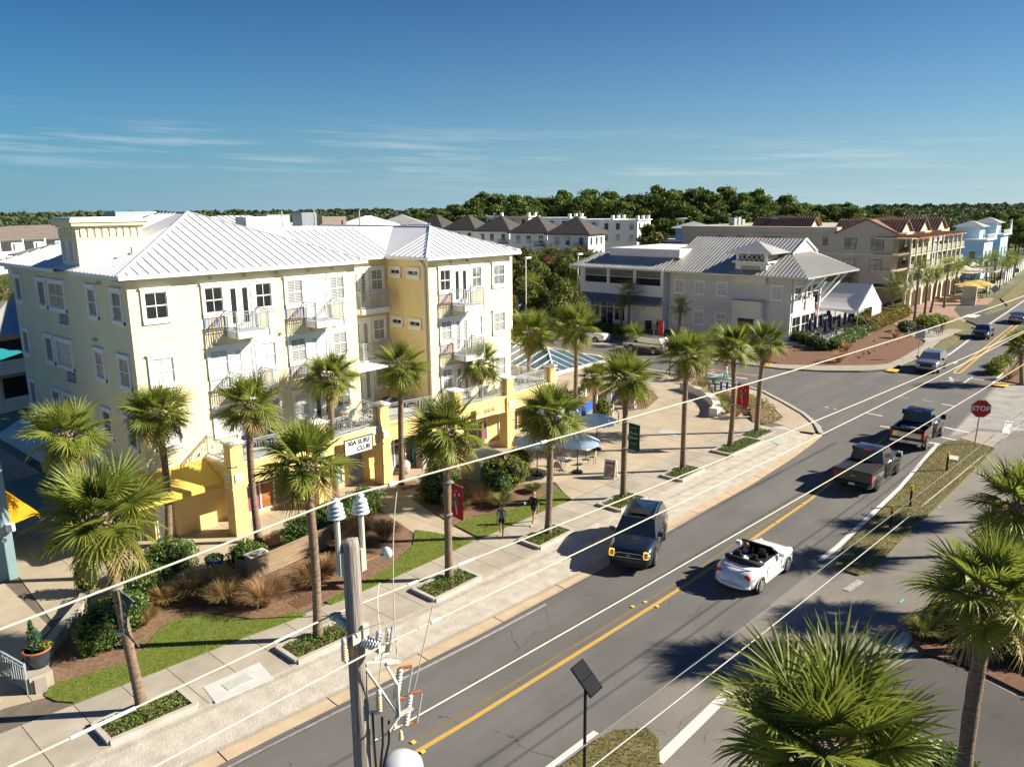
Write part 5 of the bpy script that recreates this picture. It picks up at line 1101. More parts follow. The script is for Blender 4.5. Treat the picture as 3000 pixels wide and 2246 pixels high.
# screened porch openings on the upper floor
for a, b_ in ((60.1, 63.6), (56.0, 59.6), (51.9, 55.5)):
 o = MB(); WP.box(o, a, b_, .002, .03, 5.6, 6.5); o = o.build('porch_opening', DARKIN, res)
 m_ = MB(); WP.box(m_, a, b_, .004, .05, 6.5, 7.45); m_.build('roll_screen', SCREEN, o)
 m_ = MB(); WP.box(m_, a, b_, .002, .06, 6.47, 6.53); m_.build('rail', SIDING, o)
for y in (51.7, 55.75, 59.85, 63.9): m_ = MB(); WP.box(m_, y-.22, y+.22, .002, .1, 5.5, 7.6); m_.build('post', SIDING, res)
# entrance: glazed door and windows with mullions, grey awning above
ENTG = M('teal_glass', (0.03, 0.05, 0.05), .06, .4, 1, spec=.6, c2=(0.05, 0.16, 0.15))
for a, b_, z0 in ((59.0, 60.9, .1), (57.2, 58.7, .8), (61.2, 62.6, .8)):
 o = MB(); WP.box(o, a-.1, b_+.1, .002, .08, z0-.1, 3.2); o = o.build('entrance_window', SIDING, res)
 for (u0, u1, za, zb) in ((a, (a+b_)/2-.04, z0, 2.4), ((a+b_)/2+.04, b_, z0, 2.4), (a, (a+b_)/2-.04, 2.5, 3.1), ((a+b_)/2+.04, b_, 2.5, 3.1)):
  m_ = MB(); WP.box(m_, u0, u1, .082, .09, za, zb); m_.build('pane', ENTG if zb > 2.5 else GLASS, o)
aw = MB(); aw.quad((WX, 64.2, 4.2), (WX, 51.6, 4.2), (WX-1.3, 51.6, 3.4), (WX-1.3, 64.2, 3.4)); aw.quad((WX-1.3, 64.2, 3.4), (WX-1.3, 51.6, 3.4), (WX-1.3, 51.6, 3.15), (WX-1.3, 64.2, 3.15)); aw.build('awning', GREYAWN, res)
for y in (54.2, 57.0, 59.0, 61.1): m_ = MB(); m_.bar((WX-.02, y, 2.6), (WX-1.1, y, 3.3), .1); m_.build('awning_bracket', SIDING, res)
st = MB().bx(WX-.12, WX-.001, 51.6, 58.9, 0, .75).build('stone_base', M('rough_stone', (0.50, 0.49, 0.46), .9, .15, 3, .5, 12), res)
# upper roof: metal skirt roof with a boxed parapet
rr = MB(); rr.quad((84.6, 65.6, 7.7), (84.6, 51.0, 7.7), (88.6, 51.0, 9.3), (88.6, 63.5, 9.3)); rr.quad((84.6, 65.6, 7.7), (88.6, 63.5, 9.3), (105, 63.5, 9.3), (105, 65.6, 7.7)); rr.quad((88.6, 63.5, 9.25), (88.6, 51, 9.25), (105, 51, 9.25), (105, 63.5, 9.25)); rr.bx(84.6, 84.75, 51.0, 65.6, 7.5, 7.68)
ro = rr.build('roof', TIN, res)
sm = MB()
for y in frange(51.2, 65, .5): sm.bar((84.6, y, 7.73), (88.5, min(y, 63.4), 9.33), .06, .05)
sm.build('roof_ribs', TINR, ro, kind='stuff')
MB().bx(87.9, 101, 50.6, 61.2, 9.0, 10.05).build('parapet', SIDING, res)
# main hall with a steep ridge and Dutch gable
MB().bx(87.0, 95.4, 35.6, 51.45, 0, 7.5).build('hall_wall', SIDG, res); MB().bx(95.3, 101.5, 44.5, 51.44, 0, 7.49).build('hall_wall', SIDG, res)
HP = Plane((87.0, 0, 0), (0, 1, 0), (-1, 0, 0))
for z in frange(.3, 7.2, .24): m_ = MB(); HP.box(m_, 35.62, 51.4, 0, .025, z, z+.2); m_.build('siding_board', SIDG, res)
FRP = Plane((0, 35.6, 0), (1, 0, 0), (0, -1, 0))
for u in (87.4, 90.1, 92.7): window(res, FRP, u, u+2.6, .5, 3.0, GLASS, 2, 2); window(res, FRP, u+.2, u+2.4, 4.4, 6.4, GLASS, 2, 2)
for u in (36.6, 43.4, 46.4, 49.2): window(res, HP, u, u+1.5, 4.7, 6.5, GLASS, 2, 2)
for u in (43.4, 46.4, 49.2): window(res, HP, u, u+1.5, 1.0, 2.9, GLASS, 2, 2)
m_ = MB(); HP.box(m_, 38.7, 42.3, .03, .9, 0, 4.4); m_.build('entry_porch', SIDING, res); m_ = MB(); HP.box(m_, 39.5, 41.5, .901, .93, .12, 2.5); m_.build('entry_door', GLASS, res)
m_ = MB(); HP.box(m_, 38.5, 42.5, .03, 1.5, 4.4, 4.6); m_.build('porch_roof', TIN, res)
for y in frange(36, 51, 1.5): m_ = MB(); HP.box(m_, y-.06, y+.06, .026, .06, 0, 7.3) if False else HP.box(m_, y-.9, y-.84, .026, .04, 7.2, 7.45); m_.build('rafter_tail', WHITE, res)
RX, RZ, EZ = 94.2, 11.45, 7.6
X0, X1 = 85.4, 101.5
h = MB(); kz = lambda x: RZ-(abs(x-RX))*(RZ-EZ)/(RX-X0)
h.poly([(X0, 51.8, EZ), (X0, 33.2, EZ), (90.6, 37.4, kz(90.6)), (RX, 37.4, RZ), (RX, 51.8, RZ)])
h.poly([(X1, 33.2, EZ), (X1, 51.8, EZ), (RX, 51.8, RZ), (RX, 37.4, RZ), (97.2, 37.4, kz(90.6))])
h.poly([(X0, 33.2, EZ), (X1, 33.2, EZ), (97.2, 37.4, kz(90.6)), (90.6, 37.4, kz(90.6))])
h.poly([(X0, 51.8, EZ), (RX, 51.8, RZ), (X1, 51.8, EZ)]); h.bx(X0, X1, 33.2, 33.35, EZ-.18, EZ-.01); h.bx(X0, X0+.15, 33.36, 51.8, EZ-.18, EZ-.01); h.bx(X1-.15, X1, 33.36, 51.8, EZ-.18, EZ-.01)
ho = h.build('main_roof', TIN, res)
sm = MB()
for y in frange(33.6, 51.6, .48):
 if y > 37.4: sm.bar((X0, y, EZ+.03), (RX, y, RZ+.03), .06, .05)
 else: d = (y-33.2)/4.2; sm.bar((X0, y, EZ+.03), (X0+5.2*d, y, EZ+.03+(kz(90.6)-EZ)*d), .06, .05)
for x in frange(86, 101, .48): d = min(1, (x-X0)/5.2, (X1-x)/5.2); sm.bar((x, 33.2, EZ+.03), (x, 33.2+4.2*d, EZ+.03+(kz(90.6)-EZ)*d), .06, .05)
sm.build('roof_ribs', TINR, ho, kind='stuff')
MB().add([(90.8, 37.3, kz(90.6)), (97.0, 37.3, kz(90.6)), (RX, 37.3, RZ-.1)], ((0, 1, 2),)).build('gable_panel', SIDING, res)
m_ = MB()
for sx in (-1, 1): m_.bar((RX+sx*3.7, 37.2, kz(90.6)-.05), (RX, 37.2, RZ+.02), .12, .22)
m_.build('barge_board', WHITE, res)
for x in (87.4, 91, 95.2): m_ = MB(); m_.bar((x, 35.55, 4.6), (x, 33.4, 7.3), .16); m_.bar((x, 35.5, 3.4), (x, 35.5, 7.4), .2); m_.build('roof_brace', WHITE, res)
for y_ in (35.8, 38.5): m_ = MB(); m_.bar((95.5, y_, 3.6), (100.6, y_-1.6 if y_ < 36 else y_, 7.4), .18); m_.build('roof_brace', WHITE, res)
# lattice tower over the entrance
tx0, tx1, ty0, ty1 = 86.6, 89.8, 38.6, 42.4
o = MB().bx(tx0, tx1, ty0, ty1, 6.5, 8.9).build('tower', SIDING, res)
MB().bx(tx0-.3, tx1+.3, ty0-.3, ty1+.3, 8.9, 9.1).build('cornice', WHITE, o)
for x in (tx0+.2, tx1-.2):
 for y in (ty0+.2, ty1-.2): MB().bx(x-.16, x+.16, y-.16, y+.16, 9.1, 10.0).build('post', WHITE, o)
la = MB()
for k in range(5):
 a = ty0+.4+k*(ty1-ty0-.8)/5; b_ = a+(ty1-ty0-.8)/5; la.bar((tx0+.2, a, 9.15), (tx0+.2, b_, 9.95), .06); la.bar((tx0+.2, b_, 9.15), (tx0+.2, a, 9.95), .06)
for k in range(4):
 a = tx0+.4+k*(tx1-tx0-.8)/4; b_ = a+(tx1-tx0-.8)/4; la.bar((a, ty0+.2, 9.15), (b_, ty0+.2, 9.95), .06); la.bar((b_, ty0+.2, 9.15), (a, ty0+.2, 9.95), .06)
la.build('lattice', WHITE, o, kind='stuff')
m_ = MB(); pk = ((tx0+tx1)/2, (ty0+ty1)/2, 11.35); c = [(tx0-1.1, ty0-1.1, 9.98), (tx1+1.1, ty0-1.1, 9.98), (tx1+1.1, ty1+1.1, 9.98), (tx0-1.1, ty1+1.1, 9.98)]
for k in range(4): m_.poly([c[k], c[(k+1) % 4], pk])
m_.poly(c[::-1]); m_.build('tower_roof', TIN, o)
for pl_, u0, u1 in ((Plane((tx0, 0, 0), (0, 1, 0), (-1, 0, 0)), ty0+.6, ty1-.6), (Plane((0, ty0, 0), (1, 0, 0), (0, -1, 0)), tx0+.5, tx1-.5)):
 m_ = MB(); pl_.box(m_, u0, u1, .002, .05, 7.4, 8.7); w2 = m_.build('window', WHITE, o); m_ = MB(); pl_.box(m_, u0+.12, u1-.12, .052, .06, 7.5, 8.58); m_.build('pane', GLASSL, o)
tb = MB().bx(85.0, 85.6, 53.0, 53.6, .12, 1.2).build('litter_bin', BLACK); tag(tb, 'dark litter bin at the corner of the restaurant wall', 'bin')
# red banner
def post_thing(name, label, cat, x, y, h_, r_, mt, z0=0.0):
 o = MB().tube([(x, y, z0), (x, y, h_)], r_, 8).build(name, mt); tag(o, label, cat); return o
o = MB().bx(77.5, 77.56, 46.4, 47.0, .9, 2.7).build('feather_banner', M('red_cloth', (0.55, 0.05, 0.03), .7, .1), None); tag(o, 'narrow red upright banner behind a low palm across the side street', 'banner'); MB().tube([(77.53, 46.35, 0), (77.53, 46.35, 2.8)], .03, 6).build('pole', GREYMETAL, o)
# ---------------------------------------------------------------- tent and patio furniture
TENT = M('tent_vinyl', (0.78, 0.79, 0.82), .45, .04, .6, spec=.5, trans=.15)
tn = thing('marquee_tent', 'white ridge roofed marquee tent over the restaurant patio', 'tent', (103, 38, .14))
tx0, tx1, ty0, ty1, te, tr_ = 98.3, 107.2, 31.9, 43.5, 2.85, 5.7; tm = (tx0+tx1)/2
m_ = MB()
for k in range(8):
 for side in (0, 1):
  ya, yb = ty0+(ty1-ty0)*k/8, ty0+(ty1-ty0)*(k+1)/8
  def P_(t, y): sag = -.28*math.sin(math.pi*t); return ((tx0+(tm-tx0)*t) if side == 0 else (tx1+(tm-tx1)*t), y, te+(tr_-te)*t+sag)
  for j in range(6): m_.quad(P_(j/6, ya), P_(j/6, yb), P_((j+1)/6, yb), P_((j+1)/6, ya))
m_.build('canopy', TENT, tn, True)
MB().poly([(tx0, ty0, te), (tx1, ty0, te), (tm, ty0, tr_)]).build('gable', TENT, tn)
m_ = MB(); n_ = 10
for k in range(n_):
 ya, yb = ty0+(ty1-ty0)*k/n_, ty0+(ty1-ty0)*(k+1)/n_; z_ = te-.35-.15*math.sin(k*1.9); m_.quad((tx0, ya, te), (tx0, yb, te), (tx0+.05, yb, te-.35-.15*math.sin((k+1)*1.9)), (tx0+.05, ya, z_))
m_.build('valance', TENT, tn)
MB().quad((103.6, ty0+.02, .14), (tx1, ty0+.02, .14), (tx1, ty0+.02, te), (103.6, ty0+.02, te+.4)).build('side_wall', TENT, tn)
for y in (ty0, (ty0+ty1)/2, ty1):
 MB().bar((tx0, y, te+.04), (tm, y, tr_+.03), .14, .05).build('seam_strap', TENT, tn); MB().tube([(tx0, y, .14), (tx0, y, te)], .06, 6).build('post', GREYMETAL, tn); MB().tube([(tx1, y, .14), (tx1, y, te)], .06, 6).build('post', GREYMETAL, tn)
MB().bar((tx0, ty0, te-.1), (tx0+1.6, ty0-1.4, .3), .05).build('guy_strap', TENT, tn)
NAVY = M('navy_cloth', (0.012, 0.018, 0.06), .8, .1, 3); DARKMETAL = M('dark_metal', (0.03, 0.032, 0.035), .4, .1, 3, metal=.4)
def closed_umbrella(x, y, z, h_, label):
 t = thing('closed_parasol', label, 'parasol', (x, y, z), 'closed navy parasols on the patio')
 o = MB().tube([(0, 0, 0), (0, 0, h_)], .03, 6).mesh('pole', DARKMETAL); link('pole', o, t)
 link('canopy', MB().lathe((0, 0, 0), [(.04, h_*.40), (.20, h_*.44), (.22, h_*.55), (.17, h_*.72), (.19, h_*.80), (.10, h_*.93), (.02, h_*1.0)], 9).mesh('canopy', NAVY, True), t); return t
def ptable(x, y, z, rz, label, grp='patio tables'):
 t = thing('patio_table', label, 'table', (x, y, z), grp, rz)
 link('table_top', TM[0], t); link('leg', TM[1], t); return t
TM = (MB().bx(-.45, .45, -.45, .45, .70, .74).mesh('table_top', DARKMETAL), MB().tube([(0, 0, .03), (0, 0, .7)], .04, 6).bx(-.3, .3, -.04, .04, 0, .03).bx(-.04, .04, -.3, .3, 0.001, .029).mesh('leg', DARKMETAL))
def chairmesh():
 s_ = MB().bx(-.22, .22, -.22, .22, .43, .47).mesh('seat', DARKMETAL); b_ = MB().bx(-.22, .22, .20, .23, .55, .86).mesh('backrest', DARKMETAL)
 legs = [MB().bar((sx*.20, sy*.2, 0), (sx*.20, sy*.22, .9 if sy > 0 else .66), .025).mesh('leg', GREYMETAL) for sx in (-1, 1) for sy in (-1, 1)]
 return s_, b_, legs
CM_ = chairmesh()
def pchair(x, y, z, rz, label, grp='patio chairs'):
 t = thing('patio_chair', label, 'chair', (x, y, z), grp, rz); link('seat', CM_[0], t); link('backrest', CM_[1], t)
 for l in CM_[2]: link('leg', l, t)
 return t
rg = random.Random(12); umb_lab = ['nearest the restaurant corner window', 'second along the restaurant front', 'third along the restaurant front', 'beside the flagpole foot', 'at the front hedge corner', 'second behind the front hedge', 'third behind the front hedge', 'fourth behind the front hedge', 'before the tent post', 'at the tent end of the hedge', 'tall one before the tent opening', 'just behind the flag']
for k, (x, y, h_) in enumerate(((90.5, 34.6, 2.5), (92.8, 34.9, 2.5), (95.0, 35.0, 2.5), (97.6, 35.0, 2.6), (91.0, 33.0, 2.4), (92.9, 33.1, 2.7), (96.0, 33.2, 2.5), (98.4, 33.4, 2.5), (100.6, 33.6, 2.6), (103.0, 34.0, 2.9), (101.0, 36.4, 3.4), (99.6, 37.4, 3.0))):
 closed_umbrella(x, y, .14, h_, 'closed navy parasol on the patio, '+umb_lab[k])
 ptable(x+.1, y+.35, .14, rg.uniform(-.3, .3), 'square dark patio table behind the clipped hedge')
 for a in (0, 1.57, 3.14, 4.71):
  if rg.random() < .8: pchair(x+.1+math.sin(a)*.85, y+.35-math.cos(a)*-.85, .14, -a+rg.uniform(-.3, .3), 'dark metal patio chair behind the clipped hedge')
for k in range(10):
 x, y = rg.uniform(100.5, 106), rg.uniform(34.5, 43); ptable(x, y, .14, 0, 'square dark table under the white tent', 'tables under the tent'); pchair(x+.8, y, .14, -1.57, 'dark metal chair under the white tent', 'chairs under the tent'); pchair(x-.8, y, .14, 1.57, 'dark metal chair under the white tent', 'chairs under the tent')
# flag
fl = thing('flag', 'American flag hanging limp from a thin pole on the patio', 'flag', (88.2, 33.3, .1)); MB().tube([(88.2, 33.3, .1), (88.2, 33.3, 5.6)], .035, 6).build('pole', DARKMETAL, fl)
flm = bpy.data.materials.new('flag_cloth'); flm.use_nodes = True; t_ = flm.node_tree; n_ = t_.nodes; g_ = n_.new('ShaderNodeNewGeometry'); sp = n_.new('ShaderNodeSeparateXYZ'); t_.links.new(g_.outputs['Position'], sp.inputs[0])
mt_ = n_.new('ShaderNodeMath'); mt_.operation = 'MULTIPLY'; mt_.inputs[1].default_value = 7.0; t_.links.new(sp.outputs[0], mt_.inputs[0]); m2 = n_.new('ShaderNodeMath'); m2.operation = 'MULTIPLY_ADD'; m2.inputs[1].default_value = 2.2; t_.links.new(sp.outputs[2], m2.inputs[0]); t_.links.new(mt_.outputs[0], m2.inputs[2]); f3 = n_.new('ShaderNodeMath'); f3.operation = 'FRACT'; t_.links.new(m2.outputs[0], f3.inputs[0])
cr = n_.new('ShaderNodeValToRGB'); cr.color_ramp.interpolation = 'CONSTANT'; cr.color_ramp.elements[0].color = (.5, .02, .03, 1); cr.color_ramp.elements[1].position = .5; cr.color_ramp.elements[1].color = (.75, .74, .72, 1); t_.links.new(f3.outputs[0], cr.inputs[0]); t_.links.new(cr.outputs[0], n_['Principled BSDF'].inputs['Base Color'])
m_ = MB(); nz_ = 8
for k in range(nz_):
 za, zb = 5.5-k*.28, 5.5-(k+1)*.28
 for j in range(4): x_ = lambda j_, kk: (88.24+.17*j_+.05*math.sin(kk+j_), 33.3+.10*math.sin(j_*2.1+kk*.5)); m_.quad((*x_(j, k), za-.05*j), (*x_(j+1, k), za-.05*(j+1)), (*x_(j+1, k+1), zb-.05*(j+1)), (*x_(j, k+1), zb-.05*j))
m_.build('cloth', flm, fl)
MB().bx(88.235, 88.75, 33.16, 33.44, 4.75, 5.5).build('canton', NAVY, fl)
# ============================================================ BEIGE ARCADED BUILDING
BEIGE = M('beige_stucco', (0.43, 0.385, 0.31), .9, .06, .5); BEIGEL = M('pale_beige_stucco', (0.60, 0.53, 0.40), .9, .05, .5); CLAY = M('clay_tile', (0.15, 0.075, 0.055), .8, .3, 1.5, c2=(0.25, 0.145, 0.11)); BRONZE = M('bronze_frame', (0.02, 0.024, 0.024), .5, 0); WGLASS = M('far_window', (0.07, 0.068, 0.058), .12, .5, 1, spec=.6, c2=(0.24, 0.225, 0.19)); COPPER = M('copper_pergola', (0.28, 0.12, 0.065), .7, .15, 2)
ab = thing('arcaded_building', 'long beige stucco building with street arcade, stacked balconies and clay tile gables', 'building', (126, 36, 0))
AX, AY, AZ = 126.0, 36.4, 11.0
MB().bx(AX, 158, 39.4, 72, 0, AZ).build('wall', BEIGE, ab)
MB().bx(AX, 129.0, AY+.3, 39.42, 3.6, AZ-.002).build('wall', BEIGE, ab)
MB().bx(AX-.25, 158.2, 45, 72.2, AZ, AZ+.95).build('parapet', BEIGE, ab)
MB().bx(AX-.1, AX, AY+.3, 72, 7.85, 8.05).build('string_course', BEIGEL, ab); MB().bx(AX-.35, AX-.0, AY+.1, 72.2, 10.75, 10.98).build('cornice', BEIGE, ab)
LP = Plane((AX, 0, 0), (0, 1, 0), (-1, 0, 0))
def bwin(par, pl, u0, u1, z0, z1, cols=2):
 m_ = MB(); pl.box(m_, u0, u1, .002, .05, z0, z1); o = m_.build('window', BRONZE, par); zm = (z0+z1)/2
 for k in range(cols):
  for za, zb in ((z0+.06, zm-.03), (zm+.03, z1-.06)):
   a = u0+.06+(u1-u0-.06)*k/cols; m_ = MB(); pl.box(m_, a, u0+(u1-u0-.06)*(k+1)/cols, .052, .06, za, zb); m_.build('pane', WGLASS, o)
 return o
for z in (8.62, 5.44):
 bwin(ab, LP, 38.0, 39.85, z, z+1.75); bwin(ab, LP, 42.0, 43.75, z, z+1.75); bwin(ab, LP, 46.4, 47.15, z+.55, z+1.8, 1)
 for y in (54, 60.5, 64): bwin(ab, LP, y, y+3.2 if y == 54 else y+1.4, z+.2, z+1.75)
for y in (40, 46, 52): bwin(ab, LP, y, y+2, .8, 2.8)
# pediment towards the side
m_ = MB(); m_.poly([(AX-.3, 36.0, AZ), (AX-.3, 45.2, AZ), (AX-.3, 40.6, 13.1)]); m_.build('pediment', BEIGE, ab)
m_ = MB(); m_.bar((AX-.35, 35.9, AZ+.05), (AX-.35, 40.6, 13.2), .3, .25); m_.bar((AX-.35, 45.3, AZ+.05), (AX-.35, 40.6, 13.2), .3, .25); m_.build('rake_moulding', CLAY, ab)
def gable_tile(x0, x1, y0, y1, z0, zr, front=True):
 xm = (x0+x1)/2; m_ = MB(); m_.quad((x0, y0, z0), (x0, y1, z0), (xm, y1, zr), (xm, y0, zr)); m_.quad((x1, y1, z0), (x1, y0, z0), (xm, y0, zr), (xm, y1, zr)); o = m_.build('tile_roof', CLAY, ab)
 sm = MB()
 for y in frange(y0, y1, .45): sm.bar((x0, y, z0+.05), (xm, y, zr+.05), .2, .12); sm.bar((x1, y, z0+.05), (xm, y, zr+.05), .2, .12)
 sm.build('tile_ridges', CLAY, o, kind='stuff')
 MB().poly([(x0+.3, y0+.25, z0), (x1-.3, y0+.25, z0), (xm, y0+.25, zr-.25)]).build('gable_wall', BEIGEL, ab)
gable_tile(127.0, 133.0, 36.0, 46.0, 11.2, 13.1); gable_tile(136.5, 142.8, 36.0, 46, 11.1, 13.1); gable_tile(146.5, 153.0, 36.0, 46, 11.1, 13.1)
m_ = MB(); m_.quad((AX-.3, 36.0, 11.05), (AX-.3, 40.6, 13.15), (131, 40.6, 13.15), (131, 36, 11.05)); m_.quad((AX-.3, 45.2, 11.05), (131, 45.2, 11.05), (131, 40.6, 13.15), (AX-.3, 40.6, 13.15)); m_.build('tile_roof', CLAY, ab)
gable_tile(128, 132, 50, 60, 11.9, 13.4); gable_tile(134, 138, 52, 60, 11.9, 13.5)
# front: piers, arches, balconies and pergolas
FP = Plane((0, AY, 0), (1, 0, 0), (0, -1, 0))
def arch_panel(x0, x1, z0, z1, spring, wfrac=.74):
 m_ = MB(); w_ = (x1-x0)*wfrac/2; xc = (x0+x1)/2; y = AY-2.2; n_ = 10
 pts = [(xc-w_, z0)]+[(xc-w_*math.cos(math.pi*k/n_), spring+w_*math.sin(math.pi*k/n_)) for k in range(n_+1)]+[(xc+w_, z0)]
 m_.quad((x0, y, z0), (xc-w_, y, z0), (xc-w_, y, z1), (x0, y, z1)); m_.quad((xc+w_, y, z0), (x1, y, z0), (x1, y, z1), (xc+w_, y, z1))
 for (a, b_) in zip(pts[1:-1], pts[2:]): m_.quad((a[0], y, a[1]), (b_[0], y, b_[1]), (b_[0], y, z1), (a[0], y, z1))
 for (a, b_) in zip(pts, pts[1:]): m_.quad((a[0], y, a[1]), (b_[0], y, b_[1]), (b_[0], y+.45, b_[1]), (a[0], y+.45, a[1]))
 return m_.build('arch', BEIGEL, ab)
nb = 11; bw = 2.9
for k in range(nb):
 x0 = AX-.4+k*bw; arch_panel(x0, x0+bw, 0.06, 3.1, 1.75)
 if k < 7: arch_panel(x0, x0+bw, 3.1, 5.7, 4.25, .7)
 for z, hh in ((3.1, 0), (5.7, 1), (8.05, 1)):
  if k % 1 == 0: MB().bx(x0+.12, x0+bw-.12, AY-2.3, AY-2.2, z+.05, z+.95).build('balcony_panel', M('balcony_glass', (0.33, 0.36, 0.30), .3, .1, 2), ab)
 MB().bx(x0-.16, x0+.16, AY-2.45, AY-2.15, 5.7, 10.3).build('column', BEIGEL, ab)
for z in (3.1, 5.6, 7.95): MB().bx(AX-.5, AX+nb*bw, AY-2.35, 39.4, z-.12, z+.05).build('balcony_slab', BEIGEL, ab)
MB().bx(AX-.5, AX+nb*bw, AY-2.4, AY+2.8, 10.3, 10.5).build('eaves_beam', BEIGEL, ab); MB().bx(AX, AX+nb*bw, AY+.4, AY+.6, 10.5, 11.2).build('frieze', BEIGEL, ab)
for x0 in (125.0, 134.5, 144.5):
 m_ = MB()
 for k in range(14): m_.bx(x0+k*.65, x0+k*.65+.14, AY-3.6, AY+.2, 10.62, 10.80)
 for y in (AY-3.4, AY-.4): m_.bx(x0-.3, x0+9.0, y, y+.16, 10.5, 10.62)
 m_.build('pergola', COPPER, ab, kind='stuff')
for z in (8.1, 5.75):
 for x in (127.0, 131, 136, 141, 147, 152): m_ = MB(); m_.bx(x, x+1.6, 39.3, 39.38, z, z+2.1); m_.build('balcony_door', GLASS, ab)
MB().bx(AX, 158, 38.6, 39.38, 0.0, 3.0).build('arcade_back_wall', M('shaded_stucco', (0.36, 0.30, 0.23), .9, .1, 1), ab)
AC = [(133, 66, 1.3), (134.6, 66, 1.4), (136.2, 66, 1.0), (130, 57, 1.35)]
for x, y, h_ in AC: o = MB().bx(x-.5, x+.5, y-.5, y+.5, 11.95, 11.95+h_).build('roof_air_conditioner', M('ac_grey', (0.33, 0.34, 0.33), .5, .1, 3), ab)
# terrace with yellow parasols, carved sign and sail canopies
YUMB = M('yellow_parasol', (0.75, 0.55, 0.16), .8, .05, 2, trans=.3)
def parasol(x, y, z, r_, h_, label, mt, grp, n_=8, drop=.45, val=0.0, valm=None, pole=None):
 t = thing('parasol', label, 'parasol', (x, y, z), grp); c = MB()
 for k in range(n_):
  a, b_ = 2*math.pi*k/n_, 2*math.pi*(k+1)/n_; m_ = (a+b_)/2; P_ = lambda q, rr, zz: (rr*math.cos(q), rr*math.sin(q), zz)
  c.add([(0, 0, h_), P_(a, r_*.55, h_-drop*.5), P_(m_, r_*.52, h_-drop*.54), P_(b_, r_*.55, h_-drop*.5), P_(a, r_, h_-drop), P_(m_, r_*.95, h_-drop*1.02), P_(b_, r_, h_-drop)], ((0, 1, 2), (0, 2, 3), (1, 4, 5, 2), (2, 5, 6, 3)))
 link('canopy', c.mesh('canopy', mt), t)
 if val:
  v_ = MB(); nn = n_*6
  for k in range(nn):
   a, b_ = 2*math.pi*k/nn, 2*math.pi*(k+1)/nn; fa = lambda q: r_*(1-.05*(1-abs(((q*n_/(2*math.pi)) % 1)-.5)*2)); z1 = h_-drop; d = val*(.75+.25*(k % 2))
   v_.quad((fa(a)*math.cos(a), fa(a)*math.sin(a), z1), (fa(b_)*math.cos(b_), fa(b_)*math.sin(b_), z1), (fa(b_)*1.02*math.cos(b_), fa(b_)*1.02*math.sin(b_), z1-d), (fa(a)*1.02*math.cos(a), fa(a)*1.02*math.sin(a), z1-val*(1.75-.75*(1 if k % 2 else 1.33))))
  link('valance', v_.mesh('valance', valm or mt), t)
 link('pole', MB().tube([(0, 0, .05), (0, 0, h_+.05)], .03, 8).mesh('pole', pole or DARKMETAL), t)
 link('base', MB().lathe((0, 0, 0), [(.32, 0), (.32, .07), (.28, .1), (.06, .13), (.05, .3)], 12).mesh('base', BLACK), t)
 rb = MB()
 for k in range(n_): a = 2*math.pi*k/n_; rb.bar((0, 0, h_-.08), (r_*.97*math.cos(a), r_*.97*math.sin(a), h_-drop-.03), .018)
 link('ribs', rb.mesh('ribs', pole or DARKMETAL), t).__setitem__('kind', 'stuff'); return t
for k, (x, y, l) in enumerate(((143, 29.2, 'yellow parasol nearest the carved terrace sign'), (146.5, 30.5, 'yellow parasol at the back of the far terrace'), (148.5, 28.6, 'yellow parasol in the middle of the far terrace'), (152, 30.2, 'yellow parasol at the far end of the terrace'))): parasol(x, y, .06, 2.0, 2.7, l, YUMB, 'yellow parasols on the far terrace')
for k in range(9): x, y = 140+k*1.6, 28.2+(k % 3)*1.2; ptable(x, y, .06, .2, 'pale table on the far terrace', 'far terrace tables')
o = MB().bx(137.0, 137.3, 27.2, 29.2, .06, 3.0).build('terrace_sign', BEIGEL); tag(o, 'carved beige terrace sign slab beside the drive', 'sign')
m_ = MB()
for k in range(6): m_.bx(136.96, 136.99, 27.45, 28.95, .7+k*.33, .82+k*.33)
m_.build('relief', BEIGE, o, kind='stuff')
SAIL = M('sail_cloth', (0.66, 0.58, 0.44), .8, .05, 1, trans=.2)
for (x, y, l) in ((162, 32.4, 'pale sail canopy nearest the arcaded building'), (172, 33.2, 'pale sail canopy before the blue house')):
 t = thing('sail_canopy', l, 'canopy', (x, y, 0)); n_ = 8; m_ = MB()
 for i in range(n_):
  for j in range(n_):
   P_ = lambda a, b_: (x-4+8*a/n_, y-3+6*b_/n_, 3.3+.9*abs(2*a/n_-1)**1.5*abs(2*b_/n_-1)**1.5*(1 if (a-n_/2)*(b_-n_/2) > 0 else .2)); m_.quad(P_(i, j), P_(i+1, j), P_(i+1, j+1), P_(i, j+1))
 m_.build('sail', SAIL, t, True)
 for sx in (-1, 1):
  for sy in (-1, 1): MB().tube([(x+sx*4, y+sy*3, 0), (x+sx*4, y+sy*3, 3.6)], .08, 6).build('post', DARKMETAL, t)
 MB().bx(x-3.8, x+3.8, y-2.6, y-2.55, .1, 1.2).build('glass_screen', M('balcony_glass', (0.33, 0.36, 0.30)), t)
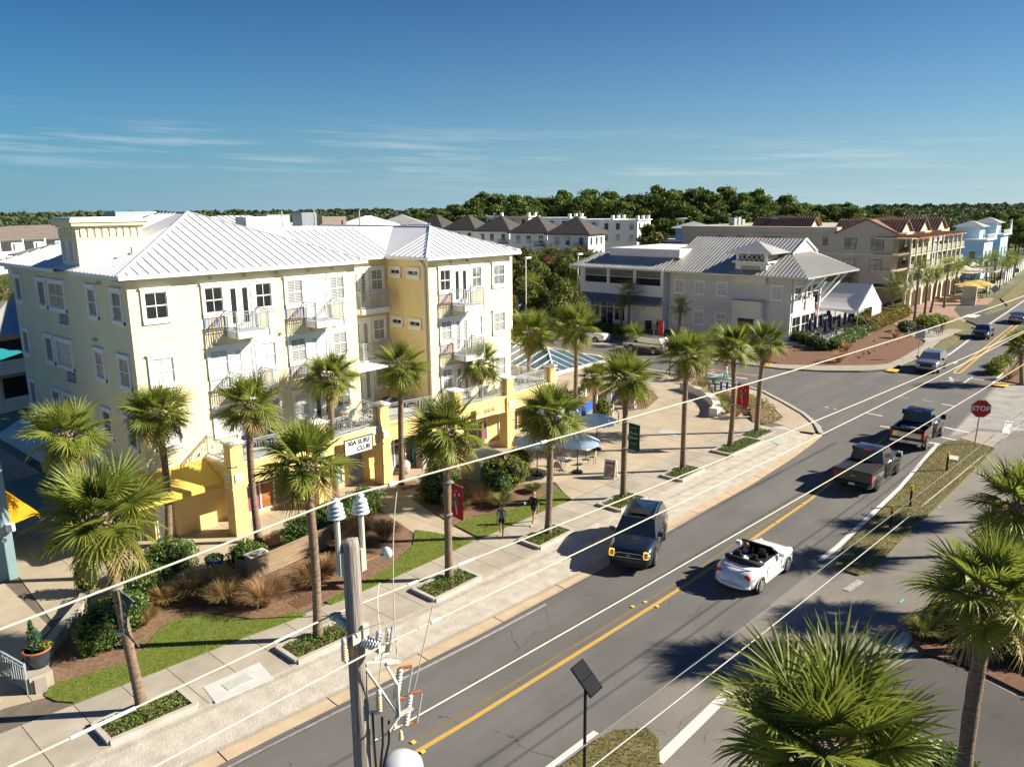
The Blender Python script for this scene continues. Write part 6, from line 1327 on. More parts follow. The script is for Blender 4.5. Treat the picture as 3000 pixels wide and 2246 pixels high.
# garden wall and blue houses
m_ = MB(); t = thing('garden_wall', 'white pillared garden wall along the far sidewalk', 'wall', (190, 34, 0))
for k in range(16):
 x, y = 180+k*4.2, 31.4+k*.36; MB().bx(x-.35, x+.35, y-.35, y+.35, 0, 2.3).build('pillar', WHITE, t)
 if k < 15: MB().bar((x+.35, y, .9), (x+3.85, y+.33, .9), .15, 1.8).build('panel', WHITE, t)
LBLUE = M('pale_blue_siding', (0.26, 0.42, 0.60), .8, .05, .6); LB2 = M('powder_blue', (0.40, 0.60, 0.78), .8, .05, .6)
def bluehouse(x, y, w_, d_, h_, label, mt, rz=0.0, name='blue_house'):
 t = thing(name, label, 'house', (x, y, 0), None, rz); L_ = lambda mb, n_, m_: link(n_, mb.mesh(n_, m_), t)
 L_(MB().bx(-w_/2, w_/2, -d_/2, d_/2, 0, h_), 'wall', mt)
 L_(MB().bx(-w_/2-.6, w_/2+.6, -d_/2-.6, d_/2+.6, h_, h_+.25), 'deck', WHITE)
 rl = MB()
 for a, b_ in (((-w_/2-.5, -d_/2-.5), (w_/2+.5, -d_/2-.5)), ((-w_/2-.5, -d_/2-.5), (-w_/2-.5, d_/2+.5))): railing_run(rl, a, b_, h_+.25, 1.0, .3, .05)
 r_ = link('railing', rl.mesh('railing', WHITE), t); r_['kind'] = 'stuff'
 L_(MB().bx(-w_*.3, w_*.3, -d_*.3, d_*.35, h_+.25, h_+2.7), 'penthouse', mt)
 m_ = MB(); z0 = h_+2.7; c = [(-w_*.42, -d_*.42, z0), (w_*.42, -d_*.42, z0), (w_*.42, d_*.45, z0), (-w_*.42, d_*.45, z0)]; pk = (0, 0, z0+1.3)
 for k in range(4): m_.poly([c[k], c[(k+1) % 4], pk])
 m_.poly(c[::-1]); L_(m_, 'roof', TIN)
 L_(MB().poly([(w_/2+.2, -d_/2-.55, h_), (w_/2-1.6, -d_/2-.55, h_), (w_/2-.6, -d_/2-.55, h_+3.6)]).poly([(w_/2+.2, -d_/2-.25, h_), (w_/2-.6, -d_/2-.25, h_+3.6), (w_/2-1.6, -d_/2-.25, h_)]).quad((w_/2+.2, -d_/2-.55, h_), (w_/2+.2, -d_/2-.25, h_), (w_/2-.6, -d_/2-.25, h_+3.6), (w_/2-.6, -d_/2-.55, h_+3.6)).quad((w_/2-1.6, -d_/2-.55, h_), (w_/2-.6, -d_/2-.55, h_+3.6), (w_/2-.6, -d_/2-.25, h_+3.6), (w_/2-1.6, -d_/2-.25, h_)), 'fin_gable', WHITE)
 for z in (1.0, 4.0, 7.0):
  if z > h_-2: continue
  for pl_, us in ((Plane((-w_/2, 0, 0), (0, 1, 0), (-1, 0, 0)), (-d_*.3, d_*.1)), (Plane((0, -d_/2, 0), (1, 0, 0), (0, -1, 0)), (-w_*.3, w_*.15))):
   for u in us:
    m_ = MB(); pl_.box(m_, u-.1, u+1.3, .0, .06, z-.1, z+1.8); f_ = link('window', m_.mesh('window', WHITE), t); m_ = MB(); pl_.box(m_, u, u+1.2, .062, .07, z, z+1.7); link('pane', m_.mesh('pane', GLASSL), f_)
 return t
bluehouse(191.0, 40.3, 8, 7, 7.9, 'pale blue house with a pyramid roofed penthouse beside the garden wall', LB2)
bluehouse(211.5, 41.2, 8, 7, 8.3, 'second pale blue house farther along the road', LB2)
bluehouse(176, 50, 12, 12, 8.0, 'pale blue house half hidden behind the tile gables', LB2)
x, y = polar(2030, 170); bluehouse(x, y, 10, 10, 8.3, 'sky blue house behind the restaurant roof with a stepped gable', LBLUE, .5)
x, y = polar(1790, 235); bluehouse(x, y, 12, 11, 8.0, 'powder blue house right of the dark pyramid roofs', LB2, .5)
# white houses with dark pyramid roofs
DROOF = M('dark_shingle', (0.065, 0.058, 0.054), .9, .2, 1.2); HWHITE = M('house_white', (0.74, 0.74, 0.72), .8, .04, .5)
def pyrhouse(px, py, dist, w_, label, k):
 x, y = polar(px, dist); zt = H-(py-608)/FPX*dist-.2; ze = zt-w_*.36; a = math.atan2(y, x)
 t = thing('pyramid_roof_house', label, 'house', (x, y, 0), 'white houses with dark pyramid roofs', HEAD-R(28)); hw = w_/2-.5; L_ = lambda mb, n_, m_: link(n_, mb.mesh(n_, m_), t)
 L_(MB().bx(-hw, hw, -hw, hw, 0, ze), 'wall', HWHITE); e = w_/2+.1; m_ = MB(); c = [(-e, -e, ze), (e, -e, ze), (e, e, ze), (-e, e, ze)]
 for j in range(4): m_.poly([c[j], c[(j+1) % 4], (0, 0, zt)])
 m_.poly(c[::-1]); m_.bx(-e, e, -e, e, ze-.22, ze-.01); L_(m_, 'roof', DROOF)
 for pl_ in (Plane((-hw, 0, 0), (0, 1, 0), (-1, 0, 0)), Plane((0, -hw, 0), (1, 0, 0), (0, -1, 0))):
  for z in (ze-2.5, ze-5.6):
   for u in (-hw*.75, -hw*.1, hw*.45):
    m_ = MB(); pl_.box(m_, u, u+1.0, .0, .06, z, z+1.7); f_ = link('window', m_.mesh('window', BRONZE), t); m_ = MB(); pl_.box(m_, u+.1, u+.9, .062, .07, z+.1, z+1.6); link('pane', m_.mesh('pane', GLASSL), f_)
 m_ = MB(); m_.bx(-hw-1.0, -hw, -hw+.3, -hw+3.2, ze-3.2, ze-3.0); railing_run(m_, (-hw-1, -hw+.3), (-hw-1, -hw+3.2), ze-3.0, 1.0, .2, .04); L_(m_, 'balcony', BRONZE)
for k, (px, py, dist, l) in enumerate(((1281, 622.5, 232, 'white house with a dark pyramid roof, partly behind the yellow building'), (1373, 624, 222, 'second white house with a dark pyramid roof from the yellow building'), (1469, 626, 212, 'middle white house with a dark pyramid roof'), (1575, 628.5, 200, 'fourth white house with a dark pyramid roof from the yellow building'), (1689, 630, 188, 'white house with a dark pyramid roof behind the reddish tree'))): pyrhouse(px, py, dist, 11.2, l, k)
def flathouse(px, dist, w_, h_, label, mt, rz=.4):
 x, y = polar(px, dist); t = thing('town_house', label, 'house', (x, y, 0), None, HEAD-R(28)+rz*0); L_ = lambda mb, n_, m_: link(n_, mb.mesh(n_, m_), t); hw = w_/2
 L_(MB().bx(-hw, hw, -hw, hw, 0, h_), 'wall', mt); L_(MB().bx(-hw-.4, hw+.4, -hw-.4, hw+.4, h_, h_+.25), 'roof', WHITE)
 for k in range(3): link('chimney', MB().bx(-hw+k*w_*.4, -hw+k*w_*.4+.9, -hw-.2, -hw+.5, h_+.25, h_+1.3).mesh('chimney', WHITE), t)
 for pl_ in (Plane((-hw, 0, 0), (0, 1, 0), (-1, 0, 0)), Plane((0, -hw, 0), (1, 0, 0), (0, -1, 0))):
  for z in (h_-2.4, h_-5.4):
   for u in (-hw*.8, -hw*.1, hw*.5): m_ = MB(); pl_.box(m_, u, u+1.1, .0, .04, z, z+1.7); link('window', m_.mesh('window', GLASSL), t)
for px, dist, h_, l, mt in ((1525, 243, 12.6, 'peach flat roofed town house behind the pyramid roofs', M('peach', (0.62, 0.47, 0.36), .8, .05)), (1640, 236, 12.2, 'white flat roofed town house behind the pyramid roofs', HWHITE), (1760, 225, 11.8, 'pale blue flat roofed town house with white roof chimneys', LB2), (1830, 222, 11.7, 'white town house behind the brown tree', HWHITE), (2060, 215, 12.0, 'white roofed house in the trees above the sky blue house', HWHITE), (1430, 250, 12.6, 'white town house roof seen between two pyramid roofs', HWHITE)): flathouse(px, dist, 11, h_, l, mt)
# scrub belt between car park and houses
rg = random.Random(31); kinds = [(OAKS, 'scrub oak in the thicket behind the car park', 'scrub oaks behind the car park'), (RUSTS, 'reddish autumn tree in the thicket behind the car park', 'reddish trees in the thicket'), (SCRUBY, 'yellowish scrub tree in the thicket behind the car park', 'yellowish scrub trees in the thicket')]
seed = 600
for px in range(1470, 2080, 24):
 for dist in (122, 138, 154, 170):
  if px > 1740 and dist < 130: continue
  x, y = polar(px+rg.uniform(-12, 12), dist+rg.uniform(-7, 7)); k = 0 if rg.random() < .74 else (1 if rg.random() < .4 else 2); kd = kinds[k]
  tree(kd[0], x, y, rg.uniform(.62, .95)*(1.0 if dist > 130 else .8), kd[1], seed, kd[2], 'scrub_tree'); seed += 1
x, y = polar(1925, 165); tree(SCRUBY, x, y, 1.75, 'tall brown green tree before the pine belt', 700, None, 'tree'); x, y = polar(2045, 150); tree(PINES, x, y, .62, 'crooked pine before the sky blue house', 701, None, 'pine_tree')
x, y = polar(1650, 96); tree(OAKS, x, y, .85, 'round olive tree standing in the car park', 702, None, 'tree')
x, y = polar(1700, 170); tree(RUSTS, x, y, 1.2, 'dark red tree before the last pyramid roof', 703, None, 'tree'); x, y = polar(2560, 290); tree(RUSTS, x, y, 1.6, 'orange autumn tree beyond the tile gables', 704, None, 'tree'); x, y = polar(2890, 300); tree(RUSTS, x, y, 1.5, 'dark red tree on the far right horizon', 705, None, 'tree')
for px in range(2850, 3120, 30):
 for dist in (250, 300): x, y = polar(px+rg.uniform(-15, 15), dist+rg.uniform(-10, 10)); (tree(PINES, x, y, rg.uniform(.7, .85), 'roadside pine beyond the far end of the road', seed, 'pines beyond the far road end', 'pine_tree') if y > 34 or y < 6 else None); seed += 1
# ---------------------------------------------------------------- left background
def lhouse(px, dist, w_, d_, he, zr, label, mt, roofm, rz):
 x, y = polar(px, dist); t = thing('house', label, 'house', (x, y, 0), None, rz); L_ = lambda mb, n_, m_: link(n_, mb.mesh(n_, m_), t); a, b_ = w_/2, d_/2
 L_(MB().bx(-a, a, -b_, b_, 0, he), 'wall', mt); m_ = MB(); e = .7; c = [(-a-e, -b_-e, he), (a+e, -b_-e, he), (a+e, b_+e, he), (-a-e, b_+e, he)]; k = min(a, b_)+e; p0, p1 = (-a-e+k, 0, zr), (a+e-k, 0, zr)
 m_.poly([c[0], c[1], p1, p0]); m_.poly([c[1], c[2], p1]); m_.poly([c[2], c[3], p0, p1]); m_.poly([c[3], c[0], p0]); m_.bx(-a-e, a+e, -b_-e, b_+e, he-.2, he-.01); L_(m_, 'roof', roofm)
 for pl_, n2, ww in ((Plane((0, -b_, 0), (1, 0, 0), (0, -1, 0)), 4, a), (Plane((-a, 0, 0), (0, 1, 0), (-1, 0, 0)), 3, b_)):
  for z in (he-2.6, he-5.6):
   for i in range(n2):
    u = -ww+ww*2*(i+.25)/n2; m_ = MB(); pl_.box(m_, u, u+ww*.9/n2, .0, .05, z, z+2.0); link('window', m_.mesh('window', BRONZE), t)
  m_ = MB()
  for z in (he-2.9, he-5.9): pl_.box(m_, -ww, ww, .01, 1.4, z-.15, z); pl_.box(m_, -ww, ww, 1.3, 1.38, z, z+.95)
  for i in range(n2+1): u = -ww+2*ww*i/n2; pl_.box(m_, u-.12, u+.12, 1.2, 1.42, 0, he)
  o = link('veranda', m_.mesh('veranda', WHITE), t); o['kind'] = 'stuff'
BROOF = M('brown_grey_shingle', (0.17, 0.145, 0.13), .9, .15, 1)
lhouse(-10, 165, 16, 11, 10.9, 12.9, 'white house with grey roof at the left frame edge', HWHITE, BROOF, .3); lhouse(135, 180, 30, 12, 10.8, 12.9, 'long brown roofed apartment house behind the roof tower', HWHITE, BROOF, .55); lhouse(160, 150, 9, 8, 8.8, 10.3, 'small white house with grey hip roof and balcony', HWHITE, M('grey_shingle', (0.25, 0.26, 0.28), .9, .1, 1), .5)
for k, (px, dist, w_, he, zr) in enumerate(((640, 150, 18, 10.8, 13.0), (780, 165, 22, 11.2, 13.4), (930, 175, 20, 11.0, 13.3), (1080, 190, 18, 11.6, 13.8), (1180, 205, 16, 11.6, 13.9))): lhouse(px, dist, w_, 11, he, zr, ('pale roofed house just behind the yellow building ridge', 'white roofed house behind the roof plant', 'white roofed house behind the roof valley', 'white roofed house left of the pyramid roofs', 'pale roofed house beside the first pyramid roof')[k], HWHITE, ROOFW if k % 2 else TIN, .4+.1*k)
lhouse(90, 82, 16, 12, 6.0, 8.6, 'low beige building with seamed metal roof behind the car park', BEIGEL, TIN, .2)
x, y = polar(30, 112); t = thing('roof_edge_building', 'white flat roofed building with an orange band at the left frame border', 'building', (x-4, y, 0)); MB().bx(x-14, x-.2, y-5, y+6, 4.6, 5.8).build('fascia', WHITE, t); MB().bx(x-13.6, x-.7, y-4.5, y+5.6, 0, 4.6).build('wall', BEIGEL, t); MB().bx(x-13.7, x-.6, y-4.6, y+5.7, .9, 1.9).build('band', M('orange_wall', (0.55, 0.26, 0.10), .8, .1, 1), t)
for k, (px, dist, s_) in enumerate(((20, 175, .9), (150, 190, 1.1), (300, 200, 1.0), (340, 210, 1.1), (60, 128, .6), (420, 260, 1.1), (180, 105, .45))): x, y = polar(px, dist); tree(OAKS, x, y, s_*1.25, ('round oak above the left rooftops', 'green bush between the left houses')[1 if s_ < .7 else 0], 800+k, ('oaks above the left rooftops', 'bushes between the left houses')[1 if s_ < .7 else 0], 'oak_tree')
# ============================================================ CARS
TYRE = M('tyre_rubber', (0.018, 0.018, 0.018), .85, .15, 8); RIM = M('alloy_rim', (0.55, 0.56, 0.57), .3, .05, 4, metal=.8); RIMD = M('dark_rim', (0.10, 0.10, 0.105), .35, .05, 4, metal=.6)
AUTOG = M('car_glass', (0.012, 0.015, 0.017), .04, .3, 1.5, spec=.7); TAIL = M('tail_light', (0.50, 0.008, 0.012), .2, .1, 6, spec=.6); HEADL = M('head_light', (0.62, 0.64, 0.66), .15, .1, 8, spec=.7); CHROME = M('chrome', (0.72, 0.73, 0.74), .12, 0, metal=1.0)
TRIMB = M('black_trim', (0.02, 0.02, 0.021), .45, .1, 5); PLATE = M('licence_plate', (0.70, 0.70, 0.68), .5, .1, 20); AMBER = M('amber_lamp', (0.9, 0.40, 0.02), .3, 0, emit=.9); SEAT = M('black_leather', (0.016, 0.016, 0.017), .55, .1, 6)
def paint(name, c, metal=.25, rough=.28): return M(name, c, rough, .03, .6, metal=metal, spec=.5, coat=.9)
def loft(mb, rings):
 n_ = len(rings[0]); o = len(mb.v); mb.v += [tuple(p) for r_ in rings for p in r_]
 for i in range(len(rings)-1):
  for k in range(n_): a, b_ = o+i*n_+k, o+i*n_+(k+1) % n_; mb.f.append((a, b_, b_+n_, a+n_))
 mb.f.append(tuple(o+k for k in range(n_-1, -1, -1))); mb.f.append(tuple(o+(len(rings)-1)*n_+k for k in range(n_)))
def ring(x, w_, zb, zt, sh=.0, crown=.03):
 h_ = zt-zb; half = [(w_*.80, zb), (w_*.96, zb+h_*.14), (w_*1.0, zb+h_*.42), (w_*.985, zb+h_*.72), (w_*.93, zt-.02), (w_*.70, zt+crown*.6), (0, zt+crown)]
 return [(x, y, z) for y, z in half]+[(x, -y, z) for y, z in half[-2::-1]]
def wheelmesh(r_, w_, rim, spokes=5):
 ty = MB().lathe((0, 0, 0), [(r_*.66, -w_/2), (r_*.93, -w_/2), (r_, -w_*.36), (r_, w_*.36), (r_*.93, w_/2), (r_*.66, w_/2)], 20, 'y').mesh('tyre', TYRE, True)
 m_ = MB()
 for sgn in (-1, 1):
  y = sgn*(w_*.5+.006)
  for k in range(20):
   a, b_ = 2*math.pi*k/20, 2*math.pi*(k+1)/20; m_.quad((r_*.68*math.cos(a), y, r_*.68*math.sin(a)), (r_*.68*math.cos(b_), y, r_*.68*math.sin(b_)), (r_*.58*math.cos(b_), y-sgn*.01, r_*.58*math.sin(b_)), (r_*.58*math.cos(a), y-sgn*.01, r_*.58*math.sin(a)))
  for k in range(spokes*2):
   a = 2*math.pi*(k//2)/spokes+(.16 if k % 2 else -.16); m_.bar((0, y-sgn*.005, 0), (r_*.62*math.cos(a), y-sgn*.002, r_*.62*math.sin(a)), .035, .02, up=(0, 1, 0))
  m_.lathe((0, y, 0), [(r_*.16, -.012), (r_*.16, .012)], 10, 'y')
 m_.lathe((0, 0, 0), [(r_*.64, -w_*.30), (r_*.64, w_*.30)], 16, 'y')
 return ty, m_.mesh('rim', rim)
def facequad(c, u0, u1, v0, v1, off=.004):
 c = [Vector(p) for p in c]; P_ = lambda u, v_: c[0]*(1-u)*(1-v_)+c[1]*u*(1-v_)+c[2]*u*v_+c[3]*(1-u)*v_
 n_ = (c[1]-c[0]).cross(c[3]-c[0]).normalized(); return [P_(u0, v0)+n_*off, P_(u1, v0)+n_*off, P_(u1, v1)+n_*off, P_(u0, v1)+n_*off]
def car(label, cat, loc, heading, pt, st, gr, wb, track, wr, name='car', rim=None, spokes=5, glass=True, sidew=((.04, .46), (.50, .96)), lights=True, trimcol=None, amber=False, extra=None, tailh=None, wheelw=.24, group=None, rails=False, simple=False):
 t = thing(name, label, cat, (loc[0], loc[1], loc[2] if len(loc) > 2 else .01), group, heading)
 mb = MB(); loft(mb, [ring(*s_) for s_ in st]); link('body', mb.mesh('body', pt, True), t)
 xs = [s_[0] for s_ in st]; fx, rx = xs[0], xs[-1]
 W_ = max(s_[1] for s_ in st)
 ty, rm = wheelmesh(wr, wheelw, rim or RIM, spokes)
 for sx in (-1, 1):
  for sy in (-1, 1):
   wa = MB(); n_ = 12; R_ = wr*1.16
   wa.poly([(sx*wb/2+R_*math.cos(math.pi*k/n_), sy*(W_+.004), wr+R_*math.sin(math.pi*k/n_)) for k in range(n_+1)]+[(sx*wb/2-R_, sy*(W_+.004), wr*.7), (sx*wb/2+R_, sy*(W_+.004), wr*.7)][::1])
   link('wheel_arch', wa.mesh('wheel_arch', TRIMB), t); wa = MB()
   for k in range(n_):
    a, b_ = math.pi*k/n_, math.pi*(k+1)/n_; wa.quad(*[(sx*wb/2+R_*q*math.cos(an), sy*(W_+.02), wr+R_*q*math.sin(an)) for an, q in ((a, .98), (b_, .98), (b_, 1.08), (a, 1.08))])
   link('wheel_flare', wa.mesh('wheel_flare', pt), t)
   wh = bpy.data.objects.new('wheel', ty); col.objects.link(wh); wh.parent = t; wh.location = (sx*wb/2, sy*(W_-wheelw/2+.03), wr)
   link('rim', rm, wh)
 if gr:
  x0, x1, x2, x3, zb, zr, w0, w1 = gr
  B_ = [(x0, -w0, zb), (x0, w0, zb), (x3, w0, zb), (x3, -w0, zb)]; T_ = [(x1, -w1, zr), (x1, w1, zr), (x2, w1, zr), (x2, -w1, zr)]
  g_ = MB(); xm = (x1+x2)/2
  top = [Vector((x1, -w1*.93, zr-.03)), Vector((x1, w1*.93, zr-.03)), Vector((xm, w1*.97, zr+.05)), Vector((x2, w1*.93, zr-.01)), Vector((x2, -w1*.93, zr-.01)), Vector((xm, -w1*.97, zr+.05))]
  F_ = [B_[1], B_[0], T_[0], T_[1]]; Rr = [B_[3], B_[2], T_[2], T_[3]]; Lf = [B_[2], B_[1], T_[1], T_[2]]; Rt = [B_[0], B_[3], T_[3], T_[0]]
  for q in (F_, Rr, Lf, Rt): g_.quad(*q)
  link('cabin', g_.mesh('cabin', pt), t)
  rf_ = MB(); c_ = Vector((xm, 0, zr+.075)); ed = [Vector(p) for p in (T_[0], T_[1], (xm, w1*1.0, zr+.035), T_[2], T_[3], (xm, -w1*1.0, zr+.035))]
  for k in range(6): rf_.add([ed[k], ed[(k+1) % 6], c_], ((0, 1, 2),))
  link('roof', rf_.mesh('roof', pt, True), t)
  link('windshield', MB().poly(facequad(F_, .05, .95, .06, .95)).mesh('windshield', AUTOG), t); link('rear_window', MB().poly(facequad(Rr, .08, .92, .14, .92)).mesh('rear_window', AUTOG), t)
  for q, fl in ((Lf, 0), (Rt, 1)):
   for a, b_ in sidew:
    if fl == 0: a, b_ = a, b_
    else: a, b_ = 1-b_, 1-a
    link('side_window', MB().poly(facequad(q, 1-b_ if fl == 0 else 1-b_, 1-a, .10, .90)).mesh('side_window', AUTOG), t)
 if simple: return t
 # lamps, plate, mirrors, door lines
 zf = st[2][3]; zbk = st[-3][3]
 for sy in (-1, 1):
  hl = MB(); hl.obx((fx-.10, sy*W_*.74, zf*.82-.06), (1, 0, 0), (0, 1, 0), (0, 0, 1), .09, W_*.17, .075); link('headlight', hl.mesh('headlight', HEADL), t)
  tl = MB(); th_ = tailh or (.12, .75); tl.obx((rx+.06, sy*W_*.84, th_[1]), (1, 0, 0), (0, 1, 0), (0, 0, 1), .075, W_*.115, th_[0]); link('tail_light', tl.mesh('tail_light', TAIL), t)
  if gr: mr = MB(); mr.obx((gr[0]-.35, sy*(W_+.10), gr[4]+.10), (1, 0, 0), (0, 1, 0), (0, 0, 1), .07, .12, .09); link('wing_mirror', mr.mesh('wing_mirror', trimcol or TRIMB), t)
  dl = MB()
  for xx in ((wb*.32), -.02, -wb*.34): dl.bx(xx-.006, xx+.006, sy*W_*.985-.012, sy*W_*.985+.012, .42, st[len(st)//2][3]-.05)
  dl.bx(-wb*.34, wb*.32, sy*W_*.995-.012, sy*W_*.995+.012, .36, .42)
  link('door_seam', dl.mesh('door_seam', TRIMB), t)['kind'] = 'stuff'
  for xx in (-wb*.28, wb*.04): dh = MB().bx(xx, xx+.18, sy*W_*.99-.02, sy*W_*.99+.025, .90, .93); link('door_handle', dh.mesh('door_handle', pt), t)
 pl = MB().obx((rx-.012, 0, .72 if not tailh else tailh[2]), (1, 0, 0), (0, 1, 0), (0, 0, 1), .012, .16, .08); link('licence_plate', pl.mesh('licence_plate', PLATE), t)
 bp = MB().bx(fx-.10, fx+.012, -W_*.80, W_*.80, .30, .46); link('bumper', bp.mesh('bumper', TRIMB), t); bp = MB().bx(rx-.02, rx+.1, -W_*.80, W_*.80, .30, .46); link('bumper', bp.mesh('bumper', TRIMB), t)
 gl_ = MB().bx(fx-.06, fx+.018, -W_*.50, W_*.50, zf*.60, zf*.84); link('grille', gl_.mesh('grille', TRIMB), t)
 if rails:
  for sy in (-1, 1): link('roof_rail', MB().tube([(gr[1]+.0, sy*gr[7]*.86, gr[5]+.02), (gr[1]-.3, sy*gr[7]*.88, gr[5]+.10), (gr[2]+.3, sy*gr[7]*.88, gr[5]+.10), (gr[2], sy*gr[7]*.86, gr[5]+.02)], .03, 6).mesh('roof_rail', CHROME), t)
 if extra: extra(t)
 return t
def L2(t, n_, mb, mt, smooth=False): return link(n_, mb.mesh(n_, mt, smooth), t)
# --- dark blue SUV easing out from the kerb
BLUE = paint('dark_blue_paint', (0.016, 0.026, 0.042), .4)
suv_st = [(2.50, .66, .40, .78), (2.44, .84, .32, .98), (2.25, .95, .28, 1.06), (1.6, .985, .27, 1.12), (1.05, .99, .27, 1.15), (0, .99, .27, 1.16), (-1.2, .99, .27, 1.18), (-2.1, .97, .29, 1.18), (-2.38, .92, .33, 1.14), (-2.46, .78, .42, .95)]
suv_gr = (1.18, .38, -1.95, -2.36, 1.13, 1.71, .93, .74)
def suvx(t):
 L2(t, 'grille_chrome', MB().bx(2.46, 2.53, -.52, .52, .70, .73).bx(2.46, 2.53, -.52, .52, .90, .93), CHROME)
 for sy in (-1, 1):
  a = MB()
  for z in (.70, .98): a.bx(2.40, 2.50, sy*.74-.09, sy*.74+.09, z, z+.025)
  for y in (sy*.74-.105, sy*.74+.085): a.bx(2.40, 2.499, y, y+.022, .70, 1.0)
  L2(t, 'indicator_lamp', a, AMBER)
 L2(t, 'sunroof', MB().bx(-.55, .15, -.42, .42, 1.785, 1.80), TRIMB); L2(t, 'sunroof_opening', MB().bx(-.15, .12, -.36, .36, 1.80, 1.81), SEAT)
 lt = text('KIA', .10, (2.545, 0, .815), (R(90), 0, R(90)), CHROME, None, .004); lt.parent = t; lt = text('TELLURIDE', .075, (2.36, 0, 1.075), (R(60), 0, R(90)), CHROME, None, .003); lt.parent = t
car('dark blue sport utility car with lit amber lamps easing off the sand strip', 'car', (28.75, 18.1), R(202.5), BLUE, suv_st, suv_gr, 2.9, .84, .385, 'suv', sidew=((.03, .30), (.33, .62), (.66, .96)), extra=suvx, rails=True, trimcol=BLUE)
# --- pickups
GREYP = paint('grey_paint', (0.045, 0.050, 0.054), .5); BLACKP = paint('black_paint', (0.008, 0.008, 0.009), .3, .2)
def pick_st(w_=1.0, k=1.0): return [(2.95, .70, .45*k, .90*k), (2.88, .90*w_, .38*k, 1.08*k), (2.6, .99*w_, .36*k, 1.16*k), (1.9, 1.0*w_, .36*k, 1.20*k), (1.25, 1.0*w_, .36*k, 1.22*k), (-.75, 1.0*w_, .36*k, 1.24*k)]
def pickup(label, loc, heading, pt, k, cover, wb=3.68, rim=None, letters=None, name='pickup_truck', chrome=False, simple=False):
 W_ = 1.0; zt = 1.28*k
 def ex(t):
  b_ = MB()
  for sy in (-1, 1): b_.bx(-2.92, -.80, sy*.99-(.09 if sy > 0 else 0), sy*.99+(.09 if sy < 0 else 0), .42*k, zt)
  L2(t, 'bed_side', b_, pt); L2(t, 'bed_floor', MB().bx(-2.9, -.8, -.9, .9, .62*k, .68*k), TRIMB); L2(t, 'bed_front', MB().bx(-.86, -.78, -.9, .9, .6*k, zt), pt)
  L2(t, 'tailgate', MB().bx(-2.98, -2.90, -.88, .88, .66*k, zt-.01), CHROME if chrome == 2 else pt); L2(t, 'tailgate_top', MB().bx(-2.99, -2.89, -.9, .9, zt-.03, zt+.015), TRIMB)
  L2(t, 'rear_bumper', MB().bx(-3.12, -2.95, -.95, .95, .50*k, .66*k), CHROME if chrome else TRIMB)
  for sy in (-1, 1): L2(t, 'tail_light', MB().bx(-3.0, -2.86, sy*.94-.075, sy*.94+.075, .80*k, 1.18*k), TAIL)
  L2(t, 'licence_plate', MB().bx(-3.14, -3.121, -.16, .16, .53*k, .65*k), PLATE)
  L2(t, 'brake_lamp', MB().bx(-.86, -.80, -.2, .2, 1.90*k, 1.95*k), TAIL)
  if chrome: L2(t, 'tailgate_band', MB().bx(-3.0, -2.981, -.84, .84, .80*k, 1.10*k), CHROME)
  for sy in (-1, 1): L2(t, 'wing_mirror', MB().obx((1.0, sy*1.2, 1.42*k), (1, 0, 0), (0, 1, 0), (0, 0, 1), .08, .14, .16 if chrome else .11), TRIMB)
  if cover: L2(t, 'bed_cover', MB().bx(-2.88, -.9, -.90, .90, zt-.04, zt+.012), M('vinyl_cover', (0.022, 0.022, 0.023), .6, .1, 3))
  else:
   L2(t, 'toolbox', MB().bx(-1.35, -.9, -.88, .88, .7*k, zt-.02), TRIMB)
  for sy in (-1, 1): L2(t, 'side_step', MB().bar((-.6, sy*1.02, .42*k), (1.1, sy*1.02, .42*k), .1, .06), TRIMB)
 gr = (1.30, .62, -.62, -.78, 1.20*k, 1.93*k, .93, .76)
 t = car(label, 'pickup truck', loc, heading, pt, pick_st(k=k), gr, wb, .84, .41*k, name, rim=rim or RIMD, sidew=((.04, .50), (.54, .96)), extra=None, simple=True, wheelw=.28, spokes=6)
 # move the rear axle parts are already at +-wb/2; add the load bed and lamps
 ex(t)
 for sy in (-1, 1): L2(t, 'headlight', MB().obx((2.86, sy*.78, 1.0*k), (1, 0, 0), (0, 1, 0), (0, 0, 1), .07, .14, .10), HEADL)
 L2(t, 'grille', MB().bx(2.86, 2.97, -.55, .55, .75*k, 1.08*k), CHROME if chrome else TRIMB)
 for sy in (-1, 1):
  dl = MB()
  for xx in (1.2, .25, -.72): dl.bx(xx-.006, xx+.006, sy*.995-.012, sy*.995+.012, .5, 1.18*k)
  L2(t, 'door_seam', dl, TRIMB)['kind'] = 'stuff'
  for xx in (.35, -.6): L2(t, 'door_handle', MB().bx(xx, xx+.2, sy*.99-.02, sy*.99+.03, 1.05*k, 1.09*k), pt)
 return t
tk = pickup('charcoal grey pickup truck with a flat bed cover behind the black truck', (45.45, 13.33), R(.8), GREYP, 1.0, True)
o = text('FORD', .11, (-2.995, 0, 1.0), (R(90), 0, R(-90)), CHROME, None, .003); o.parent = tk
tk2 = pickup('black lifted pickup truck with chrome tailgate band at the crossing', (55.4, 13.42), R(1.4), BLACKP, 1.12, False, 4.06, RIM, chrome=1)
cool = thing('cooler', 'white cooler box in the bed of the black pickup', 'cooler', (54.1, 13.55, .78)); link('body', MB().bx(-.3, .3, -.55, .55, 0, .36).mesh('body', M('navy_plastic', (0.03, 0.04, 0.08), .5, 0)), cool); link('lid', MB().bx(-.32, .32, -.57, .57, .36, .47).mesh('lid', WHITE), cool)
pickup('black pickup truck in the rear parking lot at the frame edge', (*(Vector(G2('E105,68'))+Vector((1.9, 1.1))), .01), R(0), BLACKP, 1.08, True, 3.7, RIM)
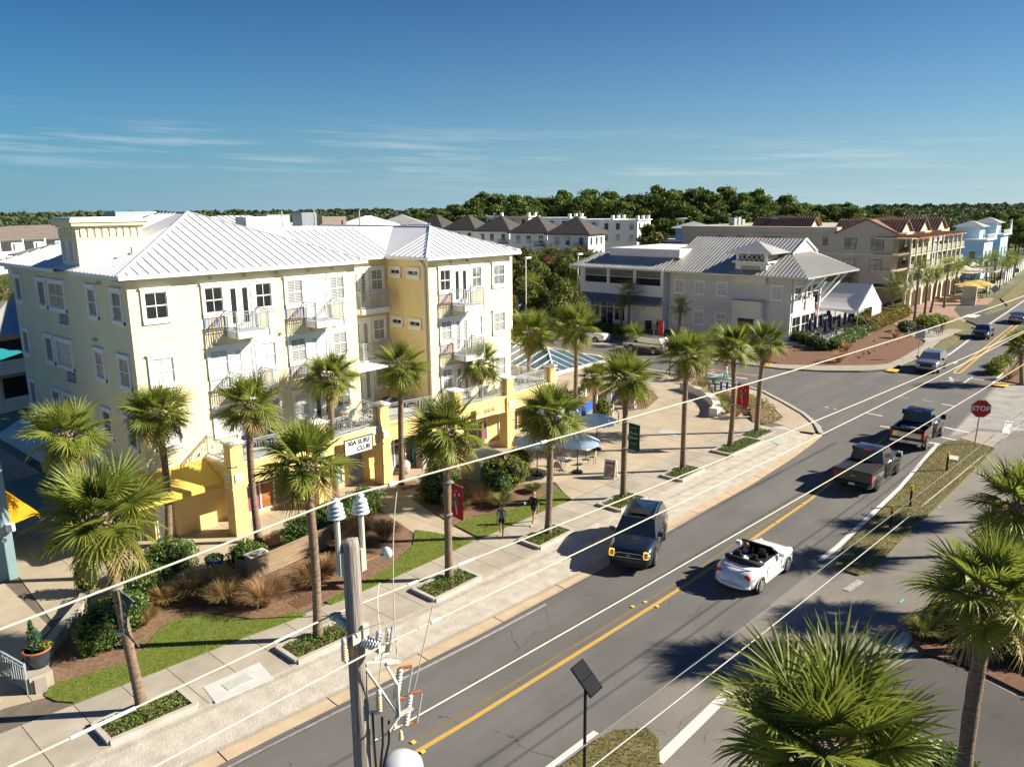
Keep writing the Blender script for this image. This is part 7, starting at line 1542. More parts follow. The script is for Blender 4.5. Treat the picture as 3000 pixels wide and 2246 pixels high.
# --- white convertible
CW = paint('white_car_paint', (0.80, 0.81, 0.81), 0, .22)
bt_st = [(2.14, .50, .34, .56), (2.08, .70, .26, .72), (1.85, .86, .22, .86), (1.45, .905, .20, .97), (.95, .905, .20, 1.00), (.55, .905, .2, 1.0), (-.5, .905, .2, 1.02), (-1.0, .905, .2, 1.05), (-1.45, .90, .22, 1.05), (-1.8, .84, .26, .96), (-2.03, .72, .32, .80), (-2.12, .52, .40, .62)]
def btx(t):
 L2(t, 'cockpit', MB().bx(-1.05, .62, -.72, .72, .98, 1.045), SEAT)
 L2(t, 'sill_trim', MB().bx(-1.05, .62, .73, .80, 1.0, 1.055).bx(-1.05, .62, -.80, -.73, 1.0, 1.055), CW)
 m_ = MB(); a = [(.62, -.76, 1.02), (.62, .76, 1.02), (.12, .66, 1.44), (.12, -.66, 1.44)]; m_.poly(facequad(a, .03, .97, .03, .95, 0)); L2(t, 'windshield', m_, AUTOG)
 m_ = MB()
 for k in range(4): m_.bar(a[k], a[(k+1) % 4], .06)
 L2(t, 'windshield_frame', m_, TRIMB)
 m_ = MB(); m_.tube([(-.85, -.74, 1.06), (-1.12, -.70, 1.12), (-1.30, -.4, 1.15), (-1.34, 0, 1.16), (-1.30, .4, 1.15), (-1.12, .70, 1.12), (-.85, .74, 1.06)], [.08, .12, .15, .16, .15, .12, .08], 8); L2(t, 'folded_top', m_, M('black_canvas', (0.012, 0.012, 0.013), .8, .1, 5), True)
 for x in (-.05, -.78):
  for y in (-.36, .36): L2(t, 'seat', MB().bx(x-.12, x+.02, y-.22, y+.22, 1.0, 1.22).bx(x-.12, x-.02, y-.12, y+.12, 1.22, 1.38), SEAT)
 L2(t, 'dashboard', MB().bx(.38, .60, -.70, .70, 1.03, 1.12), SEAT); L2(t, 'steering_wheel', MB().tube([(.28+.05*math.sin(a_), .36+.17*math.cos(a_), 1.14+.16*math.sin(a_)) for a_ in [2*math.pi*k/12 for k in range(13)]], .018, 6), SEAT)
 for sy in (-1, 1):
  L2(t, 'tail_light', MB().lathe((-2.0, sy*.62, .80), [(.02, -.03), (.13, -.02), (.15, .03), (.1, .1)], 10, 'x'), TAIL); L2(t, 'wing_mirror', MB().obx((.45, sy*.98, 1.10), (1, 0, 0), (0, 1, 0), (0, 0, 1), .07, .11, .08), CW); L2(t, 'headlight', MB().lathe((1.92, sy*.66, .72), [(.14, -.1), (.15, .06), (.1, .12)], 12, 'x'), HEADL)
  dl = MB()
  for xx in (.62, -.72): dl.bx(xx-.004, xx+.004, sy*.905-.008, sy*.905+.006, .34, .98)
  L2(t, 'door_seam', dl, TRIMB)['kind'] = 'stuff'; L2(t, 'door_handle', MB().bx(-.60, -.42, sy*.9-.02, sy*.9+.03, .86, .89), CW); L2(t, 'running_board', MB().bx(-.85, .9, sy*.88-.04, sy*.88+.04, .26, .32), CW)
 L2(t, 'licence_plate', MB().obx((-2.10, 0, .56), (1, 0, 0), (0, 1, 0), (0, 0, 1), .03, .17, .085), PLATE); L2(t, 'spoiler', MB().tube([(-1.62, -.62, 1.04), (-1.78, -.3, 1.06), (-1.82, 0, 1.065), (-1.78, .3, 1.06), (-1.62, .62, 1.04)], .035, 6), CW, True); L2(t, 'badge', MB().lathe((-2.0, 0, .78), [(.06, -.05), (.06, .02)], 12, 'x'), CHROME)
 L2(t, 'bumper', MB().tube([(-1.9, -.75, .42), (-2.12, -.4, .42), (-2.16, 0, .42), (-2.12, .4, .42), (-1.9, .75, .42)], .09, 8), CW, True)
car('white open topped convertible with its black roof folded behind the seats', 'car', (29.7, 12.95), R(-.6), CW, bt_st, None, 2.54, .78, .335, 'convertible_car', spokes=8, extra=None, simple=True, wheelw=.22)
btx(bpy.data.objects['convertible_car'])
# --- silver SUV and sedans farther off
SILV = paint('silver_paint', (0.30, 0.32, 0.34), .6); DKS = paint('dark_slate_paint', (0.025, 0.032, 0.040), .4); WHT = paint('pearl_white_paint', (0.72, 0.73, 0.73), 0); REDP = paint('red_paint', (0.45, 0.012, 0.014), .2); GRY2 = paint('steel_grey_paint', (0.16, 0.17, 0.18), .5)
sed_st = [(2.38, .60, .36, .64), (2.30, .82, .26, .78), (2.0, .90, .22, .86), (1.4, .92, .2, .93), (.9, .92, .2, .96), (-1.3, .92, .2, 1.02), (-1.9, .90, .22, 1.02), (-2.3, .82, .28, .96), (-2.40, .66, .38, .80)]; sed_gr = (.95, .22, -1.05, -1.75, .95, 1.43, .84, .62)
car('silver sport utility car coming round the far corner', 'car', (81.0, 19.15), R(183), SILV, suv_st, suv_gr, 2.85, .84, .38, 'suv', sidew=((.03, .30), (.33, .62), (.66, .96)), rails=True)
car('dark sedan driving towards the crossing on the far road', 'car', (105.0, 19.7), R(183), DKS, sed_st, sed_gr, 2.82, .8, .34, 'sedan')
car('silver sedan leaving along the far road at the frame edge', 'car', (*(Vector(G2('D2185,1240'))+Vector((1.6, .6))), .01), R(3), SILV, sed_st, sed_gr, 2.82, .8, .34, 'sedan')
cw = Vector(G2('C950,1392')); car('white coupe convertible with its top down parked across the side street', 'car', (cw.x+.9, cw.y+1.35, .02), R(90), WHT, sed_st, None, 2.7, .8, .34, 'convertible_car', simple=True)
o = [k for k in bpy.data.objects if k.name.startswith('convertible_car')][-1]
L2(o, 'cockpit', MB().bx(-1.0, .75, -.66, .66, .95, 1.03), SEAT); L2(o, 'windshield', MB().quad((.85, -.72, .97), (.85, .72, .97), (.35, .62, 1.34), (.35, -.62, 1.34)), AUTOG)
for sy in (-1, 1): L2(o, 'tail_light', MB().obx((-2.28, sy*.68, .82), (1, 0, 0), (0, 1, 0), (0, 0, 1), .08, .16, .07), TAIL)
cw = Vector(G2('C1380,1475')); car('silver estate car parked behind the plaza palms on the side street', 'car', (cw.x+.6, cw.y+.6, .02), R(90), SILV, suv_st, suv_gr, 2.85, .84, .38, 'suv', sidew=((.03, .30), (.33, .62), (.66, .96)))
for s_, pt, kind, lab, hd in (('C285,965', REDP, 'sedan', 'red car at the far end of the car park beside the yellow building', 20), ('C350,972', DKS, 'suv', 'dark car beside the red car in the car park', 20), ('C272,1025', WHT, 'sedan', 'white car half hidden behind the yellow building corner', 20), ('C335,1060', GRY2, 'suv', 'grey hatchback with red tail lamps in the car park', 20), ('C470,1070', DKS, 'suv', 'dark blue car beside the car park palm', 20), ('C350,1125', WHT, 'suv', 'white estate car nearest in the car park', 10), ('C560,1140', DKS, 'sedan', 'dark car with a bright windshield by the car park shrubs', 10), ('C900,1035', WHT, 'sedan', 'white car behind the pair of car park palms', 20)):
 p = G2(s_); car(lab, 'car', (*p, .01), R(hd+180), pt, suv_st if kind == 'suv' else sed_st, suv_gr if kind == 'suv' else sed_gr, 2.8, .8, .36, kind)
cw = Vector(G2('A150,1480')); car('dark car behind the black pickup in the rear lot', 'car', (cw.x+3, cw.y+8, .01), R(0), DKS, sed_st, sed_gr, 2.8, .8, .34, 'sedan')
# ============================================================ PEOPLE
def skin_body(name, joints, edges, radii, mats, parent, sub=2):
 """one continuous body grown over a skeleton; material by nearest bone group"""
 me = bpy.data.meshes.new(name); names = list(joints); me.from_pydata([tuple(joints[k]) for k in names], [(names.index(a), names.index(b_)) for a, b_ in edges], [])
 o = bpy.data.objects.new(name, me); col.objects.link(o); md = o.modifiers.new('skin', 'SKIN'); md.use_smooth_shade = True
 if not me.skin_vertices: pass
 lay_ = me.skin_vertices[0].data if me.skin_vertices else None
 if lay_ is None:
  bpy.context.view_layer.objects.active = o; bpy.ops.mesh.customdata_skin_add(); lay_ = me.skin_vertices[0].data
 for i, k in enumerate(names):
  r_ = radii[k]; lay_[i].radius = r_ if hasattr(r_, '__len__') else (r_, r_); lay_[i].use_root = (k == 'pelvis')
 s_ = o.modifiers.new('sub', 'SUBSURF'); s_.levels = sub; s_.render_levels = sub
 dg = bpy.context.evaluated_depsgraph_get(); m2 = bpy.data.meshes.new_from_object(o.evaluated_get(dg)); bpy.data.objects.remove(o)
 m2.name = name
 return m2
SKINM = M('skin', (0.48, 0.27, 0.18), .55, .06, 8); SKIN2 = M('tanned_skin', (0.36, 0.18, 0.11), .55, .06, 8)
def person(label, loc, rz, h_, top, bottom, hair, shoes, skin=SKINM, stride=.28, arms=((.0, -.1), (.0, .1)), short=True, sleeve=True, hold=None, sleeveless=False, hairlong=True, seated=False, cap=None):
 """standing or walking figure; local x forward, z up, scaled to height h_"""
 k = h_/1.70; t = thing('person', label, 'person', (*loc, loc[2] if len(loc) > 2 else .06) if len(loc) == 2 else loc, None, rz)
 a0, a1 = stride, -stride*.9
 J = {'pelvis': (0, 0, .95), 'waist': (0, 0, 1.08), 'chest': (.01, 0, 1.28), 'neck0': (.0, 0, 1.41), 'neck': (.01, 0, 1.47), 'head': (.03, 0, 1.56), 'crown': (.02, 0, 1.645),
         'hipl': (0, .095, .90), 'hipr': (0, -.095, .90), 'kneel': (a0*.62, .10, .50), 'kneer': (a1*.30, -.10, .50), 'anklel': (a0*1.0, .10, .085), 'ankler': (a1*1.25, -.10, .14 if stride > .1 else .085), 'toel': (a0+.16, .11, .035), 'toer': (a1*1.25+.15, -.11, .05 if stride > .1 else .035),
         'shl': (.0, .175, 1.385), 'shr': (.0, -.175, 1.385)}
 (ul, fl), (ur, fr) = arms[0], arms[1]
 def arm(s_, sw, bend, nm):
  e = Vector((.0+.27*math.sin(sw), s_*.225, 1.385-.27*math.cos(sw))); wv = e+Vector((.25*math.sin(sw+bend), s_*.01, -.25*math.cos(sw+bend))); hd = wv+Vector((.09*math.sin(sw+bend*1.1), 0, -.09*math.cos(sw+bend*1.1)))
  J['elb'+nm] = tuple(e); J['wri'+nm] = tuple(wv); J['han'+nm] = tuple(hd)
  d = (hd-wv).normalized(); sd = Vector((d.z, 0, -d.x))
  for i, (off, ln) in enumerate(((-.03, .06), (-.01, .075), (.012, .07), (.032, .05))): J['fin%s%d' % (nm, i)] = tuple(hd+d*ln+Vector((.0, -s_*.02, 0))+sd*off)
  J['thu'+nm] = tuple(wv+d*.05+Vector((0, -s_*.05, 0))+sd*.03)
 arm(1, ul, fl, 'l'); arm(-1, ur, fr, 'r')
 E_ = [('pelvis', 'waist'), ('waist', 'chest'), ('chest', 'neck0'), ('neck0', 'neck'), ('neck', 'head'), ('head', 'crown'), ('pelvis', 'hipl'), ('pelvis', 'hipr')]
 for s_ in 'lr':
  E_ += [('hip'+s_, 'knee'+s_), ('knee'+s_, 'ankle'+s_), ('ankle'+s_, 'toe'+s_), ('neck0', 'sh'+s_), ('sh'+s_, 'elb'+s_), ('elb'+s_, 'wri'+s_), ('wri'+s_, 'han'+s_), ('wri'+s_, 'thu'+s_)]+[('han'+s_, 'fin%s%d' % (s_, i)) for i in range(4)]
 Rd = {'pelvis': (.155, .125), 'waist': (.13, .105), 'chest': (.155, .115), 'neck0': (.075, .06), 'neck': .05, 'head': (.078, .095), 'crown': (.06, .075)}
 for s_ in 'lr': Rd.update({'hip'+s_: .095, 'knee'+s_: .055, 'ankle'+s_: .036, 'toe'+s_: .032, 'sh'+s_: .058, 'elb'+s_: .038, 'wri'+s_: .026, 'han'+s_: .026, 'thu'+s_: .010}); Rd.update({'fin%s%d' % (s_, i): .009 for i in range(4)})
 J = {a: tuple(c*k for c in p) for a, p in J.items()}; Rd = {a: (tuple(c*k for c in r_) if hasattr(r_, '__len__') else r_*k) for a, r_ in Rd.items()}
 me = skin_body('body', J, E_, Rd, None, None); me.materials.clear()
 for m_ in (skin, top, bottom, shoes): me.materials.append(m_)
 hem = .72*k if short else .12*k
 for p in me.polygons:
  c = p.center; sl_ = 1.14*k if sleeve else 1.36*k
  armz = abs(c.y) > .165*k
  if c.z < .075*k or (c.z < .16*k and not short): i = 3
  elif c.z < hem: i = 0
  elif c.z < 1.0*k and not armz: i = 2
  elif c.z < 1.43*k and not (armz and c.z < sl_) and not (sleeveless and armz): i = 1
  elif armz and c.z >= sl_ and c.z < 1.46*k and not sleeveless: i = 1
  else: i = 0
  p.material_index = i
 link('body', me, t)
 hr = MB(); prof = [(.10, -.07), (.112, .0), (.108, .06), (.08, .11), (.03, .135), (.005, .14)]
 hr.lathe((0, 0, 0), prof, 12); hp = [((v_[0]*.95-.022)*k, v_[1]*.86*k, (v_[2]+1.585)*k) for v_ in hr.v]; hr.v = [p if not (p[0] > .045*k and p[2] < 1.63*k) else (.045*k, p[1], p[2]) for p in hp]
 if hairlong: hr.add([(-.04*k, -.085*k, 1.56*k), (-.04*k, .085*k, 1.56*k), (-.10*k, .09*k, 1.40*k), (-.10*k, -.09*k, 1.40*k), (-.12*k, 0, 1.55*k), (-.13*k, 0, 1.38*k)], ((0, 4, 5, 3), (4, 1, 2, 5), (0, 3, 2, 1)))
 link('hair', hr.mesh('hair', cap or hair, True), t)
 fc = MB()
 for sy in (-1, 1): fc.bx(.118*k, .128*k, (sy*.035-.012)*k, (sy*.035+.012)*k, 1.572*k, 1.584*k)
 fc.bx(.112*k, .124*k, -.022*k, .022*k, 1.508*k, 1.514*k); link('facial_features', fc.mesh('facial_features', M('dark_eye', (0.06, 0.03, 0.025), .5, 0)), t)
 link('nose', MB().add([(.118*k, -.012*k, 1.54*k), (.118*k, .012*k, 1.54*k), (.142*k, 0, 1.54*k), (.12*k, 0, 1.575*k)], ((0, 1, 2), (0, 2, 3), (1, 3, 2))).mesh('nose', skin), t)
 return t, k
HBLOND = M('blond_hair', (0.42, 0.25, 0.10), .6, .2, 20); HBROWN = M('brown_hair', (0.12, 0.06, 0.03), .6, .2, 20); HRED = M('auburn_hair', (0.24, 0.10, 0.04), .6, .2, 20)
DENIM = M('blue_shirt', (0.10, 0.14, 0.21), .85, .15, 8); BLK = M('black_cloth', (0.014, 0.014, 0.015), .85, .1, 8); WSHOE = M('white_shoe', (0.6, 0.6, 0.58), .6, 0); BRSH = M('brown_sandal', (0.12, 0.06, 0.035), .7, 0); TEAL = M('aqua_cloth', (0.30, 0.55, 0.66), .8, .1, 6); JEAN = M('jean_shorts', (0.10, 0.17, 0.30), .85, .15, 8)
p_ = G2('F2125,1585'); person('woman in blue tee and dark shorts walking on the sidewalk, hand raised to her face', (p_[0], p_[1], .06), R(205), 1.62, DENIM, BLK, HRED, BRSH, stride=.16, arms=((.45, 2.0), (.05, .15)))
p_ = G2('G452,1480'); t_, k_ = person('woman in black top and shorts walking with a white cup', (p_[0], p_[1], .06), R(190), 1.66, BLK, BLK, HBLOND, WSHOE, stride=.30, arms=((-.25, .3), (.55, 1.1)))
cup = thing('paper_cup', 'white paper cup in the hand of the woman in black', 'cup', (0, 0, 0)); cup.parent = None
a_ = R(190); hx = .27*math.sin(.55)+.25*math.sin(1.65)+.09*math.sin(1.76)+.05; hz_ = 1.385-.27*math.cos(.55)-.25*math.cos(1.65)-.09*math.cos(1.76); lx, ly = hx*k_, -.21*k_
cup.location = (p_[0]+lx*math.cos(a_)-ly*math.sin(a_), p_[1]+lx*math.sin(a_)+ly*math.cos(a_), .06+hz_*k_-.03); link('cup_body', MB().lathe((0, 0, 0), [(.03, 0), (.042, .11)], 10).mesh('cup_body', WHITE), cup)
p_ = G2('G1845,343'); person('blond woman in a rust bikini top and denim shorts by the paddleboard', (p_[0], p_[1], .06), R(100), 1.66, M('rust_top', (0.35, 0.10, 0.03), .8, 0), JEAN, HBLOND, BRSH, SKIN2, stride=.1, arms=((.2, .5), (.1, .3)), sleeveless=True)
p_ = G2('G2000,343'); person('man in white tank top, aqua trunks and dark cap pulling the paddleboard cart', (p_[0], p_[1], .06), R(60), 1.78, M('white_cloth', (0.70, 0.72, 0.74), .8, 0), TEAL, HBROWN, BRSH, SKIN2, stride=.22, arms=((-.3, .2), (.35, .5)), sleeveless=True, hairlong=False, cap=M('navy_cap', (0.02, 0.025, 0.05), .8, 0))
p_ = G2('D1505,1350'); person('woman in white outfit standing by the bicycles', (p_[0], p_[1], .13), R(200), 1.68, M('white_cloth', (0.70, 0.72, 0.74)), M('white_cloth', (0.70, 0.72, 0.74)), HBLOND, WSHOE, stride=.05)
p_ = G2('D1535,1345'); person('man in slate shirt standing by the bicycles', (p_[0], p_[1], .13), R(30), 1.80, M('slate_cloth', (0.10, 0.13, 0.16), .8, 0), M('grey_shorts', (0.22, 0.22, 0.22), .8, 0), HBROWN, WSHOE, SKIN2, stride=.05, hairlong=False)
p_ = G2('C1422,1360'); person('small child in pale blue on the far pavement', (p_[0], p_[1], .12), R(180), 1.05, TEAL, TEAL, HBLOND, WSHOE, stride=.08)
p_ = G2('C1450,1325'); person('adult in dark blue beside the child on the far pavement', (p_[0], p_[1], .12), R(180), 1.72, M('navy_shirt', (0.03, 0.05, 0.12), .8, 0), JEAN, HBROWN, WSHOE, SKIN2, stride=.1, hairlong=False)
# driver seated in the convertible: a compact seated body
def seated(label, loc, rz, top, hair, skin):
 t = thing('person', label, 'person', loc, None, rz)
 J = {'pelvis': (0, 0, .12), 'waist': (-.02, 0, .26), 'chest': (-.03, 0, .46), 'neck0': (-.02, 0, .58), 'neck': (0, 0, .64), 'head': (.02, 0, .73), 'crown': (.01, 0, .82), 'hipl': (.05, .1, .10), 'hipr': (.05, -.1, .10), 'kneel': (.42, .1, .16), 'kneer': (.42, -.1, .16), 'footl': (.62, .1, -.12), 'footr': (.62, -.1, -.12), 'shl': (-.01, .17, .55), 'shr': (-.01, -.17, .55), 'elbl': (.20, .22, .42), 'elbr': (.2, -.22, .42), 'hanl': (.40, .13, .52), 'hanr': (.40, -.13, .52)}
 E_ = [('pelvis', 'waist'), ('waist', 'chest'), ('chest', 'neck0'), ('neck0', 'neck'), ('neck', 'head'), ('head', 'crown')]
 for s_ in 'lr': E_ += [('pelvis', 'hip'+s_), ('hip'+s_, 'knee'+s_), ('knee'+s_, 'foot'+s_), ('neck0', 'sh'+s_), ('sh'+s_, 'elb'+s_), ('elb'+s_, 'han'+s_)]
 Rd = {'pelvis': .14, 'waist': .12, 'chest': .14, 'neck0': .07, 'neck': .05, 'head': (.08, .095), 'crown': (.06, .075)}
 for s_ in 'lr': Rd.update({'hip'+s_: .085, 'knee'+s_: .06, 'foot'+s_: .045, 'sh'+s_: .055, 'elb'+s_: .037, 'han'+s_: .03})
 me = skin_body('body', J, E_, Rd, None, None); me.materials.clear(); me.materials.append(skin); me.materials.append(top)
 for p in me.polygons: p.material_index = 1 if (p.center.z < .6 and not (abs(p.center.y) > .15 and p.center.x > .06)) else 0
 link('body', me, t); hr = MB().lathe((-.02, 0, .735), [(.095, -.10), (.11, 0), (.105, .06), (.07, .11), (.01, .135)], 12); hr.v = [(min(p[0], .05), p[1], p[2]) for p in hr.v]; link('hair', hr.mesh('hair', hair, True), t); return t
seated('driver in a lilac top at the wheel of the white convertible', (29.7-.10, 12.95+.36, .62), R(-.6), M('lilac_top', (0.36, 0.24, 0.50), .8, 0), HRED, SKINM)
# ============================================================ PLANTERS, BANNERS
COVER = M('ground_cover_leaf', (0.07, 0.14, 0.02), .55, .35, 3, c2=(0.15, 0.22, 0.04), trans=.25)
def planter(x0, x1, y0f, y1f, label, seed, hh=.2):
 """kerbed planter following the walk edge; y0f/y1f at x0 and x1"""
 (ya0, ya1), (yb0, yb1) = y0f, y1f; t = thing('tree_planter', label, 'planter', ((x0+x1)/2, (ya0+yb0)/2, 0)); c = [Vector((x0, ya0, 0)), Vector((x1, ya1, 0)), Vector((x1, yb1, 0)), Vector((x0, yb0, 0))]; z = Vector((0, 0, hh/2))
 for k in range(4): MB().bar(c[k]+z, c[(k+1) % 4]+z, .16 if k % 2 else .158, hh if k % 2 else hh+.004).build('kerb', KERB, t)
 MB().poly([tuple(p+Vector((0, 0, hh*.6))) for p in c]).build('soil', MULCH, t)
 rg = np.random.default_rng(seed); n_ = int((x1-x0)*(yb0-ya0)*420); u = rg.uniform(.06, .94, n_); v_ = rg.uniform(.1, .9, n_); cc = np.array([tuple(p) for p in c])
 p = (cc[0]*((1-u)*(1-v_))[:, None]+cc[1]*(u*(1-v_))[:, None]+cc[2]*(u*v_)[:, None]+cc[3]*((1-u)*v_)[:, None]); p[:, 2] = hh*.6+rg.uniform(.02, .24, n_)*(1-np.maximum(abs(u-.5), abs(v_-.5))*.9)
 o = link('ground_cover', npmesh('ground_cover', leafquads(rg, p, np.tile([0, 0, 1.0], (n_, 1)), .045, .7), 4, COVER)); attach(o, t); o['kind'] = 'stuff'; return t
for k, (x0, x1, a0, a1, b0, b1, l) in enumerate(((7.05, 9.6, 22.42, 22.2, 23.65, 23.45, 'nearest kerbed planter with the leaning banner palm'), (13.1, 15.6, 21.9, 21.75, 23.2, 23.05, 'kerbed planter beside the utility pole'), (19.2, 21.8, 21.5, 21.5, 22.85, 22.85, 'kerbed planter with the red banner palm'), (25.7, 28.2, 21.5, 21.5, 22.75, 22.7, 'kerbed planter beside the walking women'), (31.85, 34.3, 21.25, 21.2, 22.6, 22.5, 'kerbed planter behind the dark blue car'), (37.9, 40.5, 21.15, 21.15, 22.45, 22.45, 'kerbed planter at the plaza middle'), (44.1, 48.2, 21.15, 20.95, 22.5, 22.3, 'long kerbed planter by the sand patch'), (48.5, 51.1, 21.5, 21.4, 22.9, 22.8, 'flush planting patch round the last palm of the row'))): planter(x0, x1, (a0, a1), (b0, b1), l, 70+k, .09 if k == 7 else .2)
REDC = M('red_banner_cloth', (0.42, 0.012, 0.016), .75, .08, 4); GREENC = M('green_banner_cloth', (0.006, 0.065, 0.040), .75, .1, 4); BGREEN = M('banner_leaf_green', (0.02, 0.24, 0.10), .7, 0); BWHITE = M('banner_white', (0.75, 0.75, 0.73), .7, 0)
def banner(palm_base_s, top_s, bot_s, wid, label, cloth, kind, curl=0.0):
 B_ = gp(*tp(palm_base_s)); a = above(*tp(top_s), B_); b_ = above(*tp(bot_s), B_); x, y = (a.x+b_.x)/2, (a.y+b_.y)/2
 y0 = y-.17; zt, zb = a.z, b_.z; t = thing('banner', label, 'banner', (x, y0, zb)); n_ = 6; m_ = MB()
 cx_ = lambda u, v_: x-.02-curl*math.sin(math.pi*v_)*u**1.3+.02*math.sin(7*u+3*v_)
 for i in range(n_):
  for j in range(n_):
   P_ = lambda i_, j_: (cx_(i_/n_, j_/n_), y0-wid*i_/n_, zb+(zt-zb)*j_/n_-.05*i_/n_); m_.quad(P_(i, j), P_(i+1, j), P_(i+1, j+1), P_(i, j+1))
 m_.build('cloth', cloth, t, True)
 for z in (zt, zb): MB().tube([(x, y+.05, z), (x-curl*.0, y0-wid, z-.05)], .016, 6).build('arm', GREYMETAL, t); MB().lathe((x, y, z-.03), [(.18, 0), (.18, .06)], 10).build('strap', GREYMETAL, t)
 S = lambda u, v_: Vector((cx_(u, v_)-.02, y0-wid*u, zb+(zt-zb)*v_-.05*u))
 if kind == 'cane':
  pts = [(.5+.16*math.cos(q), .74+.10*math.sin(q)) for q in [math.pi*k/6 for k in range(7)]]+[(.36, .62), (.38, .5), (.42, .38), (.46, .27), (.5, .16)]
  pts = [(.72, .70), (.68, .80), (.56, .86), (.42, .84), (.34, .76), (.36, .64), (.40, .52), (.44, .40), (.48, .28), (.52, .14)]
  for k in range(len(pts)-1):
   if k % 2 == 0 or k > 6: q = MB(); q.bar(S(*pts[k]), S(*pts[k+1]), .02, .085, up=(1, 0, 0)); q.build('candy_stripe', BWHITE, t)
  q = MB(); c = S(.45, .52)
  for k in range(9): an = 2*math.pi*k/9; q.add([c, c+Vector((-.005, -.14*math.cos(an-.2), .16*math.sin(an-.2))), c+Vector((-.005, -.2*math.cos(an), .22*math.sin(an))), c+Vector((-.005, -.14*math.cos(an+.2), .16*math.sin(an+.2)))], ((0, 1, 2, 3),))
  q.build('leaf_emblem', BGREEN, t)
 else:
  for v_, s_, sz in ((.66, "'Tis the", .17), (.50, 'Season', .19)):
   p = S(.5, v_); o = text(s_, sz, (p.x-.01, p.y, p.z), (R(90), 0, R(-90)), BWHITE, t, .002)
  for v_ in (.84, .30):
   q = MB(); c = S(.5, v_)
   for k in range(7): an = math.pi*k/6; d = Vector((0, -.2*math.cos(an), .11*math.sin(an)*(1 if v_ > .5 else -1))); q.bar(c+d*.35, c+d, .012, .03, up=(1, 0, 0))
   q.build('sprig', M('pale_sprig', (0.35, 0.52, 0.45), .7, 0), t, kind='stuff')
banner('I1160,1215', 'I945,205', 'I995,560', .95, 'green seasonal banner billowing from the nearest palm trunk', GREENC, 'tis', .25)
banner('J1700,150', 'F1695,1135', 'F1712,1400', .62, 'red candy cane banner on the palm by the lawn', REDC, 'cane')
banner('G1175,1275', 'G1200,650', 'G1195,860', .72, 'green seasonal banner on the palm before the plaza', GREENC, 'tis', .05)
banner('G2035,860', 'G2085,335', 'G2070,505', .80, 'red candy cane banner on the palm by the flower bed', REDC, 'cane')
# ============================================================ UTILITY POLE AND WIRES
PX, PY = 7.22, 10.15
POLEW = M('weathered_pole', (0.13, 0.11, 0.09), .9, .4, 9, 1.0, 26, c2=(0.44, 0.40, 0.36), stretch=(2.2, 2.2, .07), detail=10)
PORC = M('grey_porcelain', (0.50, 0.55, 0.56), .25, .06, 3, spec=.6); CRMP = M('cream_polymer', (0.72, 0.55, 0.33), .45, .06, 3); STEELG = M('beige_grey_steel', (0.50, 0.49, 0.42), .6, .08, 3); RUSTY = M('rusty_steel', (0.30, 0.12, 0.05), .8, .25, 8)
up_ = thing('utility_pole', 'weathered wooden utility pole with insulators, fuse holders and a grey transformer', 'utility pole', (PX, PY, 0))
MB().tube([(PX, PY, -.1), (PX, PY, 4), (PX, PY, 9.95), (PX, PY, 10.05)], [.19, .17, .145, .13], 16).build('pole', POLEW, up_, True)
def ribbed(a, b_, r0, r1, n_, name, mt, core=.6):
 a = Vector(a); b_ = Vector(b_); pts = []; rad = []
 for k in range(n_*4+1): s_ = k/(n_*4); pts.append(a+(b_-a)*s_); rad.append((r0+(r1-r0)*s_)*(1 if k % 4 in (1, 2) else core))
 return MB().tube(pts, rad, 14).build(name, mt, up_, True)
for sx in (-1, 1):
 x, y = PX+sx*.20, PY-sx*.06
 MB().tube([(x, y, 9.55), (x, y, 10.42)], .048, 10).build('insulator_pin', STEELG, up_); MB().bx(x-.05-.03*sx, x+.05-.03*sx, y-.06, y+.06, 9.45, 9.85).build('bracket', STEELG, up_)
 prof = []
 for k in range(4): z = 10.46+k*.068; prof += [(.06, z), (.155-.012*k, z+.012), (.15-.012*k, z+.03), (.07, z+.06)]
 MB().lathe((x, y, 0), prof+[(.06, 10.74), (.075, 10.77), (.05, 10.80)], 16).build('insulator', PORC, up_, True)
# strut insulators lower down
ribbed((PX-.06, PY+.12, 8.42), (PX-.16, PY+.30, 8.58), .10, .09, 6, 'strut_insulator', PORC, .75); ribbed((PX+.06, PY-.12, 8.20), (PX+.20, PY-.40, 8.10), .11, .10, 7, 'strut_insulator', PORC, .75)
MB().bx(PX-.18, PX+.14, PY-.17, PY-.14, 8.22, 8.42).bx(PX+.02, PX+.14, PY-.2, PY-.12, 8.15, 8.52).build('bracket', STEELG, up_)
for p in ((PX-.17, PY+.31, 8.6), (PX+.21, PY-.42, 8.1)): MB().obx(p, (1, 0, 0), (0, 1, 0), (0, 0, 1), .09, .05, .05).build('clamp', STEELG, up_)
# arresters
for (dx, dy, z) in ((-.28, -.05, 7.95), (.62, -.10, 7.75), (.20, -.30, 6.85)):
 ribbed((PX+dx, PY+dy, z), (PX+dx, PY+dy, z+.30), .062, .058, 6, 'arrester', CRMP, .8); MB().lathe((PX+dx, PY+dy, z+.30), [(.045, 0), (.05, .04), (.045, .10), (.02, .12)], 10).build('arrester_cap', PORC, up_, True); MB().bar((PX+dx, PY+dy, z-.03), (PX+dx*.5, PY+dy*.5, z-.06), .05).build('arrester_bracket', PORC, up_)
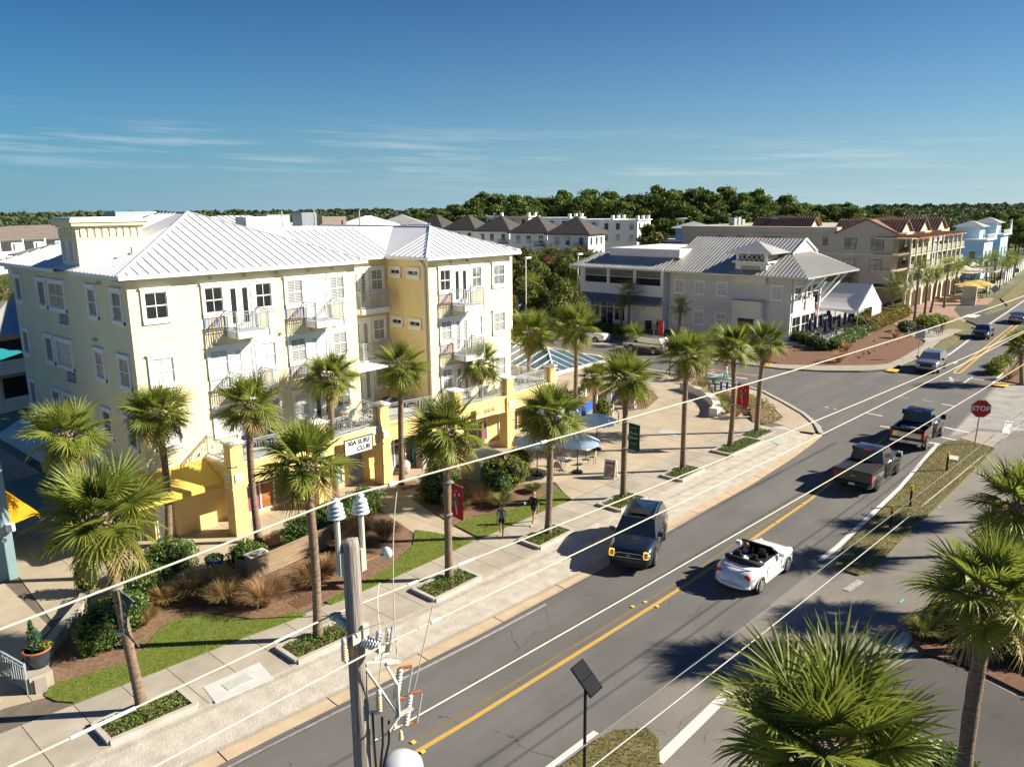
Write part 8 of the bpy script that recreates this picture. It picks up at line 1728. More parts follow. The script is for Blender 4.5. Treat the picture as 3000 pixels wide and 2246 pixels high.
# steel arm frame
fr5 = MB(); A_ = Vector((PX+.08, PY-.12, 7.75)); q = [A_, A_+Vector((.34, -.10, -.10)), A_+Vector((.62, -.14, -.18)), A_+Vector((.40, -.34, -.45)), A_+Vector((.34, -.42, -1.0)), A_+Vector((.10, -.42, -1.15)), A_+Vector((.62, -.46, -.98))]
for a, b_, w_ in ((0, 1, .07), (1, 2, .16), (1, 3, .05), (3, 4, .08), (4, 5, .09), (4, 6, .09)): fr5.bar(q[a], q[b_], w_, .03)
fr5.bar(A_+Vector((0, 0, -.1)), q[4], .05, .03); fr5.build('steel_arm', STEELG, up_)
# fuse cutouts
for (dx, dy, z) in ((.70, -.20, 7.05), (.72, -.42, 6.62)):
 a = Vector((PX+dx-.06, PY+dy, z-.25)); b_ = Vector((PX+dx+.06, PY+dy-.02, z+.32)); ribbed(a, b_, .065, .06, 10, 'cutout_insulator', PORC, .72)
 MB().bar(b_, b_+Vector((.20, -.08, -.02)), .05).build('hinge', RUSTY, up_); MB().tube([b_+Vector((.20, -.08, -.05)), a+Vector((.20, -.08, -.02))], .022, 8).build('fuse_tube', GREYMETAL, up_); MB().bar(a, a+Vector((.2, -.08, -.04)), .05).build('hinge', RUSTY, up_)
MB().tube([(PX+.42, PY-.48, 8.45), (PX+.30, PY-.52, 8.05)], .022, 8).build('fuse_tube', GREYMETAL, up_); ribbed((PX+.22, PY-.30, 8.12), (PX+.24, PY-.34, 8.38), .055, .05, 5, 'cutout_insulator', PORC, .72)
# transformer tank
MB().lathe((PX+.52, PY-.42, 0), [(.36, 4.6), (.40, 4.7), (.40, 5.55), (.38, 5.66), (.30, 5.74), (.16, 5.80), (.02, 5.82)], 24).build('transformer', M('light_grey_tank', (0.52, 0.56, 0.60), .45, .05, 2), up_, True)
for k, (dx, dy) in enumerate(((.10, -.22), (.24, -.3), (.34, -.36))): MB().tube([(PX+dx, PY+dy, 6.8-.1*k), (PX+dx*.9, PY+dy-.02, 6.2), (PX+.14, PY-.2, 5.2)], .022, 6).build('riser_cable', BLACK, up_)
for k, (dx, dy, z) in enumerate(((.56, -.40, 6.30), (.48, -.34, 6.55))): ribbed((PX+dx, PY+dy, z-.18), (PX+dx, PY+dy, z), .05, .03, 4, 'bushing', CRMP, .7)
# jumpers
def jumper(pts, r_=.010, mt=None):
 n_ = 10; P0, P1, P2 = [Vector(p) for p in pts]; MB().tube([P0*(1-s_)**2+P1*2*s_*(1-s_)+P2*s_*s_ for s_ in [k/n_ for k in range(n_+1)]], r_, 6).build('jumper_wire', mt or M('cream_wire', (0.60, 0.54, 0.42), .6, .05), up_)
jumper(((PX+.95, PY-.10, 10.62), (PX+.72, PY-.1, 9.6), (PX+.70, PY-.22, 7.45))); jumper(((PX+.9, PY+.45, 8.75), (PX+.6, PY+.2, 8.6), (PX+.38, PY-.2, 8.25))); jumper(((PX+1.25, PY-.6, 8.55), (PX+.95, PY-.6, 7.7), (PX+.86, PY-.46, 7.0))); jumper(((PX+.30, PY-.5, 8.5), (PX+.15, PY-.4, 7.8), (PX+.20, PY-.32, 7.3))); jumper(((PX+.68, PY-.26, 6.7), (PX+.6, PY-.4, 6.5), (PX+.56, PY-.40, 6.32))); jumper(((PX-.28, PY-.05, 8.35), (PX+.0, PY-.3, 8.55), (PX+.25, PY-.5, 8.6)))
# line post on the side
MB().tube([(PX+.1, PY-.02, 9.55), (PX+.62, PY-.12, 9.60)], .018, 6).build('standoff_rod', RUSTY, up_); MB().lathe((PX+.66, PY-.12, 9.60), [(.04, -.08), (.09, -.06), (.11, -.02), (.11, .02), (.09, .05), (.05, .08)], 14, 'x').build('spool_insulator', PORC, up_, True)
WIRE = M('cream_wire', (0.60, 0.54, 0.42), .6, .05); WGREY = M('grey_cable', (0.13, 0.14, 0.14), .6, .1, 6); WLIGHT = M('pale_cable', (0.42, 0.43, 0.42), .6, .1, 6)
def wire(a, b_, sag, r_, label, mt=WIRE, n_=36, lumps=None):
 a = Vector(a); b_ = Vector(b_); P_ = lambda s_: a+(b_-a)*s_+Vector((0, 0, -4*sag*s_*(1-s_))); o = MB().tube([P_(k/n_) for k in range(n_+1)], r_, 6).build('overhead_wire', mt); tag(o, label, 'wire')
 for s0, s1, rr in lumps or (): MB().tube([P_(s0+(s1-s0)*k/5) for k in range(6)], rr, 8).build('splice_sleeve', M('sleeve_white', (0.66, 0.68, 0.66), .5, .05), o)
 return o
yy = lambda x: 10.15-.052*(x-7)
wire((PX-34, 10.15, 10.9), (PX, PY, 10.80), .45, .016, 'top overhead wire crossing the lower left over the lawn', lumps=((.75, .765, .022),))
wire((PX, PY, 10.80), (62, yy(62)-.1, 10.60), .35, .016, 'top overhead wire running right from the pole insulators', lumps=((.015, .018, .04), (.085, .088, .035)))
wire((PX-34, 10.4, 8.8), (PX-.17, PY+.31, 8.64), .12, .015, 'second overhead wire below the top one at lower left', lumps=((.875, .90, .026), (.965, .98, .022)))
wire((PX-.17, PY+.31, 8.64), (62, yy(62)-.3, 8.55), .25, .015, 'second overhead wire running right behind the pole', lumps=((.028, .032, .03), (.05, .058, .026)))
wire((PX-34, 9.8, 8.2), (PX+.21, PY-.42, 8.14), .10, .015, 'third overhead wire at the bottom left corner')
wire((PX+.21, PY-.42, 8.14), (62, yy(62)+.2, 8.25), .18, .015, 'third overhead wire running right in front of the pole', lumps=((.020, .024, .035),))
wire((PX+.16, PY-.15, 6.2), (62, yy(62)+.35, 6.0), .18, .016, 'lowest pale wire slanting across the road right of the pole')
wire((-6, 8.4, 5.9), (62, 5.6, 5.6), .55, .016, 'upper dark telephone cable over the near kerb', WGREY); wire((-6, 8.15, 5.6), (62, 5.35, 5.35), .55, .014, 'lower pale telephone cable over the near kerb', WLIGHT)
# ============================================================ SIGNS AND POSTS
SRED = M('stop_red', (0.50, 0.012, 0.02), .45, .06, 3); SWHT = M('sign_white', (0.78, 0.78, 0.78), .45, 0); ALU = M('aluminium_sign', (0.36, 0.37, 0.37), .5, .08, 3, metal=.4)
def octa(c, right, up, r_): return [tuple(Vector(c)+Vector(right)*r_*math.cos(R(22.5+45*k))+Vector(up)*r_*math.sin(R(22.5+45*k))) for k in range(8)]
def textplane(s_, size, c, right, up, mt, parent, bold=.0):
 right = Vector(right).normalized(); up = Vector(up).normalized(); n_ = right.cross(up); m_ = Matrix((right, up, n_)).transposed(); return text(s_, size, tuple(c), m_.to_euler(), mt, parent, .002, bold=bold)
B_ = gp(*tp('H1808,838')); top = above(*tp('H1860,540'), B_); t = thing('stop_sign', 'red stop sign on a leaning metal post at the grass strip end', 'sign', (B_.x, B_.y, 0))
MB().tube([(B_.x, B_.y, 0), (top.x, top.y, top.z+.4)], .04, 8).build('post', ALU, t)
rt_ = Vector((.45, -.89, 0)).normalized(); nn_ = rt_.cross(Vector((0, 0, 1))); c = top-Vector((.05, 0, 0)); nn_ = Vector((-.89, -.45, 0))
for r_, off, mt in ((.63, .05, SWHT), (.585, .056, SRED)):
 m_ = MB(); m_.poly(octa(c+nn_*off, rt_, (0, 0, 1), r_)); m_.build('sign_face', mt, t)
MB().poly(octa(c+nn_*.045, rt_, (0, 0, 1), .62)[::-1]).build('sign_back', ALU, t); textplane('STOP', .44, c+nn_*.062, rt_, (0, 0, 1), SWHT, t, .012)
# marker posts
YTOP = M('marker_yellow', (0.75, 0.42, 0.02), .5, .05)
for s_, l in (('H1125,1515', 'nearest'), ('H1285,1340', 'middle'), ('H1580,1050', 'farthest')):
 x, y = G2(s_); t = thing('marker_post', l+' of three black marker posts with yellow tops on the grass strip', 'post', (x, y, 0)); MB().tube([(x, y, 0), (x+.03, y, .92)], .06, 8).build('post', BLACK, t); MB().tube([(x+.03, y, .92), (x+.035, y, 1.2)], .068, 8).build('cap', YTOP, t)
# painted stop board
B_ = gp(*tp('L1712,712')); t = thing('stop_board', 'white post with painted stop octagon and look both ways board behind the palm', 'sign', (B_.x, B_.y, 0)); x, y = B_.x, B_.y
MB().bx(x-.05, x+.05, y-.05, y+.05, 0, 1.75).build('post', WHITE, t); rt_ = Vector((.55, -.83, 0)); nn_ = Vector((-.83, -.55, 0)); c = Vector((x, y, 1.55))+rt_*.05
for r_, off, mt in ((.36, .055, SWHT), (.31, .062, SRED)): MB().poly(octa(c+nn_*off, rt_, (0, 0, 1), r_)).build('sign_face', mt, t)
MB().poly(octa(c+nn_*.05, rt_, (0, 0, 1), .36)[::-1]).build('sign_back', WHITE, t); textplane('STOP', .22, c+nn_*.066, rt_, (0, 0, 1), SWHT, t, .006)
m_ = MB(); m_.obx(Vector((x, y, .92))+nn_*.07, rt_, nn_, (0, 0, 1), .24, .02, .22); m_.build('lower_board', WHITE, t)
for k, s_ in enumerate(('LOOK', 'BOTH', 'WAYS')): textplane(s_, .13, Vector((x, y, 1.06-.14*k))+nn_*.093, rt_, (0, 0, 1), SRED, t, .003)
# solar panel post
t = thing('solar_panel_post', 'black post with a small tilted solar panel on the near verge', 'solar panel', (15.25, 11.15, 0)); tz = above(*tp('K945,1012'), (15.25, 11.15)).z
MB().tube([(15.25, 11.15, 0), (15.25, 11.15, tz)], .045, 8).build('post', BLACK, t); ux = Vector((.995, .08, 0)).normalized(); vy = Vector((.05, -.72, -.69)).normalized(); nn_ = ux.cross(vy)*-1; c = Vector((15.25, 11.12, tz+.28))
MB().obx(c, ux, vy, nn_, .30, .45, .02).build('panel_frame', M('solar_black', (0.008, 0.009, 0.012), .9, 0, spec=.08), t)
for h2 in (-.215, .215):
 for k in range(9): MB().obx(c+vy*(h2-.18+k*.044)+nn_*.022, ux, vy, nn_, .265, .005, .003).build('cell_line', M('solar_line', (0.05, 0.055, 0.065), .8, 0, spec=.1), t)
MB().tube([(15.25, 11.15, tz-.05), tuple(c)], .04, 6).build('bracket', BLACK, t)
# small sign backs and bollards
def signback(s_, h_, label, shape='sq', sz=.38, facing=(.9, .4)):
 x, y = G2(s_) if isinstance(s_, str) else s_; t = thing('road_sign', label, 'sign', (x, y, 0)); MB().tube([(x, y, 0), (x, y, h_)], .035, 6).build('post', ALU, t); f_ = Vector((*facing, 0)).normalized(); r_ = Vector((-f_.y, f_.x, 0)); c = Vector((x, y, h_-sz*.8))-f_*.045; n_ = {'oct': 8, 'sq': 4, 'dia': 4}[shape]; ph = {'oct': 22.5, 'sq': 45, 'dia': 0}[shape]
 m_ = MB(); pts = [c+r_*sz*math.cos(R(ph+360*k/n_))+Vector((0, 0, 1))*sz*math.sin(R(ph+360*k/n_)) for k in range(n_)]; m_.add(pts+[p+f_*.012 for p in pts], [tuple(range(n_)), tuple(range(2*n_-1, n_-1, -1))]+[(k, k+n_, (k+1) % n_+n_, (k+1) % n_) for k in range(n_)]); m_.build('sign_plate', ALU, t); return t
signback('G1790,300', 2.9, 'grey back of an octagonal sign at the side street kerb', 'oct', .42); signback('D1347,1528', 3.1, 'grey back of a square sign by the pine straw bed', 'sq', .62); signback((16.55, 23.0), 2.7, 'grey backed sign beside the palm behind the utility pole', 'sq', .42, (.7, .7)); signback('D1700,1180', 2.6, 'white roadside sign at the access road mouth', 'sq', .5); signback('D1960,1060', 2.6, 'diamond warning sign back by the far verge', 'dia', .7); signback('D2135,910', 2.9, 'round topped sign at the far end of the sidewalk', 'oct', .5); signback('D1790,1130', 2.0, 'short red marked sign on the round verge', 'sq', .35)
x, y = G2('G1550,272'); t = thing('marker_post', 'dark post with a yellow top at the side street kerb', 'post', (x, y, 0)); MB().tube([(x, y, 0), (x, y, 1.9)], .05, 8).build('post', DARKMETAL, t); MB().tube([(x, y, 1.9), (x, y, 2.2)], .07, 8).build('cap', YTOP, t)
x, y = G2('D700,1535'); t = thing('marker_post', 'white marker post with an orange top in the pine straw', 'post', (x, y, .1)); MB().tube([(x, y, .1), (x, y, .75)], .06, 8).build('post', WHITE, t); MB().tube([(x, y, .75), (x, y, 1.45)], .065, 8).build('cap', M('marker_orange', (0.75, 0.12, 0.01), .5, 0), t)
rg = random.Random(8)
for k, (s_, c) in enumerate((('D340,1490', 'o'), ('D690,1555', 'o'), ('D610,1490', 'o'), ('D725,1500', 'o'), ('D770,1500', 'w'), ('D900,1515', 'o'), ('D935,1500', 'o'), ('D895,1500', 'w'), ('D1090,1440', 'y'), ('D985,1410', 'p'), ('D1130,1410', 'w'), ('D1180,1415', 'y'), ('D990,1490', 'y'), ('D860,1545', 'b'), ('D945,1510', 'b'), ('D1250,1380', 'w'))):
 x, y = G2(s_); mt = {'o': M('flag_orange', (0.8, 0.14, 0.01), .6, 0), 'w': WHITE, 'y': M('flag_yellow', (0.8, 0.5, 0.02), .6, 0), 'b': M('flag_blue', (0.03, 0.08, 0.5), .6, 0), 'p': M('flag_pink', (0.8, 0.3, 0.35), .6, 0)}[c]; nm = {'o': 'orange', 'w': 'white', 'y': 'yellow', 'b': 'blue', 'p': 'pink'}[c]
 t = thing('survey_flag', 'tiny '+nm+' survey flag stuck in the pine straw bed', 'flag', (x, y, .1), nm+' survey flags in the pine straw'); MB().tube([(x, y, .1), (x, y, .55)], .012, 4).build('stem', GREYMETAL, t); MB().bx(x, x+.005, y-.22, y, .40, .56).build('flag_cloth', mt, t)
# ============================================================ CAFE TERRACE ON THE PLAZA
SKYC = M('light_blue_canvas', (0.42, 0.58, 0.74), .75, .05, 2, trans=.3); CANE = M('woven_cane', (0.36, 0.32, 0.24), .7, .25, 30); WALNUT = M('walnut_frame', (0.13, 0.045, 0.02), .5, .2, 10); MARB = M('marble_top', (0.62, 0.63, 0.63), .3, .08, 5)
for s_, tops, l in (('G805,1065', 'G825,755', 'light blue parasol nearest the sandwich board'), ('G960,880', 'G970,625', 'light blue parasol standing open on the plaza'), ('G480,1085', 'G390,745', 'light blue parasol behind the loose yellow green shrub'), ('G630,800', 'G690,600', 'light blue parasol behind the planter palm crown')):
 B_ = gp(*tp(s_)); zt = above(*tp(tops), B_).z; parasol(B_.x, B_.y, .06, 1.3, min(2.75, max(2.45, zt)), l, SKYC, 'light blue cafe parasols', 8, .5, .16)
def bistro_parts():
 seat = MB().lathe((0, 0, .44), [(.20, 0), (.215, .02), (.20, .04)], 14).mesh('seat', CANE); fr6 = MB(); legs = []
 for sx in (-1, 1):
  for sy in (-1, 1): legs.append(MB().tube([(sx*.14, sy*.14, .45), (sx*.20, sy*.20, 0)], .014, 6).mesh('leg', WALNUT))
 bk = [(.20*math.cos(a), .06+.17*0+.15*1+.02, .48+.42*math.sin(a)) for a in [math.pi*k/8 for k in range(9)]]; fr6.tube([(p[0], p[1]+.10*(p[2]-.48), p[2]) for p in bk], .014, 6)
 pan = MB().poly([(p[0]*.93, p[1]+.10*(p[2]-.48), .48+(p[2]-.48)*.95) for p in bk])
 return seat, fr6.mesh('back_frame', WALNUT), pan.mesh('backrest', CANE), legs
BP_ = bistro_parts()
def bistro(x, y, rz, label):
 t = thing('bistro_chair', label, 'chair', (x, y, .06), 'bistro chairs round the cafe tables', rz); link('seat', BP_[0], t); link('back_frame', BP_[1], t); link('backrest', BP_[2], t)
 for l in BP_[3]: link('leg', l, t)
def ctable(x, y, rz, label):
 t = thing('cafe_table', label, 'table', (x, y, .06), 'marble topped cafe tables', rz); link('table_top', MB().bx(-.33, .33, -.33, .33, .72, .75).mesh('table_top', MARB), t); link('pedestal', MB().tube([(0, 0, .04), (0, 0, .72)], .03, 8).mesh('pedestal', DARKMETAL), t); link('foot', MB().bx(-.26, .26, -.03, .03, 0, .035).bx(-.03, .03, -.26, .26, .001, .034).mesh('foot', DARKMETAL), t)
ctable(35.0, 27.6, .2, 'square marble cafe table under the nearest blue parasol'); ctable(37.6, 27.7, .1, 'square marble cafe table between the two open parasols'); ctable(36.9, 30.6, .3, 'square marble cafe table at the back of the terrace'); ctable(33.6, 28.9, .2, 'square marble cafe table behind the loose shrub'); ctable(39.3, 30.9, .2, 'square marble cafe table by the rear parasol')
for k, (x, y, rz, l) in enumerate(((34.35, 27.3, 1.9, 'bistro chair pulled out nearest the shrubs'), (35.6, 28.0, -1.2, 'bistro chair behind the nearest marble table'), (37.2, 26.95, 3.4, 'bistro chair standing alone toward the sandwich board'), (38.2, 28.1, -1.0, 'bistro chair beside the open parasol pole'), (36.4, 30.1, 2.4, 'bistro chair at the rear left of the terrace'), (37.3, 29.9, -2.6, 'bistro chair at the rear middle of the terrace'), (37.0, 31.3, -.2, 'bistro chair facing out from the rear table'), (33.0, 28.6, 1.8, 'bistro chair half hidden by the shrub'), (39.9, 31.5, -.6, 'bistro chair at the rear parasol'))): bistro(x, y, rz, l)
t = thing('sandwich_board', 'white sandwich board with a food poster on the plaza', 'sign', (35.9, 24.65, .06)); c = Vector((35.9, 24.65, .06)); rt_ = Vector((.25, -.97, 0)).normalized(); f_ = Vector((-.97, -.25, 0))
for s_ in (-1, 1):
 m_ = MB(); b0 = c+f_*s_*.28; tp_ = c+f_*s_*.04+Vector((0, 0, 1.12)); up2 = (tp_-b0).normalized(); m_.obx((b0+tp_)/2, rt_, up2, rt_.cross(up2), .34, .56, .018); m_.build('panel', SWHT, t)
 if s_ == 1:
  q = (b0+tp_)/2+f_*.022; n2 = rt_.cross(up2)
  for (dz, hh, mt) in ((.14, .30, M('poster_food', (0.22, 0.10, 0.06), .5, .5, 9, c2=(0.5, 0.42, 0.34))), (-.30, .14, M('poster_plate', (0.55, 0.45, 0.38), .5, .4, 8, c2=(0.2, 0.08, 0.05)))): MB().obx(q+up2*dz, rt_, up2, n2, .29, hh, .004).build('poster', mt, t)
  for (s2, dz, mt) in (('POP UP', .33, M('poster_red', (0.5, 0.02, 0.02), .5, 0)), ('LUNCH', .22, SWHT)): textplane(s2, .15, q+up2*dz+f_*.012, rt_, up2, mt, t, .004)
# outdoor bars with blue panels
BLUEP = M('cobalt_panel', (0.02, 0.11, 0.42), .6, .1, 4); WOODT = M('oiled_wood', (0.36, 0.19, 0.07), .5, .25, 2, stretch=(.3, 3, 1))
def bar(a, b_, label):
 a = Vector((*a, 0)); b_ = Vector((*b_, 0)); t = thing('bar_counter', label, 'bar counter', tuple((a+b_)/2)); d = (b_-a).normalized(); L_ = (b_-a).length; n2 = Vector((-d.y, d.x, 0))
 MB().obx((a+b_)/2+Vector((0, 0, 1.06)), d, n2, (0, 0, 1), L_/2, .30, .03).build('counter_top', WOODT, t); nb = max(2, round(L_/.16))
 for k in range(nb): p = a+d*(L_*(k+.5)/nb)-n2*.18; MB().obx(p+Vector((0, 0, .55)), d, n2, (0, 0, 1), L_/nb*.46, .012, .47).build('panel_board', BLUEP, t)
 for p in (a, b_): MB().obx(p+Vector((0, 0, .52)), d, n2, (0, 0, 1), .05, .2, .51).build('end_post', WHITE, t)
bar((44.6, 33.9), (48.9, 35.2), 'outdoor bar counter with cobalt blue boards and wooden top'); bar((50.4, 34.9), (55.0, 36.0), 'farther outdoor bar counter with cobalt blue front')
FLUT = M('white_planter', (0.66, 0.66, 0.64), .6, .05)
for s_, hh, rr, l in (('G1065,600', .85, .30, 'white fluted planter beside the arched bicycle rack'), ('G1250,545', 1.1, .30, 'tall white fluted planter in the plaza mulch bed')):
 x, y = G2(s_); t = thing('fluted_planter', l, 'planter', (x, y, .07)); m_ = MB(); nn = 24
 prof = [(rr*.85, 0), (rr, hh*.9), (rr*1.05, hh)]; m_.lathe((x, y, .07), prof, 12); m_.build('pot', FLUT, t)
 for k in range(nn//2): a = 2*math.pi*k/(nn//2); MB().bar((x+rr*.87*math.cos(a), y+rr*.87*math.sin(a), .1), (x+rr*1.01*math.cos(a), y+rr*1.01*math.sin(a), .07+hh*.9), .05).build('flute', FLUT, t)
for k, (x, y) in enumerate(((46.6, 37.2), (48.4, 38.2), (50.6, 38.0), (52.4, 38.6), (47.0, 40.0))):
 ptable(x, y, .06, .3*k, 'pale bar terrace table behind the blue counter', 'bar terrace tables'); pchair(x+.7, y+.2, .06, -1.2, 'metal chair on the bar terrace', 'bar terrace chairs'); pchair(x-.6, y-.4, .06, 1.4, 'metal chair on the bar terrace', 'bar terrace chairs')
parasol(45.4, 38.0, .06, 1.3, 2.5, 'pale green parasol on the bar terrace', M('pale_green_canvas', (0.50, 0.60, 0.52), .8, .05, 2, trans=.2), None)
o = MB().tube([(45.95, 31.55, .05)]+[(45.95+.0*k, 31.25+.3*math.cos(a), .72+.28*math.sin(a)) for k, a in enumerate([math.pi*j/8 for j in range(9)])]+[(45.95, 30.95, .05)], .035, 8).build('bicycle_rack', M('rack_brown', (0.09, 0.055, 0.035), .5, .1)); tag(o, 'arched brown bicycle rack on the plaza', 'bicycle rack')
# glass canopy
t = thing('glass_canopy', 'low white framed glass canopy beside the side street', 'canopy', (50.5, 43, 0)); x0, x1, y0, y1, ze, zr = 46.6, 54.6, 37.4, 50, 2.75, 3.75; xm = (x0+x1)/2; w_ = (x1-x0)/2
CANG = M('canopy_glass', (0.06, 0.12, 0.16), .06, .2, 1, spec=.7)
fm = MB(); nb = 12
for k in range(nb+1):
 y = y0+(y1-y0)*k/nb; d = min(1, (y-y0)/w_, (y1-y)/w_*4);
 for xs_, xe in ((x0, x0+w_*d), (x1, x1-w_*d)): fm.bar((xs_, y, ze+.03), (xe, y, ze+.03+(zr-ze)*d), .07, .08)
 if k < nb:
  y2 = y0+(y1-y0)*(k+1)/nb; d2 = min(1, (y2-y0)/w_, (y1-y2)/w_*4)
  for sgn, xe0 in ((1, x0), (-1, x1)): MB().quad((xe0, y, ze), (xe0, y2, ze), (xe0+sgn*w_*d2, y2, ze+(zr-ze)*d2), (xe0+sgn*w_*d, y, ze+(zr-ze)*d)).build('pane', CANG, t)
for k in range(8):
 x = x0+(x1-x0)*k/8; xb = x0+(x1-x0)*(k+1)/8; D_ = lambda q: min((q-x0)/w_, (x1-q)/w_); MB().quad((x, y0, ze), (xb, y0, ze), (xb, y0+w_*D_(xb), ze+(zr-ze)*D_(xb)), (x, y0+w_*D_(x), ze+(zr-ze)*D_(x))).build('pane', CANG, t)
 if k: fm.bar((x, y0, ze+.03), (x, y0+w_*D_(x), ze+.03+(zr-ze)*D_(x)), .07, .08)
for a, b_ in (((x0, y0), (x1, y0)), ((x0, y0), (x0, y1)), ((x1, y0), (x1, y1)), ((x0, y1), (x1, y1))): fm.bar((*a, ze), (*b_, ze), .14, .22)
fm.bar((xm, y0+w_, zr+.05), (xm, y1, zr+.05), .1); fm.bar((x0, y0, ze), (xm, y0+w_, zr+.05), .1); fm.bar((x1, y0, ze), (xm, y0+w_, zr+.05), .1)
fm.build('frame', WHITE, t, kind='stuff')
for x in (x0, xm, x1):
 for y in (y0, (y0+y1)/2, y1): MB().bx(x-.08, x+.08, y-.08, y+.08, 0.05, ze).build('post', WHITE, t)
# curved bench
t = thing('curved_bench', 'curved white stucco bench wall at the flower bed', 'bench', (55, 29, 0)); arc = [(58.4, 32.6), (57.8, 31.3), (57.0, 30.1), (56.0, 29.0), (54.9, 28.0), (53.7, 27.2), (52.2, 26.55)]; STUC = M('white_stucco', (0.66, 0.64, 0.59), .9, .06, 1.5, .2, 20)
for a, b_ in zip(arc, arc[1:]): MB().bar((*a, .30), (*b_, .30), .46, .52).build('bench_wall', STUC, t); MB().bar((*a, .60), (*b_, .60), .58, .09).build('bench_cap', STUC, t)
for p in (arc[0], arc[-1]): MB().bx(p[0]-.34, p[0]+.34, p[1]-.34, p[1]+.34, .05, .72).build('end_block', STUC, t)
for a, b_ in (((51.6, 25.9), (53.2, 24.4)), ((53.2, 24.4), (54.8, 22.6)), ((51.4, 26.2), (51.6, 25.9))): o = MB().bar((*a, .1), (*b_, .1), .2, .2).build('kerb', KERB); struct(o)
t = thing('island_kerb', 'kerbed planting island by the side street with a stub palm', 'kerb', (61.5, 38.6, 0)); q = [(59.6, 37.2), (61.6, 36.2), (62.6, 38.8), (60.6, 40.4)]
for k in range(4): MB().bar((*q[k], .12), (*q[(k+1) % 4], .12), .18, .24 if k % 2 else .244).build('kerb', KERB, t)
MB().poly([(*p, .15) for p in q]).build('soil', TURF, t)
# paddleboard on its cart, blue towels on a rack
x, y = G2('G1905,345'); t = thing('paddleboard', 'turquoise paddleboard lying on a small cart', 'paddleboard', (x, y, .06), None, R(120)); m_ = MB(); rings = []
for k in range(9): s_ = -1+2*k/8; w2 = .38*max(.05, (1-abs(s_)**2.6)); rings.append([(s_*1.5, w2*math.cos(a), .42+.07*math.sin(a)+.05*s_*s_+.55*w2*math.cos(a)) for a in [2*math.pi*j/10 for j in range(10)]])
loft(m_, rings); link('board', m_.mesh('board', M('turquoise_board', (0.08, 0.48, 0.46), .35, .05), True), t)
for sy in (-1, 1): link('cart_wheel', MB().lathe((0, sy*.3, .14), [(.14, -.04), (.14, .04)], 14, 'y').mesh('cart_wheel', BLACK), t)
link('cart_frame', MB().bar((0, -.3, .16), (0, .3, .5), .05).bar((0, .3, .16), (0, -.3, .3), .05).mesh('cart_frame', GREYMETAL), t)
x, y = G2('G1990,425'); t = thing('blue_chair_row', 'cobalt blue slatted bench behind the flower bed', 'bench', (x, y, .25))
for k in range(6): MB().bar((x-.9+.36*k, y+.9-.36*k, .3), (x-.9+.36*k+.05, y+.9-.36*k+.05, 1.0), .2, .05).build('slat', BLUEP, t)
MB().bar((x-1, y+1, .6), (x+1, y-1, .6), .05).build('rail', BLUEP, t)
# ============================================================ LEFT FOREGROUND
TEALW = M('blue_grey_stucco', (0.20, 0.30, 0.33), .9, .06, 1, .2, 25); ORAWN = M('orange_yellow_awning', (0.85, 0.44, 0.02), .75, .05, 1.5, trans=.2)
t = thing('corner_shop', 'blue grey stucco shop corner with house number and orange yellow awning', 'building', (8.9, 36.7, 0)); MB().bx(-6, 8.9, 36.7, 44, 0, 8).build('wall', TEALW, t)
MB().add([(8.92, 36.95, 3.9), (8.92, 42.0, 3.9), (10.1, 42.0, 2.55), (10.1, 36.95, 2.55)], ((0, 1, 2, 3),)).add([(8.92, 36.95, 3.9), (10.1, 36.95, 2.55), (8.92, 36.95, 2.35)], ((0, 1, 2),)).add([(10.1, 36.95, 2.55), (10.1, 42, 2.55), (10.1, 42, 2.3), (10.1, 36.95, 2.3)], ((0, 1, 2, 3),)).build('awning', ORAWN, t)
text('5', .55, (8.35, 36.69, 3.25), (R(90), 0, 0), INK, t, .004, bold=.01); MB().bx(8.7, 8.98, 36.4, 36.7, 2.25, 2.55).build('wall_lamp', WHITE, t); MB().bx(7.95, 8.2, 36.4, 36.7, 2.2, 2.6).build('wall_lamp', WHITE, t); MB().lathe((8.55, 36.55, 1.9), [(.02, -.1), (.09, -.06), (.10, .02), (.06, .08)], 10).build('camera_dome', WHITE, t, True)
t = thing('ramp_wall', 'low concrete planter wall between the ramp and the hedge', 'wall', (7.5, 29, 0)); w3 = [(6.62, 26.75), (7.0, 28.1), (7.6, 29.1), (9.5, 31.3), (9.9, 32.0)]
for a, b_ in zip(w3, w3[1:]): MB().bar((*a, .27), (*b_, .27), .34, .54).build('wall_segment', CONCG, t)
MB().bx(6.35, 7.05, 26.9, 27.9, .06, .62).build('plinth', CONCG, t)
t = thing('flight_of_steps', 'concrete steps at the bottom left corner', 'steps', (4, 28, 0))
for k in range(4): MB().bx(2.2, 5.6, 27.3+.36*k, 27.3+.36*(k+1), 0.05, .12+.14*k).build('step', CONCG, t)
MB().bx(2.2, 5.6, 28.74, 33, 0.05, .55).build('landing', CONCG, t)
t = thing('iron_railing', 'grey iron handrail climbing the steps at lower left', 'railing', (5.7, 28.5, 0)); m_ = MB(); a = Vector((6.3, 27.0, .12)); b_ = Vector((5.35, 30.4, .6)); m_.bar(a+Vector((0, 0, 1.0)), b_+Vector((0, 0, 1.0)), .06); m_.bar(a+Vector((0, 0, .85)), b_+Vector((0, 0, .85)), .03); m_.bar(a+Vector((0, 0, .12)), b_+Vector((0, 0, .12)), .04)
for k in range(29): p = a+(b_-a)*k/28; m_.bar(p+Vector((0, 0, .12)), p+Vector((0, 0, 1.0 if k % 2 else .88)), .022)
m_.bar(a-Vector((0, 0, .1)), a+Vector((0, 0, 1.05)), .07); m_.bar(b_-Vector((0, 0, .1)), b_+Vector((0, 0, 1.05)), .07); m_.build('rail_panel', GREYMETAL, t, kind='stuff')
